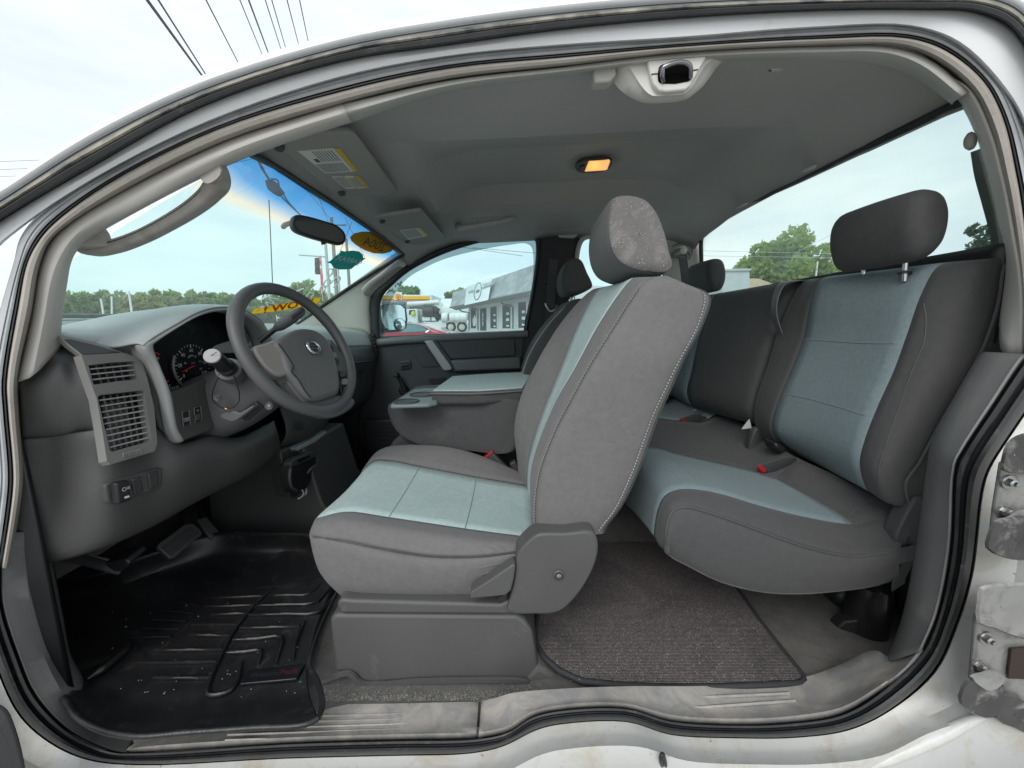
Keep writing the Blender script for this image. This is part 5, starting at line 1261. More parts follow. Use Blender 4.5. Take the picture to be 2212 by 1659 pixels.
ribbon('webbing', [P(1474, 550, 2.205), P(1478, 580, 2.205), P(1482, 620, 2.2), P(1486, 680, 2.2)], V(1, 0, 0), .046, WEB, fb)
tube('guide_recess', [P(x, y, 2.235) for x, y in ((1452, 534), (1460, 528), (1490, 527), (1494, 532), (1494, 550), (1488, 560))], .004, GREYTRIM, fb, n=5)
fb2 = Thing('far_seat_belt', 'black front belt hanging on the far pillar behind the passenger seat', 'seat belt', P(1190, 640, 2.22), 'seat belts')
ribbon('webbing', [P(1196, 560, 2.215), P(1192, 610, 2.21), P(1189, 660, 2.21), P(1185, 700, 2.21)], V(1, 0, 0), .05, WEB, fb2)
tube('belt_tongue', [P(1178, 655, 2.205), P(1181, 664, 2.2), P(1188, 672, 2.2), P(1197, 670, 2.2), P(1203, 659, 2.205)], .006, STEEL, fb2, n=6)
prism('height_adjuster', [P(x, y, 2.215) for x, y in ((1176, 604), (1206, 608), (1206, 616), (1176, 612))], V(0, .02, 0), DARKER, fb2, bevel=.004)
bt = Thing('storage_cylinder', 'glossy black cylinder standing on the floor under the rear bench', 'cover', V(.985, .955, .513))
lathe('casing', [(.05, 0), (.049, .10), (.045, .135), (.03, .148), (.001, .15)], V(.985, .955, .513), (0, 0, 1), M('gloss_black', (.012, .012, .013), .22, .1, 8), bt, n=28)
prism('bracket', [V(.90, .955, FZ + .01), V(.945, .93, FZ + .01), V(.94, .93, FZ + .07), V(.92, .95, FZ + .05)], V(0, .03, 0), DARKER, bt, bevel=.004)
pillow('housing', [(1815, 1300), (1845, 1270), (1900, 1262), (1950, 1270), (1950, 1380), (1880, 1385), (1840, 1360)], 1.02, 1.2, DARKER, bt, .03, 0)
# ================================================================== dashboard
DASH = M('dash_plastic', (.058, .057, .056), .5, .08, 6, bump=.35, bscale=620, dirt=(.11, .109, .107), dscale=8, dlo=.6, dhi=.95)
DASHT = M('dash_top_sheen', (.36, .375, .37), .45, .05, 6, bump=.35, bscale=620)  # paler than DASH: windshield sheen on the top painted into the colour
BEZ = M('grey_bezel', (.21, .205, .195), .42, .05, 8, metal=.2, bump=.1, bscale=500)
GLOSS = M('gauge_black', (.006, .006, .008), .25, .1, 4)
LCDW = M('gauge_white', (.65, .66, .66), .5)
LCDR = M('gauge_red', (.6, .02, .02), .4, emit=(.5, .02, .02), estr=.05)  # faint glow added to the red needle and marks
db = Thing('dashboard', 'dark grey dashboard with silver vent bezel and hooded gauge cluster', 'dashboard', (-.95, 1.5, .9))
# top pad, left and right of the hood
TOPL = [[V(-1.30, .84, 1.325), V(-1.34, 1.0, 1.33), V(-1.38, 1.2, 1.335), V(-1.42, 1.56, 1.335), V(-1.38, 1.92, 1.335), V(-1.25, 2.26, 1.325)],
        [V(-1.10, .83, 1.335), V(-1.12, 1.0, 1.35), V(-1.15, 1.2, 1.36), V(-1.15, 1.56, 1.355), V(-1.12, 1.92, 1.35), V(-1.05, 2.27, 1.335)],
        [V(-.98, .825, 1.327), V(-.98, .95, 1.335), V(-1.0, 1.2, 1.35), V(-.98, 1.56, 1.345), V(-.96, 1.92, 1.335), V(-.92, 2.28, 1.32)],
        [P(129, 722, .815), P(197, 734, .855), V(-.93, 1.2, 1.325), V(-.90, 1.56, 1.325), V(-.88, 1.92, 1.315), V(-.845, 2.28, 1.30)],
        [P(128, 732, .81), P(195, 745, .85), V(-.905, 1.2, 1.29), V(-.87, 1.56, 1.29), V(-.85, 1.92, 1.28), V(-.815, 2.28, 1.265)],
        [P(127, 748, .82), P(190, 765, .86), V(-.90, 1.2, 1.26), V(-.862, 1.56, 1.25), V(-.835, 1.92, 1.24), V(-.80, 2.28, 1.225)]]
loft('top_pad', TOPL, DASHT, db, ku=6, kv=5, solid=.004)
# passenger face and glove box
PF = [[V(-.862, 1.50, 1.25), V(-.835, 1.9, 1.24), V(-.805, 2.22, 1.225), V(-.83, 2.30, 1.22)],
      [V(-.845, 1.50, 1.17), V(-.81, 1.9, 1.16), V(-.79, 2.22, 1.15), V(-.82, 2.30, 1.15)],
      [V(-.85, 1.50, 1.10), V(-.82, 1.9, 1.09), V(-.80, 2.22, 1.08), V(-.83, 2.30, 1.08)],
      [V(-.86, 1.50, .95), V(-.84, 1.9, .93), V(-.83, 2.22, .93), V(-.87, 2.30, .93)],
      [V(-.95, 1.50, .86), V(-.93, 1.9, .84), V(-.92, 2.22, .84), V(-.95, 2.30, .84)]]
loft('passenger_face', PF, DASH, db, ku=5, kv=5, solid=.004)
tube('glove_box_gap', [V(-.838, 1.55, 1.165), V(-.806, 1.9, 1.155), V(-.786, 2.22, 1.145), V(-.815, 2.31, 1.145)], .004, DARKER, db, n=5)
prism('glove_box_latch', [P(x, y, 2.02) for x, y in ((776, 800), (788, 797), (789, 806), (777, 809))], V(0, .02, 0), DARKER, db)
for i in range(9):
    y0 = 722 + i * 8.0; xo = 797 + (i * 1.6 if i < 5 else (9 - i) * 1.2 + 2)
    prism('end_vent_slat', [P(xo, y0, 2.22), P(xo + 10, y0 - 1, 2.22), P(xo + 10, y0 + 4, 2.22), P(xo, y0 + 5, 2.22)], V(0, .02, 0), DARKER, db)
# near end cap
loft('end_cap', [[P(41, 829, .742), P(72, 792, .765), P(112, 758, .80), P(135, 746, .84), P(158, 758, .87)],
     [P(43, 860, .738), P(86, 826, .752), P(128, 792, .775), P(155, 780, .80), PX(182, 795, -.885)],
     [P(45, 905, .738), P(100, 886, .752), P(142, 865, .768), P(175, 860, .78), PX(209, 862, -.873)],
     [P(48, 944, .742), P(112, 941, .766), P(150, 936, .777), P(185, 930, .79), PX(221, 926, -.864)],
     [P(48, 947, .76), P(112, 944, .785), P(150, 939, .795), P(185, 933, .805), PX(221, 929, -.88)]], DASH, db, ku=6, kv=6, solid=.004)
# knee panel
KN = [[P(48, 952, .76), P(111, 947, .79), PX(219, 931, -.885), PX(335, 925, -.88), PX(385, 957, -.85), PX(455, 940, -.85), PX(511, 945, -.84), PX(592, 908, -.82)],
      [P(48, 949, .745), P(111, 944, .768), PX(219, 929, -.867), PX(335, 928, -.856), PX(385, 959, -.83), PX(455, 942, -.825), PX(511, 947, -.812), PX(592, 911, -.80)],
      [P(52, 1000, .742), P(116, 998, .765), PX(225, 1000, -.862), PX(335, 985, -.842), PX(385, 988, -.815), PX(455, 966, -.80), PX(520, 972, -.78), PX(600, 935, -.78)],
      [P(46, 1075, .74), P(112, 1075, .762), PX(225, 1080, -.862), PX(335, 1050, -.84), PX(400, 1035, -.815), PX(470, 1008, -.80), PX(530, 1000, -.785), PX(605, 955, -.79)],
      [P(26, 1222, .735), P(111, 1210, .76), PX(237, 1172, -.885), PX(340, 1126, -.862), PX(418, 1083, -.84), PX(481, 1051, -.82), PX(555, 1015, -.81), PX(606, 974, -.81)],
      [P(26, 1228, .75), P(111, 1215, .79), PX(240, 1176, -.93), PX(342, 1130, -.91), PX(420, 1087, -.89), PX(483, 1055, -.87), PX(557, 1019, -.86), PX(608, 978, -.86)]]
loft('knee_panel', KN, DASH, db, ku=6, kv=5, solid=.004)
prism('dash_core', [V(-1.40, .80, 1.28), V(-.94, .80, 1.28), V(-.93, .80, .98), V(-1.0, .80, .90), V(-1.40, .80, .90)], V(0, 1.48, 0), DARKER, db)
# ---- silver vent bezel with two vents
BN = V(.97, -.09, .22).normalized(); BQ = PX(229, 950, -.838)
def bz(x, y, o=0): return PP(x, y, BQ + BN * o, BN)
bez_o = [(176, 767), (267, 762), (296, 772), (308, 784), (319, 820), (333, 879), (340, 958), (334, 975), (240, 1003), (231, 996), (221, 930), (209, 862), (186, 798)]
def frame_mesh(outer, holes, o, depth):
    """flat bezel with openings: triangulated face plus rims"""
    bm = bmesh.new(); es = []
    for loop in [outer] + holes:
        vs = [bm.verts.new(bz(x, y, o)) for x, y in loop]
        es += [bm.edges.new((vs[i], vs[(i + 1) % len(vs)])) for i in range(len(vs))]
    r = bmesh.ops.triangle_fill(bm, use_beauty=True, use_dissolve=False, edges=es, normal=BN)
    ret = bmesh.ops.extrude_face_region(bm, geom=bm.faces[:])
    for v in ret['geom']:
        if isinstance(v, bmesh.types.BMVert): v.co -= BN * depth
    bmesh.ops.recalc_face_normals(bm, faces=bm.faces)
    me = bpy.data.meshes.new('bezel'); bm.to_mesh(me); bm.free(); return me
up_v = [(191, 789), (240, 783), (288, 780), (292, 783), (301, 816), (298, 819), (250, 824), (204, 831), (201, 828)]
lo_v = [(211, 858), (216, 853), (305, 843), (311, 846), (327, 950), (323, 954), (243, 976), (237, 973)]
vb = link('vent_bezel', frame_mesh(bez_o, [up_v, lo_v], .010, .02), BEZ, db, sharp=30)
prism('vent_cavity', [bz(x, y, -.034) for x, y in bez_o], -BN * .01, DARKER, db)
SLAT = M('slat_silver', (.34, .335, .32), .4, .05, 8)
def on_seg(a, b, t): return lerp2(a, b, t)
for i in range(3):
    t = (i + .75) / 3.6
    a, b = on_seg((191, 789), (202, 830), t), on_seg((290, 780), (300, 818), t)
    s = tube('vent_slat', [bz(*a, .001), bz(*lerp2(a, b, .5), .001), bz(*b, .001)], .0017, SLAT, vb, n=6)
for i in range(5):
    t = (i + 1) / 6
    a, b = on_seg((191, 789), (290, 780), t), on_seg((203, 830), (300, 818), t)
    tube('vent_vane', [bz(*a, -.012), bz(*b, -.012)], .002, DARK, vb, n=4)
for i in range(9):
    t = (i + .55) / 9.2
    a, b = on_seg((212, 858), (238, 975), t), on_seg((310, 845), (326, 952), t)
    tube('vent_slat', [bz(*a, .002), bz(*lerp2(a, b, .5), .002), bz(*b, .002)], .0017, SLAT, vb, n=6)
for i in range(6):
    t = (i + .7) / 6.6
    a, b = on_seg((214, 858), (309, 845), t), on_seg((240, 974), (324, 952), t)
    tube('vent_vane', [bz(*a, -.014), bz(*b, -.014)], .0024, DARK, vb, n=4)
prism('vent_shutter', [bz(x, y, -.028) for x, y in ((216, 872), (268, 862), (282, 958), (240, 970))], BN * .003, M('shutter_grey', (.10, .09, .085), .6), vb)
for i in range(9):
    q = lerp2((267, 983), (304, 974), i / 8)
    box('thumb_wheel_rib', bz(q[0], q[1], .012), (.004, .0035, .011), M('wheel_grey', (.2, .2, .2), .5), vb, bevel=.001)
prism('thumb_wheel', [bz(x, y, .0095) for x, y in ((264, 979), (305, 969), (306, 978), (266, 988))], BN * .002, DARKER, vb)
# triangular tweeter bezel above
tri_o = [(127, 724), (150, 726), (205, 738), (268, 761), (262, 768), (178, 770), (165, 758), (146, 744)]
TN = V(.80, -.1, .6).normalized(); TQ = PX(200, 755, -.895)
tb = prism('tweeter_bezel', [PP(x, y, TQ, TN) for x, y in tri_o], -TN * .012, BEZ, db, bevel=.002)
prism('tweeter_grille', [PP(x, y, TQ + TN * .002, TN) for x, y in ((140, 733), (152, 733), (205, 745), (258, 761), (180, 765), (160, 750))], -TN * .003, DARK, tb)
# ---- switch block low left
KNQ = PX(290, 1060, -.846); KNN = V(.96, -.2, .0).normalized()
def kz(x, y, o=0): return PP(x, y, KNQ + KNN * o, KNN)
sw = prism('switch_plate', [kz(x, y, .004) for x, y in ((226, 1049), (240, 1040), (345, 1010), (353, 1013), (350, 1050), (345, 1056), (245, 1090), (232, 1085))], -KNN * .02, DASH, db, bevel=.004)
pr = [((284, 1036), (305, 1028), (311, 1062), (290, 1071)), ((319, 1023), (341, 1016), (345, 1050), (324, 1058))]
for q in pr:
    prism('blank_switch', [kz(x, y, .008) for x, y in q], -KNN * .006, M('switch_black', (.035, .036, .037), .45), sw, bevel=.003)
fsw = prism('fog_lamp_switch', [kz(x, y, .022) for x, y in ((250, 1044), (280, 1037), (285, 1080), (256, 1090))], -KNN * .02, DARKER, sw, bevel=.004)
link('switch_icon', text_mesh('O\u2261', kz(272, 1056, .0225), V(.15, 1, 0), V(0, 0, 1), .012), LCDW, sw)
prism('switch_lamp', [kz(x, y, .0228) for x, y in ((269, 1073), (279, 1070), (280, 1074), (270, 1077))], -KNN * .001, LCDW, sw)
# ---- gauge cluster
CXR = -.82
rim_o = [(385, 957), (372, 935), (365, 905), (355, 849), (335, 790), (311, 748), (330, 733), (375, 706), (430, 676), (470, 666), (510, 667), (545, 680), (570, 703), (586, 735), (590, 780)]
rim_i = [(398, 950), (383, 925), (377, 895), (368, 846), (345, 790), (331, 746), (338, 739), (378, 712), (430, 683), (470, 673), (508, 675), (538, 687), (560, 708), (574, 737), (578, 780)]
Ro = [PX(x, y, CXR) for x, y in rim_o]; Ri = [PX(x, y, CXR + .002) for x, y in rim_i]
loft('cluster_rim', [[p + V(-.02, 0, 0) for p in Ro], Ro, [a.lerp(b, .5) + V(.004, 0, 0) for a, b in zip(Ro, Ri)], Ri, [p + V(-.05, 0, 0) for p in Ri]], M('cluster_rim_grey', (.30, .30, .295), .5, .05, 8, bump=.15, bscale=500), db, ku=4, kv=3, solid=.003)
hood = [Ro[i] for i in (5, 6, 7, 8, 9, 10, 11, 12, 13)]
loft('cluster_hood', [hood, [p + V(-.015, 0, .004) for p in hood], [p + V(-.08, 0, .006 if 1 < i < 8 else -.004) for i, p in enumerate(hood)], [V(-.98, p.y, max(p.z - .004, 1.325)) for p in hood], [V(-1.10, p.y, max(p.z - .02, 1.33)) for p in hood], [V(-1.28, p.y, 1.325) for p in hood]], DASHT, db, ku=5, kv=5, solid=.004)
LX = -.905
prism('gauge_face', [PX(x, y, LX) for x, y in ((325, 740), (375, 700), (430, 668), (500, 660), (560, 690), (600, 740), (560, 775), (450, 820), (385, 848), (362, 846), (340, 790))], V(-.01, 0, 0), GLOSS, db)
def gz(x, y, o=0): return PX(x, y, LX + o)
gc = gz(417, 790, .004)
def gp(r, a, o=0): return gc + V(o, math.cos(a) * r, math.sin(a) * r)
tk = []
for i in range(25):
    a = math.radians(215 - i * 250 / 24); r0_ = .055 if i % 4 else .051
    tk.append(sweep_mesh([gp(r0_, a), gp(.060, a)], circle(.0007 if i % 4 else .0012, 4)))
o = link('gauge_ticks', join(tk), LCDW, db); o['kind'] = 'stuff'
for i, t_ in enumerate(['0', '20', '40', '60', '80', '100', '120']):
    a = math.radians(215 - i * 250 / 6)
    link('gauge_number', text_mesh(t_, gp(.043, a), V(0, 1, 0), V(0, 0, 1), .0135), LCDW, db)
link('gauge_number', text_mesh('MPH', gp(.028, math.radians(95)), V(0, 1, 0), V(0, 0, 1), .007), LCDW, db)
link('gauge_number', text_mesh('km/h', gp(.008, math.radians(80)), V(0, 1, 0), V(0, 0, 1), .006), LCDW, db)
for i, t_ in enumerate(['20', '40', '80', '120', '160', '180']):
    a = math.radians(205 - i * 230 / 5)
    link('gauge_number', text_mesh(t_, gp(.027, a), V(0, 1, 0), V(0, 0, 1), .007), LCDW, db)
tube('speed_needle', [gp(.0, 0, .004), gp(.046, math.radians(196), .004)], .0016, LCDR, db, n=5, scales=[1.2, .5])
tube('gauge_ring', [gp(.066, math.radians(a), .002) for a in range(150, 271, 10)], .0035, BEZ, db, n=6)
# odometer edge and side warning marks
for q in (((336, 762), (345, 766)), ((358, 826), (364, 823))):
    tube('red_mark', [gz(*q[0], .003), gz(*q[1], .003)], .0018, LCDR, db, n=4)
link('gauge_number', text_mesh('H', gz(341, 774, .003), V(0, 1, 0), V(0, 0, 1), .009), LCDW, db)
link('gauge_number', text_mesh('C', gz(366, 834, .003), V(0, 1, 0), V(0, 0, 1), .009), LCDW, db)
for i in range(5):
    a = gz(368 + i * 4, 838 - i * 1.5, .003); tube('fuel_tick', [a, a + V(0, .003, -.007)], .0009, LCDW, db, n=4)
# panel under the cluster with two switches
SQ = PX(420, 890, -.822); SN = V(.985, -.05, .12).normalized()
def sz(x, y, o=0): return PP(x, y, SQ + SN * o, SN)
lp_ = prism('switch_panel', [sz(x, y) for x, y in ((368, 846), (400, 838), (447, 815), (449, 860), (455, 890), (465, 918), (462, 928), (400, 951), (388, 948), (378, 915))], -SN * .03, DASH, db, bevel=.005)
for q, tx in (((393, 890, 408, 886, 411, 917, 396, 921), 'CARGO\nLAMP'), ((419, 881, 433, 877, 436, 908, 421, 913), '')):
    pts = [(q[i], q[i + 1]) for i in range(0, 8, 2)]
    ww = prism('rocker_switch', [sz(x, y, .003) for x, y in pts], -SN * .004, DARKER, lp_, bevel=.001)
    cx_ = sum(p[0] for p in pts) / 4; cy_ = sum(p[1] for p in pts) / 4
    tube('switch_rim', [sz(x, y, .003) for x, y in pts + pts[:1]], .0012, BEZ, lp_, smooth_path=False, n=4)
    if tx: link('switch_lettering', text_mesh(tx, sz(cx_, cy_ + 3, .0035), V(.08, 1, 0), V(0, 0, 1), .0052), LCDW, lp_)
    else: prism('dimmer_wheel', [sz(x, y, .008) for x, y in ((422, 897), (433, 893), (434, 906), (424, 910))], -SN * .006, DARK, lp_, bevel=.002); link('switch_lettering', text_mesh('o', sz(427, 886, .0035), V(.08, 1, 0), V(0, 0, 1), .008), LCDW, lp_)
# lower edge trims, centre stack and tunnel side
loft('center_stack', [[V(-.86, 1.34, 1.27), V(-.84, 1.45, 1.27), V(-.84, 1.58, 1.26)], [V(-.83, 1.33, 1.1), V(-.80, 1.45, 1.1), V(-.80, 1.60, 1.1)], [V(-.80, 1.32, .97), V(-.77, 1.45, .95), V(-.78, 1.60, .95)], [V(-.83, 1.32, .92), V(-.80, 1.45, .90), V(-.82, 1.60, .90)], [V(-.9, 1.32, .88), V(-.88, 1.45, .86), V(-.9, 1.6, .86)]], DASH, db, ku=4, kv=4, solid=.004)
prism('center_side', [PX(x, y, -.80) for x, y in ((605, 975), (700, 930), (717, 940), (722, 1000), (640, 1075), (625, 1075))], V(-.06, .02, 0), DASH, db, bevel=.006)
prism('lower_cubby', [PX(x, y, -.775) for x, y in ((640, 968), (676, 948), (705, 930), (706, 936), (680, 956), (645, 974))], V(-.03, .0, 0), DASHT, db, bevel=.003)
prism('tunnel_panel', [V(-1.15, 1.36, .52), V(-.66, 1.36, .52), V(-.66, 1.36, .60), V(-.72, 1.37, .68), V(-.78, 1.38, .90), V(-1.15, 1.38, .90)], V(0, .35, 0), DASH, db, bevel=.01)
gr = [lathe_mesh([(.0028, 0), (.0025, .0008), (.0005, .001)], PX(637 + i * 4, 912 + j * 4, -.778), (1, 0, 0), 6) for i in range(5) for j in range(5) if (i - 2) ** 2 + (j - 2) ** 2 < 6]
o = link('sensor_grille', join(gr), DARKER, db); o['kind'] = 'stuff'
# ================================================================== steering column
sc_t = Thing('steering_column', 'grey steering column shroud with stalk, tilt lever and gear lever', 'steering column', (-.8, 1.09, 1.1))
COLM = M('column_plastic', (.105, .106, .108), .5, .06, 7, bump=.3, bscale=560)
axs = [V(-.93, 1.10, 1.085), V(-.85, 1.10, 1.118), V(-.76, 1.10, 1.16), V(-.70, 1.10, 1.195), V(-.672, 1.10, 1.215)]
hw = [(.088, .098), (.088, .098), (.080, .088), (.070, .075), (.045, .05)]
rws = []
up_ = V(-.38, 0, .92)
for p, (a, b) in zip(axs, hw):
    rws.append([p + V(0, 1, 0) * x * a / .5 * .5 * 1.0 + up_ * y * b for x, y in rrect(1.9, 1.9, .6, 4)])
rws = [list(r) for r in zip(*[spline(c, 4) for c in zip(*rws)])]
link('shroud', fix_normals(grid_mesh(rws, True, False, True)), COLM, sc_t, sharp=50)
st0, st1 = P(497, 800, .985), P(458.5, 769, .885)
axd = (st1 - st0).normalized()
lathe('stalk_collar', [(.030, -.03), (.032, 0), (.029, .012), (.024, .014)], st0, axd, COLM, sc_t, n=20)
lathe('light_stalk', [(.021, 0), (.021, .035), (.0175, .038), (.0175, (st1 - st0).length - .002), (.016, (st1 - st0).length)], st0, axd, DARKER, sc_t, n=20)
lathe('stalk_cap', [(.0172, -.004), (.0175, .001), (.016, .003), (.001, .0035)], st1, axd, M('stalk_cap_grey', (.30, .30, .30), .45, .05, 30, bump=.2, bscale=300), sc_t, n=24)
tube('cap_line', [st1 + axd * .0042 + V(.013, 0, .008) * k + V(0, 0, 0) for k in (-1, 1)], .0007, DARKER, sc_t, n=4)
# gear lever behind the wheel
tube('gear_lever_rod', [P(560, 738, 1.17), P(580, 722, 1.18), P(598, 708, 1.19)], .008, DARKER, sc_t, n=8)
tube('gear_lever_grip', [P(594, 711, 1.188), P(606, 703, 1.19), P(628, 688, 1.2), P(652, 671, 1.21), P(657, 668, 1.212)], .017, COLM, sc_t, n=10, scales=[.5, .95, 1.05, .8, .4])
prism('gear_lever_button', [P(627, 682, 1.183), P(651, 665, 1.193), P(655, 671, 1.193), P(631, 690, 1.183)], V(0, .006, 0), DARKER, sc_t, bevel=.002)
# tilt lever
prism('lever_recess', [P(x, y, .99) for x, y in ((515, 897), (520, 890), (547, 868), (553, 868), (567, 880), (535, 908), (528, 909))], V(0, .01, 0), DARKER, sc_t, bevel=.002)
prism('tilt_lever', [P(x, y, .965) for x, y in ((475, 897), (482, 893), (504, 887), (517, 893), (545, 876), (548, 880), (520, 902), (512, 908), (500, 912), (478, 904))], V(0, .025, 0), COLM, sc_t, bevel=.004)
for q in ((471, 857), (582, 876)):
    lathe('screw_recess', [(.011, -.001), (.0105, -.004), (.008, -.001), (.001, .002)], P(*q, .987), (0, 1, 0), COLM, sc_t, n=16)
    lathe('screw', [(.005, 0), (.004, -.002), (.001, -.002)], P(*q, .985), (0, 1, 0), STEEL, sc_t, n=10)
kr = Thing('key_cord', 'thin black cord loop with brass bead hanging from the column stalk', 'cord', P(489, 883, .965))
tube('cord', [P(x, y, .962) for x, y in ((474, 808), (468, 822), (459, 848), (459, 862), (467, 873), (480, 881), (490, 883), (503, 880), (514, 871), (517, 858), (516, 845), (511, 828), (505, 812))], .0016, DARKER, kr, n=6)
lathe('bead', [(.001, -.006), (.005, -.003), (.0055, 0), (.005, .003), (.001, .006)], P(489, 883, .96), (1, 0, .2), M('brass', (.7, .5, .25), .25, .05, 5, metal=1), kr, n=14)
# ================================================================== steering wheel
sw_t = Thing('steering_wheel', 'dark grey four spoke steering wheel with round chrome badge', 'steering wheel', (-.61, 1.09, 1.28))
WC = P(645, 755, 1.09) + V(.008, 0, 0)
tn = math.radians(25)
WN = V(math.cos(tn) * math.cos(.20), -math.sin(.20) * math.cos(tn), math.sin(tn)).normalized()
e2 = V(math.sin(.20), math.cos(.20), 0); e1 = WN.cross(e2) * -1
if e1.z < 0: e1 = -e1
RIMM = M('wheel_rim_plastic', (.085, .085, .086), .42, .06, 8, bump=.3, bscale=700, dirt=(.12, .118, .115), dscale=9, dlo=.55, dhi=.9)
RR = .187
rim = []
for i in range(48):
    a = 2 * math.pi * i / 48
    rim.append(WC + e1 * math.sin(a) * RR + e2 * math.cos(a) * RR)
prf = circle(.0168, 12, .0150)
T, N_, B_ = None, None, None
rws = []
for i in range(48):
    a = 2 * math.pi * i / 48
    rad = e1 * math.sin(a) + e2 * math.cos(a)
    lump = 1 + .10 * max(0, math.cos(2 * (a - .55))) ** 8 + .10 * max(0, math.cos(2 * (a - (math.pi - .55)))) ** 8
    rws.append([rim[i] + rad * (p * lump) + WN * (q * lump) for p, q in prf])
link('rim', fix_normals(grid_mesh(rws, True, True)), RIMM, sw_t, sharp=180)
def wz(x, y, o=0): return PP(x, y, WC + WN * o, WN)
def wprism(name, px, o, d, mat, bevel=.006, par=None, **kw):
    px = [(668 + (x - 668) * 1.05 + 3, 785 + (y - 785) * 1.05) for x, y in px]
    return prism(name, spline([wz(x, y, o) for x, y in px], 3, True), -WN * d, mat, par or sw_t, bevel=bevel, seg=4, **kw)
hubm = M('airbag_cover', (.10, .099, .097), .48, .05, 6, bump=.3, bscale=650, dirt=(.16, .155, .15), dscale=12, dlo=.62, dhi=.85)
wprism('airbag_cover', [(597, 741), (620, 722), (652, 711), (682, 716), (705, 735), (722, 775), (731, 822), (728, 845), (712, 853), (672, 860), (655, 846), (632, 815), (622, 800), (612, 770)], .022, .055, hubm, .014)
wprism('hub_back', [(600, 745), (640, 725), (690, 730), (718, 780), (722, 830), (680, 850), (640, 830), (612, 790)], -.03, .03, DARKER, .004)
wprism('left_spoke', [(552, 752), (573, 744), (600, 738), (612, 752), (634, 788), (634, 798), (606, 812), (585, 800), (566, 780)], .012, .025, M('spoke_taupe', (.22, .205, .19), .42, .06, 8, bump=.2, bscale=600), .008)
wprism('left_spoke_arm', [(530, 768), (556, 752), (600, 745), (610, 800), (590, 815), (566, 800), (548, 790)], -.004, .02, RIMM, .006)
wprism('lower_spoke', [(626, 800), (645, 812), (672, 858), (712, 852), (735, 850), (762, 862), (742, 885), (706, 894), (672, 884), (640, 848), (622, 820)], .006, .026, RIMM, .008)
wprism('right_spoke', [(700, 740), (712, 735), (742, 775), (757, 782), (762, 800), (742, 806), (728, 800), (716, 770)], .004, .024, RIMM, .007)
wprism('right_spoke_lower', [(726, 800), (745, 790), (752, 822), (752, 855), (742, 858), (732, 845)], -.002, .014, DARKER, .004)
for i in range(4):
    q = lerp2((704, 742), (722, 782), i / 3)
    wprism('wheel_button', [(q[0] - 4, q[1] - 5), (q[0] + 4, q[1] - 6), (q[0] + 6, q[1] + 2), (q[0] - 2, q[1] + 4)], .012, .008, BEZ if i % 2 == 0 else DARKER, .001)
for i in range(3):
    q = lerp2((735, 806), (743, 838), i / 2)
    wprism('cruise_button', [(q[0] - 5, q[1] - 5), (q[0] + 5, q[1] - 5), (q[0] + 5, q[1] + 5), (q[0] - 5, q[1] + 5)], .006, .008, BEZ if i == 1 else DARK, .001)
tube('cover_gap', [wz(x, y, .0225) for x, y in ((602, 742), (618, 765), (634, 792), (630, 802), (645, 820), (660, 845), (672, 859))], .0016, DARKER, sw_t, n=5)
ec = wz(677, 750, .0265)
rg = [ec + e1 * math.sin(a) * .0185 + e2 * math.cos(a) * .0215 for a in np.linspace(0, 2 * math.pi, 32, endpoint=False)]
em = tube('badge_ring', rg, .0042, CHROME, sw_t, closed=True, smooth_path=False, n=8)
bar = box('badge_bar', ec + WN * .001, (.052, .0105, .003), CHROME, sw_t, rot=rot_axes(e2, e1), bevel=.001)
link('badge_lettering', text_mesh('NISSAN', ec + WN * .003, e2, e1, .0095, bold=.02), DARKER, sw_t)
# ================================================================== visors, mirror, lamp, latch
VIS = M('visor_cloth', (.30, .295, .275), .85, .05, 6, bump=.25, bscale=600)
LBL = M('label_white', (.62, .63, .61), .6, .04, 20); LBY = M('label_yellow', (.62, .46, .05), .6, .08, 60, col2=(.5, .33, .05)); LBK = M('label_print', (.10, .10, .10), .7)
def plane_from(a, b, c):
    n = (b - a).cross(c - a).normalized()
    return a, (n if n.z < 0 else -n)
def visor(label, corners, zs, labels, base, pins):
    t = Thing('sun_visor', label, 'sun visor', base, 'sun visors')
    q = [PZ(x, y, z) for (x, y), z in zip(corners, zs)]
    k3 = len(q) // 3; a, n = plane_from(q[0], q[k3 + 1 if len(q) > 8 else k3], q[-3 if len(q) > 8 else -4])
    def vp(x, y, o=0): return PP(x, y, a + n * o, n)
    prism('visor_panel', [vp(*c) for c in corners], -n * .016, VIS, t, bevel=.006, seg=4)
    for L4, stripes in labels:
        lb = prism('warning_label', [vp(x, y, .0012) for x, y in L4], -n * .001, LBL, t)
        A, B, C_, D_ = L4        # A,B along the top edge, D,C along the bottom edge
        def uv(u, v): return lerp2(lerp2(A, B, u), lerp2(D_, C_, u), v)
        for (u0, u1, v0, v1, m) in stripes:
            prism('label_band' if m is LBY else 'label_print', [vp(*uv(u0, v0), .002), vp(*uv(u1, v0), .002), vp(*uv(u1, v1), .002), vp(*uv(u0, v1), .002)], -n * .0006, m, lb)
    for x, y in pins:
        lathe('hinge_clip', [(.012, .01), (.012, -.004), (.007, -.008), (.001, -.008)], vp(x, y, .003), -n, DARK, t, n=10)
    return t
lines1 = [(.86, 1.0, 0, 1, LBY)] + [(.30 + i * .075, .32 + i * .075, .06, .52, LBK) for i in range(7)] + [(.05 + i * .062, .07 + i * .062, .60, .97, LBK) for i in range(12)] + [(.13, .24, .38, .52, LBK)]
lines2 = [(.82, 1.0, 0, 1, LBY), (.40, .47, 0, 1, LBY)] + [(.06 + i * .085, .085 + i * .085, .08, .92, LBK) for i in range(4)] + [(.54 + i * .075, .56 + i * .075, .15, .9, LBK) for i in range(4)]
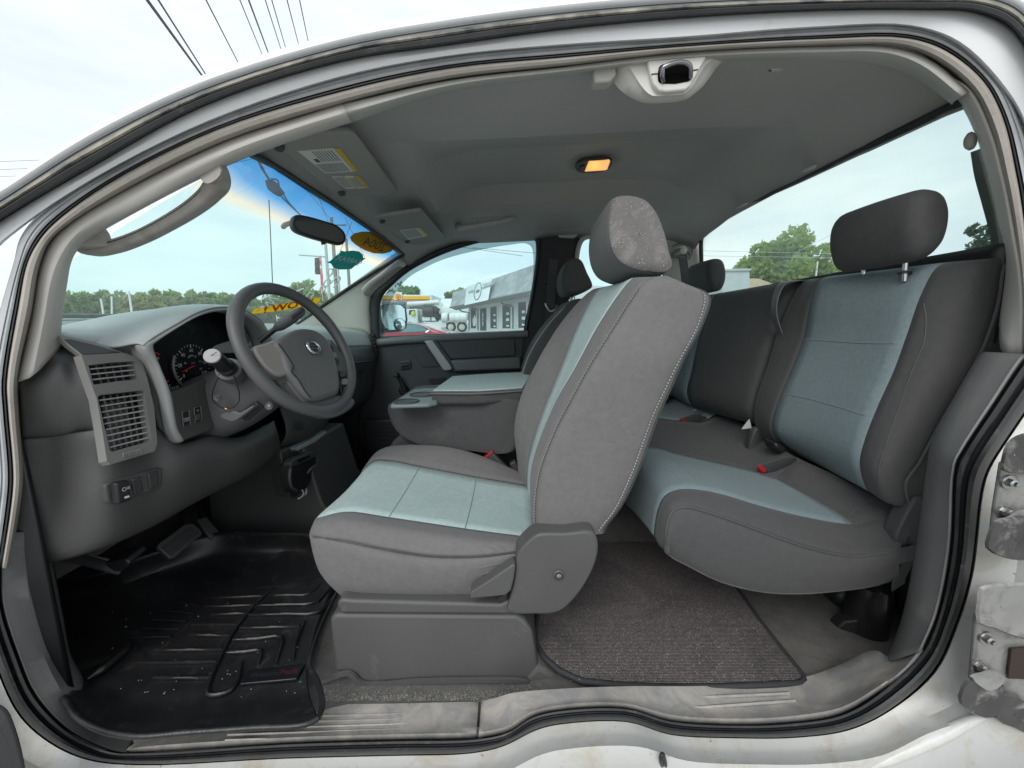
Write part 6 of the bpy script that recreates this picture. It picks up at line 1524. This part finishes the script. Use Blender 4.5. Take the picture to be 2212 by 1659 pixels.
visor('near sun visor with two warning labels folded against the roof', [(587, 309), (598, 303), (660, 288), (757, 286), (770, 294), (860, 415), (853, 422), (737, 423), (722, 416)], [1.755, 1.757, 1.78, 1.805, 1.808, 1.815, 1.813, 1.775, 1.772],
      [([(643, 327), (733, 320), (775, 370), (703, 375)], lines1), ([(716, 382), (774, 380), (799, 406), (747, 408)], lines2)], PZ(700, 360, 1.82), [(603, 318), (738, 417)])
visor('far sun visor with a single small label', [(811, 473), (820, 469), (908, 456), (914, 459), (962, 514), (958, 518), (902, 532), (886, 529)], [1.755, 1.757, 1.785, 1.79, 1.80, 1.80, 1.76, 1.757],
      [([(863, 498), (908, 492), (926, 509), (883, 518)], [(.88, 1, 0, 1, LBY)] + [(.08 + i * .09, .11 + i * .09, .1, .9, LBK) for i in range(8)])], PZ(880, 495, 1.79), [(826, 478), (880, 522)])
# shallow pads beside the visors on the headliner front
# rear view mirror
rm = Thing('rear_view_mirror', 'black rear view mirror hanging from the windshield', 'mirror', P(690, 497, 1.5))
MN = V(.80, -.60, .03).normalized(); MQ = P(690, 497, 1.5)
def mz(x, y, o=0): return PP(x, y, MQ + MN * o, MN)
mo = spline([mz(x, y) for x, y in ((634, 470), (640, 464), (655, 464), (700, 476), (730, 487), (746, 503), (748, 518), (740, 528), (715, 524), (660, 508), (638, 497), (632, 484))], 3, True)
prism('mirror_housing', mo, -MN * .03, DARKER, rm, bevel=.006)
mi_ = spline([mz(x, y, .001) for x, y in ((640, 473), (646, 468), (656, 469), (700, 481), (727, 491), (741, 505), (742, 517), (735, 523), (714, 519), (662, 504), (643, 494), (638, 484))], 3, True)
prism('mirror_glass', mi_, -MN * .002, M('mirror_dark', (.42, .43, .43), .03, 0, 2, metal=1), rm)
tube('mirror_stem', [mz(650, 485, -.03), P(640, 480, 1.55), P(618, 485, 1.62), P(612, 490, 1.68)], .010, DARKER, rm, n=8)
prism('dipping_tab', [mz(x, y, -.004) for x, y in ((694, 517), (705, 520), (704, 527), (697, 529))], -MN * .01, DARKER, rm, bevel=.002)
# ---- dome lamp
dl = Thing('dome_lamp', 'lit amber dome lamp in the middle of the headliner', 'lamp', PZ(1285, 360, 1.965))
def dz(x, y, o=0): return PZ(x, y, 1.968 - o)
prism('lamp_housing', spline([dz(x, y) for x, y in ((1243, 366), (1247, 354), (1262, 349), (1315, 345), (1322, 349), (1316, 366), (1300, 372), (1255, 374))], 3, True), V(0, 0, .012), DARK, dl, bevel=.003)
lens = M('lamp_lens', (.9, .45, .12), .3, .25, 90, emit=(1.0, .42, .10), estr=.75, col2=(.95, .6, .25))
prism('lamp_lens', [dz(x, y, .002) for x, y in ((1272, 349), (1316, 346), (1318, 349), (1312, 366), (1308, 368), (1263, 371))], V(0, 0, .004), lens, dl, bevel=.003)
prism('lamp_switch', [dz(x, y, .004) for x, y in ((1254, 360), (1264, 358), (1260, 367), (1252, 368))], V(0, 0, .004), DARKER, dl, bevel=.001)
ld = bpy.data.lights.new('dome_bulb', 'POINT'); ld.energy = .04; ld.color = (1, .6, .25); ld.shadow_soft_size = .02
lo_ = bpy.data.objects.new('dome_bulb', ld); COL.objects.link(lo_); lo_.parent = dl.o; lo_.location = (0, 0, -.03)
# ---- near roof latch cover
lc = Thing('roof_latch_cover', 'cream plastic latch cover with chrome striker loop above the driver seat', 'latch', P(1430, 170, .9))
LCM = M('latch_cream', (.66, .635, .59), .5, .04, 8, bump=.1, bscale=400)  # cream raised to carry the light falling in from the door
CR1 = [(1290, 138), (1400, 130), (1530, 120), (1610, 115)]
bk_ = [(1288, 140), (1340, 134), (1400, 129), (1480, 123), (1556, 117), (1604, 115), (1560, 140), (1534, 163), (1497, 205), (1481, 216), (1440, 222), (1395, 223), (1371, 216), (1332, 193), (1317, 171), (1288, 172)]
fl_ = [(1345, 135), (1360, 147), (1375, 170), (1393, 195), (1410, 207), (1440, 206), (1472, 204), (1486, 197), (1500, 180), (1524, 140), (1552, 119), (1480, 123), (1400, 129)]
lo1 = [P(x, y, .93) for x, y in fl_]; lo2 = []
cb_ = sum(lo1, V(0, 0, 0)) / len(lo1)
rws = [spline(lo1, 3, True)]
back = [(1320, 138), (1320, 165), (1340, 195), (1372, 216), (1395, 223), (1440, 222), (1481, 216), (1497, 205), (1520, 185), (1545, 150), (1565, 122), (1500, 121), (1400, 129)]
rws = [spline([P(x, y, .868) for x, y in fl_], 2, True), spline([P(x, y, .872) for x, y in fl_], 2, True), spline([P(*lerp2(a, b, .5), .885) for a, b in zip(fl_, back)], 2, True), spline([P(x, y, .905) for x, y in back], 2, True), spline([P(x, y - 8, .93) for x, y in back], 2, True)]
link('cover_casing', fix_normals(grid_mesh(rws, True, False, True)), LCM, lc, sharp=50)
prism('cover_face', [P(x, y, .856) for x, y in ((1399, 130), (1405, 160), (1411, 180), (1423, 195), (1440, 198), (1481, 194), (1492, 185), (1507, 158), (1524, 127), (1527, 120))], V(0, .014, 0), LCM, lc, bevel=.004)
prism('cover_wing', [P(x, y, .872) for x, y in ((1286, 141), (1330, 137), (1332, 160), (1318, 176), (1285, 178), (1281, 155))], V(0, .03, 0), HEADTRIM, lc, bevel=.005)
prism('striker_recess', spline([P(x, y, .8545) for x, y in ((1424, 145), (1432, 139), (1488, 134), (1494, 138), (1494, 168), (1488, 175), (1430, 180), (1422, 174))], 2, True), V(0, .003, 0), M('recess_shade', (.004, .004, .004), .95, spec=.05), lc)  # black sheet instead of a hole, the shade inside is its colour
tube('striker_loop', [P(1433, 176, .855), P(1431, 160, .845), P(1432, 148, .842), P(1440, 143, .84), P(1468, 135, .838), P(1486, 139, .84), P(1491, 146, .842), P(1491, 168, .855)], .0048, M('dark_chrome', (.25, .25, .26), .18, .2, 40, metal=1), lc, n=10)
tube('cover_line', [P(1407, 160, .855), P(1420, 159, .855)], .001, DARKER, lc, n=4)
tube('cover_line', [P(1496, 152, .855), P(1508, 150, .855)], .001, DARKER, lc, n=4)
ch = Thing('coat_hook', 'small metal hook plate in the headliner near the rear door top', 'hook', P(1680, 145, .95))
prism('plate', [P(x, y, .945) for x, y in ((1662, 146), (1672, 141), (1698, 139), (1694, 147), (1668, 151))], V(0, .01, 0), STEEL, ch, bevel=.002)
# ================================================================== windshield stickers
def ws_poly(px, off): return [ws_point(x, y, off) for x, y in px]
def sticker_mesh(px, off):
    pts = ws_poly(px, off); c = ws_point(sum(p[0] for p in px) / len(px), sum(p[1] for p in px) / len(px), off)
    n = len(pts); vs = pts + [c]
    return mdata(vs, [(i, (i + 1) % n, n) for i in range(n)])
def vinyl(name, col, tr):
    """sheet vinyl: part of the light comes through"""
    if name in MATS: return MATS[name]
    m = bpy.data.materials.new(name); m.use_nodes = True; nt = m.node_tree; bs = nt.nodes['Principled BSDF']
    bs.inputs['Base Color'].default_value = (*col, 1); bs.inputs['Roughness'].default_value = .5
    t = nt.nodes.new('ShaderNodeBsdfTranslucent'); t.inputs['Color'].default_value = (*col, 1)
    mx = nt.nodes.new('ShaderNodeMixShader'); mx.inputs[0].default_value = tr
    nt.links.new(bs.outputs[0], mx.inputs[1]); nt.links.new(t.outputs[0], mx.inputs[2]); nt.links.new(mx.outputs[0], nt.nodes['Material Output'].inputs[0])
    MATS[name] = m; return m
def ws_text(name, s, px0, px1, px_up, mat, par, size, off, mirror=True, **kw):
    a, b, u = ws_point(*px0, off), ws_point(*px1, off), ws_point(*px_up, off)
    xa = (b - a).normalized(); ya = (u - a); ya = (ya - xa * ya.dot(xa)).normalized()
    c = (a + b) / 2
    me = text_mesh(s, c, xa, ya, size, 0, mirror=mirror, **kw)
    return link(name, me, mat, par, smooth=False)
st1_ = Thing('windshield_sticker', 'orange oval year sticker at the top far corner of the windshield', 'sticker', ws_point(803, 523), 'windshield stickers')
ov = [(754, 511), (763, 503), (780, 499), (800, 499), (818, 503), (838, 513), (850, 525), (852, 533), (842, 543), (825, 547), (805, 546), (785, 539), (767, 528), (757, 519)]
link('sheet', sticker_mesh(ov, .004), vinyl('orange_vinyl', (.70, .33, .03), .75), st1_, smooth=False, solid=.0006)
ws_text('year_lettering', '2004', (770, 514), (838, 538), (812, 510), vinyl('maroon_vinyl', (.12, .03, .03), .2), st1_, .075, .010)
st2_ = Thing('windshield_sticker', 'teal shield shaped dealer sticker under the mirror', 'sticker', ws_point(745, 560), 'windshield stickers')
sh_ = [(704, 566), (712, 562), (724, 551), (733, 545), (734, 540), (743, 542), (760, 540), (774, 542), (782, 549), (783, 556), (788, 557), (778, 564), (765, 573), (757, 580), (744, 581), (730, 581), (718, 576), (713, 568)]
link('sheet', sticker_mesh(sh_, .004), vinyl('teal_vinyl', (.07, .36, .36), .7), st2_, smooth=False, solid=.0006)
WHV = vinyl('white_vinyl', (.75, .75, .72), .4)
ws_text('sticker_lettering', 'CARFAX', (724, 554), (776, 565), (752, 552), WHV, st2_, .042, .010, bold=.02)
ws_text('sticker_lettering', 'ADVANTAGE\nDEALER', (718, 566), (762, 573), (742, 560), vinyl('pale_teal_vinyl', (.25, .45, .42), .4), st2_, .026, .010)
st3_ = Thing('windshield_sticker', 'yellow banner sticker reading WOW low on the windshield', 'sticker', ws_point(615, 660), 'windshield stickers')
link('sheet', sticker_mesh([(540, 677), (548, 666), (580, 660), (640, 651), (692, 641), (688, 648), (682, 656), (640, 664), (590, 672)], .004), vinyl('yellow_vinyl', (.85, .60, .04), .75), st3_, smooth=False, solid=.0006)
ws_text('banner_lettering', 'WOW !', (555, 670), (680, 650), (612, 652), vinyl('red_vinyl', (.36, .05, .02), .5), st3_, .072, .008, bold=.03)
wr = Thing('windshield_writing', 'white hand written marker figures on the far side of the windshield', 'writing', ws_point(700, 610), 'windshield stickers')
MK = vinyl('white_marker', (.8, .82, .80), .5)
def scrib(px): tube('marker_stroke', [p for p in (ws_point(x, y, .004) for x, y in px) if p is not None], .0035, MK, wr, n=4, k=3)
for px in ([(553, 672), (565, 661), (580, 664), (572, 652), (590, 655), (580, 643), (600, 645)], [(560, 648), (575, 640), (592, 632), (610, 628)], [(600, 640), (608, 628), (622, 632), (616, 642)], [(625, 636), (640, 628), (655, 622)],
           [(697, 615), (703, 604), (712, 604), (708, 614), (698, 620)], [(706, 590), (710, 580), (718, 582), (715, 592), (707, 594)], [(722, 600), (730, 596), (733, 604), (726, 608), (722, 600)], [(688, 628), (694, 616), (702, 618), (698, 628)], [(712, 612), (722, 602), (728, 612), (718, 620)], [(660, 640), (668, 630), (676, 634), (670, 642)]):
    scrib(px)
# ================================================================== floor: mats, pedals, boxes
MATB = M('mat_rubber', (.014, .014, .015), .33, .2, 12, bump=.35, bscale=240, dirt=(.055, .054, .052), dscale=22, dlo=.55, dhi=.8)
fm = Thing('floor_mat', 'black moulded rubber tray mat in the driver footwell', 'floor mat', (-.5, .95, .51), 'floor mats')
zl, zf = .553, .520
T0 = [(137, 1507), (170, 1550), (225, 1579), (300, 1590), (400, 1582), (540, 1572), (660, 1564), (688, 1551)]
T1 = [(150, 1497), (182, 1538), (235, 1566), (305, 1577), (400, 1570), (540, 1560), (655, 1552), (683, 1540)]
T2 = [(158, 1475), (235, 1498), (275, 1518), (320, 1528), (420, 1521), (535, 1513), (645, 1505), (668, 1492)]
T3 = [(150, 1440), (255, 1465), (290, 1480), (335, 1490), (425, 1485), (535, 1475), (640, 1460), (664, 1440)]
T4 = [(138, 1385), (280, 1380), (330, 1380), (380, 1375), (450, 1370), (545, 1360), (640, 1350), (690, 1340)]
T5 = [(125, 1335), (290, 1320), (345, 1310), (400, 1300), (470, 1290), (555, 1282), (650, 1272), (716, 1275)]
T6 = [(118, 1285), (265, 1262), (325, 1240), (390, 1222), (470, 1205), (560, 1196), (650, 1190), (722, 1210)]
T7 = [(112, 1255), (222, 1238), (300, 1205), (370, 1180), (470, 1150), (560, 1150), (670, 1154), (720, 1165)]
TT = [[PZ(x, y, zl - .02) for x, y in T0], [PZ(x, y, zl) for x, y in T0], [PZ(x, y, zl) for x, y in T1], [PZ(x, y, zf) for x, y in T2], [PZ(x, y, zf) for x, y in T3], [PZ(x, y, zf) for x, y in T4], [PZ(x, y, zf + .004) for x, y in T5], [PZ(x, y, zf + .035) for x, y in T6], [PZ(x, y, zf + .11) for x, y in T7]]
loft('tray', TT, MATB, fm, ku=5, kv=5, solid=.004)
def c2v(x, y): return (x * .3703, 1044.5 + y * .3703)
def rib(pts, r=.0046, z=zf + .004): tube('mat_rib', [PZ(*c2v(*p), z) for p in pts], r, MATB, fm, n=6, k=3)
rib([(1820, 405), (1720, 490), (1590, 610), (1450, 750), (1350, 880), (1290, 1000), (1230, 1130), (1212, 1228), (1270, 1232), (1340, 1210), (1385, 1150), (1400, 1040)], .005)
for q in ([(1240, 665), (1400, 662), (1550, 652)], [(1190, 715), (1340, 715), (1490, 705)], [(1230, 762), (1340, 760), (1440, 755)], [(1120, 822), (1250, 822), (1390, 820)], [(1100, 880), (1220, 884), (1350, 885)], [(900, 970), (1100, 970), (1300, 965)], [(800, 1045), (1030, 1042), (1265, 1035)], [(900, 1130), (1060, 1132), (1230, 1130)],
          [(1600, 650), (1700, 650), (1800, 645), (1920, 535)], [(1500, 710), (1680, 705), (1830, 695), (1935, 600)], [(1450, 765), (1660, 760), (1855, 750), (1960, 645)], [(1400, 840), (1580, 838), (1750, 830)], [(1360, 910), (1500, 905), (1640, 895), (1605, 1050)], [(1320, 985), (1420, 982), (1520, 975), (1500, 1055)], [(1775, 800), (1730, 920), (1705, 1030)],
          [(1620, 490), (1700, 480), (1740, 470)], [(1575, 555), (1650, 548), (1720, 545)], [(1480, 610), (1560, 604), (1640, 598)], [(1780, 600), (1850, 520), (1890, 470)], [(1850, 690), (1930, 610), (1975, 560)]):
    rib(q)
tube('tray_rim', [PZ(x, y, zl + .003) for x, y in T0], .006, MATB, fm, n=8)
tube('tray_side_rim', [PZ(688, 1551, zl + .003), PZ(696, 1526, zl), PZ(686, 1472, zl - .006), PZ(668, 1434, zl - .012), PZ(690, 1360, zl - .012), PZ(726, 1282, zl - .01)], .006, MATB, fm, n=8)
tube('dead_pedal_ridge', [PZ(*c2v(510, 1140), zf + .01), PZ(*c2v(600, 1080), zf + .012), PZ(*c2v(720, 980), zf + .01), PZ(*c2v(760, 930), zf + .006)], .010, MATB, fm, n=8, scales=[.4, 1, 1, .4])
for k_ in range(7):
    rib([(760 + k_ * 62, 900 - k_ * 52), (860 + k_ * 58, 898 - k_ * 50), (1000 + k_ * 44, 893 - k_ * 44)], .0030)
bdg = [c2v(1398, 1168), c2v(1450, 1085), c2v(1780, 1048), c2v(1730, 1138)]
bp_ = prism('mat_badge', [PZ(x, y, zf + .008) for x, y in bdg], V(0, 0, -.006), M('badge_black', (.008, .008, .010), .3), fm, bevel=.002)
b0_, b1_ = PZ(*c2v(1450, 1125), zf + .0085), PZ(*c2v(1740, 1092), zf + .0085)
xa_ = (b1_ - b0_).normalized()
link('badge_lettering', text_mesh('Weather', b0_.lerp(b1_, .38), xa_, V(-xa_.y, xa_.x, 0), .021), M('badge_blue', (.018, .022, .03), .5), bp_)
link('badge_lettering', text_mesh('Tech', b0_.lerp(b1_, .80), xa_, V(-xa_.y, xa_.x, 0), .021), M('badge_letter_red', (.10, .012, .012), .5), bp_)
# little crumbs and scratches on the mat: shards of straw
rg2 = random.Random(5); cr_m = []
for i in range(50):
    x, y = rg2.uniform(640, 1750), rg2.uniform(620, 1250); p = PZ(*c2v(x, y), zf + .0045); a = rg2.uniform(0, 6.28); l = rg2.uniform(.001, .004)
    cr_m.append(sweep_mesh([p, p + V(math.cos(a) * l, math.sin(a) * l, .0008)], circle(.0007, 4)))
o = link('mat_crumbs', join(cr_m), M('crumb', (.35, .33, .30), .8), fm); o['kind'] = 'stuff'
rmt = Thing('floor_mat', 'speckled grey carpet mat with black binding under the rear bench', 'floor mat', (.6, 1.0, .515), 'floor mats')
CMAT = M('mat_carpet', (.135, .118, .115), .95, .35, 110, bump=1.0, bscale=260, weave=75, speck=(330, .55, .70, (.30, .275, .25)), dirt=(.065, .056, .060), dscale=5, dlo=.5, dhi=.75)
zm = .532
mo_ = [(1157, 1360), (1160, 1390), (1175, 1417), (1210, 1447), (1255, 1468), (1325, 1476), (1440, 1482), (1546, 1481), (1650, 1477), (1728, 1473), (1737, 1466), (1735, 1457), (1690, 1402), (1640, 1338), (1605, 1288), (1560, 1230), (1500, 1160), (1300, 1150), (1200, 1200), (1165, 1300)]
mp_ = [PZ(x, y, zm) for x, y in mo_]
link('pile', prism_mesh(mp_, V(0, 0, -.012)), CMAT, rmt, smooth=False)
tube('binding', [p + V(0, 0, -.004) for p in mp_], .0075, M('mat_binding', (.03, .03, .032), .7, .1, 30, bump=.4, bscale=300), rmt, closed=True, smooth_path=False, n=8)
lint = []
for i in range(1500):
    x, y = rg2.uniform(1170, 1720), rg2.uniform(1200, 1474)
    if y > 1360 + (x - 1157) * 1.1 + 30 and x < 1260: continue
    if x > 1600 + (y - 1290) * .72 - 10: continue
    p = PZ(x, y, zm + .0015); a = rg2.uniform(0, 6.28); l = rg2.uniform(.0015, .004)
    d = V(math.cos(a), math.sin(a), .5) * l; s = V(-d.y, d.x, 0) * .22
    lint.append((p, d, s))
vs = []; fs_ = []
for p, d, s in lint:
    i = len(vs); vs += [p - s, p + s, p + d + s, p + d - s]; fs_.append((i, i + 1, i + 2, i + 3))
o = link('carpet_fibres', mdata(vs, fs_), M('fibre', (.26, .24, .22), .9, .3, 60), rmt, smooth=False); o['kind'] = 'stuff'
# gritty carpet edge by the sill: fibres and straw
vs = []; fs_ = []
for i in range(1500):
    x = rg2.uniform(700, 1180); y = 1514 - abs(rg2.gauss(0, 12)) - (.06 * (x - 1040) if x > 1040 else 0)
    p = PZ(x, y, FZ + .012); a = rg2.uniform(0, 6.28); l = rg2.uniform(.001, .0035)
    d = V(math.cos(a), math.sin(a), .3) * l; s = V(-d.y, d.x, 0) * .14
    i = len(vs); vs += [p - s, p + s, p + d + s, p + d - s]; fs_.append((i, i + 1, i + 2, i + 3))
o = link('sill_grit', mdata(vs, fs_), M('grit', (.30, .27, .225), .9, .35, 80), truck, smooth=False); o['kind'] = 'stuff'
# ---- pedals
bp2 = Thing('brake_pedal', 'wide ribbed black brake pedal under the dashboard', 'pedal', P(390, 1175, 1.12), 'pedals')
PQ = P(390, 1175, 1.10); PN = V(.75, -.25, .6).normalized()
def pz(x, y, o=0): return PP(x, y, PQ + PN * o, PN)
prism('pedal_pad', [pz(x, y) for x, y in ((339, 1182), (342, 1174), (400, 1132), (418, 1130), (436, 1146), (437, 1154), (378, 1204), (368, 1207))], -PN * .016, M('pedal_rubber', (.06, .06, .06), .5), bp2, bevel=.004)
for i in range(5):
    t = .15 + i * .17
    a, b = lerp2((345, 1180), (372, 1203), t), lerp2((408, 1134), (433, 1152), t)
    tube('pad_rib', [pz(*a, .002), pz(*b, .002)], .0028, M('pedal_rubber', (.06, .06, .06)), bp2, n=5)
tube('pedal_arm', [pz(400, 1150, -.015), P(400, 1120, 1.18), P(390, 1080, 1.25)], .012, DARKER, bp2, n=8)
gpd = Thing('accelerator_pedal', 'narrow black accelerator pedal right of the brake pedal', 'pedal', P(450, 1145, 1.25), 'pedals')
GQ = P(450, 1145, 1.24)
def gq(x, y, o=0): return PP(x, y, GQ + PN * o, PN)
prism('pedal_pad', [gq(x, y) for x, y in ((424, 1122), (446, 1115), (474, 1148), (472, 1154), (458, 1166), (452, 1160))], -PN * .012, M('pedal_rubber', (.06, .06, .06)), gpd, bevel=.004)
tube('pedal_arm', [gq(440, 1125, -.01), P(430, 1100, 1.3), P(425, 1060, 1.35)], .008, DARKER, gpd, n=6)
pk = Thing('parking_brake_lever', 'black parking brake pedal and bracket under the near end of the dashboard', 'pedal', P(240, 1210, .95), 'pedals')
tube('bracket', [P(130, 1200, .82), P(175, 1208, .86), P(225, 1222, .90), P(262, 1232, .92)], .012, DARKER, pk, n=6, rb=.006)
prism('pad', [P(x, y, .90) for x, y in ((222, 1218), (272, 1208), (280, 1218), (262, 1236), (246, 1236))], V(0, .05, .01), DARKER, pk, bevel=.004)
tube('rod', [P(180, 1198, .9), P(220, 1206, .93), P(250, 1214, .95)], .004, STEEL, pk, n=6)
# ---- trailer brake controller
bc = Thing('brake_controller', 'small black electronic box with wires mounted low on the centre panel', 'controller', PX(655, 1020, -.76))
def bcx(x, y, X=-.755): return PX(x, y, X)
prism('case', [bcx(x, y) for x, y in ((629, 1004), (634, 998), (680, 980), (683, 984), (682, 1020), (660, 1060), (640, 1064), (631, 1050))], V(-.04, .0, 0), DARKER, bc, bevel=.004)
prism('face', [bcx(x, y, -.748) for x, y in ((629, 1000), (636, 992), (680, 974), (686, 977), (684, 986), (640, 1006), (631, 1008))], V(-.03, 0, 0), M('controller_grey', (.05, .05, .055), .45), bc, bevel=.003)
prism('display', [bcx(x, y, -.7475) for x, y in ((642, 994), (668, 983), (670, 988), (645, 999))], V(-.001, 0, 0), GLOSS, bc)
tube('slide_lever', [bcx(664, 1022, -.745), bcx(672, 1012, -.735), bcx(682, 1005, -.73)], .004, DARK, bc, n=6)
tube('bracket', [bcx(627, 1012, -.75), bcx(625, 1030, -.75), bcx(630, 1052, -.75), bcx(642, 1060, -.75)], .005, DARK, bc, n=6)
tube('white_wire', [bcx(652, 1058), bcx(656, 1066), bcx(651, 1074), bcx(645, 1077)], .0025, M('wire_white', (.6, .6, .58), .5), bc, n=6)
tube('white_wire', [bcx(661, 1055), bcx(662, 1062), bcx(659, 1070)], .0025, M('wire_white', (.6, .6, .58)), bc, n=6)
# ================================================================== body details on the jamb
HINGE = M('hinge_paint', (.32, .315, .30), .32, .1, 18, bump=.2, bscale=70, dirt=(.10, .095, .085), dscale=18, dlo=.48, dhi=.70, metal=.35)
HDARK = M('hinge_grime', (.045, .043, .041), .35, .3, 25, bump=.5, bscale=60, dirt=(.34, .33, .31), dscale=14, dlo=.50, dhi=.70)
def hinge(label, plate_px, lobes, bolts, hole=None):
    t = prism('door_hinge', [P(x, y, .632) for x, y in plate_px], V(0, .012, 0), HINGE, truck, bevel=.005, label=label)
    for nm, px, y0, m in lobes:
        q0, q1 = spline([P(x, y, y0) for x, y in px], 2, True), spline([P(x, y, .642) for x, y in px], 2, True)
        cq = sum(q0, V(0, 0, 0)) / len(q0)
        rws_ = [[cq + (p - cq) * f_ + V(0, dy_, 0) for p in q0] for f_, dy_ in ((.02, .004), (.5, .002), (.95, .0), (1.0, .004))] + [[p.lerp(q, .5) for p, q in zip(q0, q1)], q1]
        link(nm, fix_normals(grid_mesh(rws_, True)), m, t, sharp=32)
    for x, y in bolts:
        lathe('bolt_washer', [(.0125, .004), (.012, 0), (.006, -.001)], P(x, y, .629), (0, 1, 0), STEEL, t, n=16)
        lathe('bolt', [(.0075, 0), (.0075, -.007), (.0045, -.009), (.0045, -.013), (.001, -.014)], P(x, y, .628), (0, 1, 0), STEEL, t, n=6)
    if hole: prism('bracket_opening', [P(x, y, .626) for x, y in hole], V(0, .003, 0), M('hole_shade', (.035, .022, .015), .8), t)  # dark sheet on the plate, shade of the hole put into its colour
hinge('upper dirty hinge bracket with two bolts on the rear jamb', [(2172, 1000), (2230, 990), (2240, 1180), (2150, 1150), (2156, 1100)],
      [('upper_knuckle', [(2230, 938), (2201, 943), (2180, 960), (2170, 989), (2168, 1017), (2200, 1022), (2240, 1020)], .595, HDARK), ('lower_knuckle', [(2152, 1128), (2172, 1124), (2212, 1118), (2250, 1130), (2250, 1205), (2200, 1210), (2170, 1205), (2134, 1186), (2137, 1162)], .588, HDARK),
       ('knuckle_top', [(2156, 1124), (2180, 1120), (2208, 1104), (2240, 1110), (2240, 1146), (2186, 1146), (2165, 1138)], .592, HINGE)], [(2180, 1042), (2172, 1106)])
hinge('lower dirty hinge bracket with two bolts and an open slot', [(2116, 1330), (2240, 1330), (2240, 1560), (2100, 1500), (2106, 1440)],
      [('upper_knuckle', [(2122, 1272), (2145, 1265), (2190, 1263), (2240, 1268), (2240, 1380), (2190, 1375), (2150, 1358), (2116, 1348), (2116, 1300)], .592, HINGE), ('lower_knuckle', [(2096, 1468), (2120, 1478), (2140, 1490), (2170, 1480), (2160, 1545), (2129, 1552), (2085, 1532), (2074, 1508)], .586, HDARK),
       ('knuckle_top', [(2100, 1464), (2125, 1456), (2148, 1450), (2170, 1462), (2168, 1478), (2142, 1494), (2118, 1484)], .584, HINGE), ('lower_arm', [(2165, 1500), (2240, 1530), (2240, 1590), (2190, 1572), (2150, 1552)], .6, HDARK)], [(2131, 1379), (2116, 1440)], [(2186, 1402), (2230, 1398), (2230, 1468), (2178, 1466)])
tube('sill_crease', [P(1840, 1665, .632), P(1930, 1632, .632), P(2030, 1590, .632), P(2100, 1556, .632), P(2150, 1540, .632)], .012, WHITE, truck, n=10, scales=[.6, 1, 1, .7, .2])
stp = Thing('door_striker', 'small black striker pin on the painted sill', 'striker', P(1432, 1650, .63))
lathe('striker_base', [(.022, .006), (.022, -.003), (.012, -.008)], P(1433, 1662, .645), (0, .8, .6), HDARK, stp, n=20)
tube('striker_pin', [P(1438, 1660, .635), P(1436, 1645, .62), P(1431, 1630, .61), P(1428, 1636, .61), P(1430, 1655, .63)], .004, DARKER, stp, n=8)
fd = Thing('open_front_door', 'dark textured corner of the opened front door at the lower left', 'door', P(20, 1600, .6))
prism('door_lower_trim', spline([P(x, y, .585) for x, y in ((-60, 1500), (0, 1515), (22, 1530), (40, 1570), (54, 1620), (62, 1680), (40, 1740), (-60, 1740))], 3, True), V(-.03, -.10, 0), M('door_corner_grey', (.075, .075, .075), .6, .1, 8, bump=.6, bscale=160), fd, bevel=.008)
tube('trim_fold', [P(-10, 1580, .584), P(8, 1605, .583), P(12, 1640, .584)], .003, DARKER, fd, n=6)
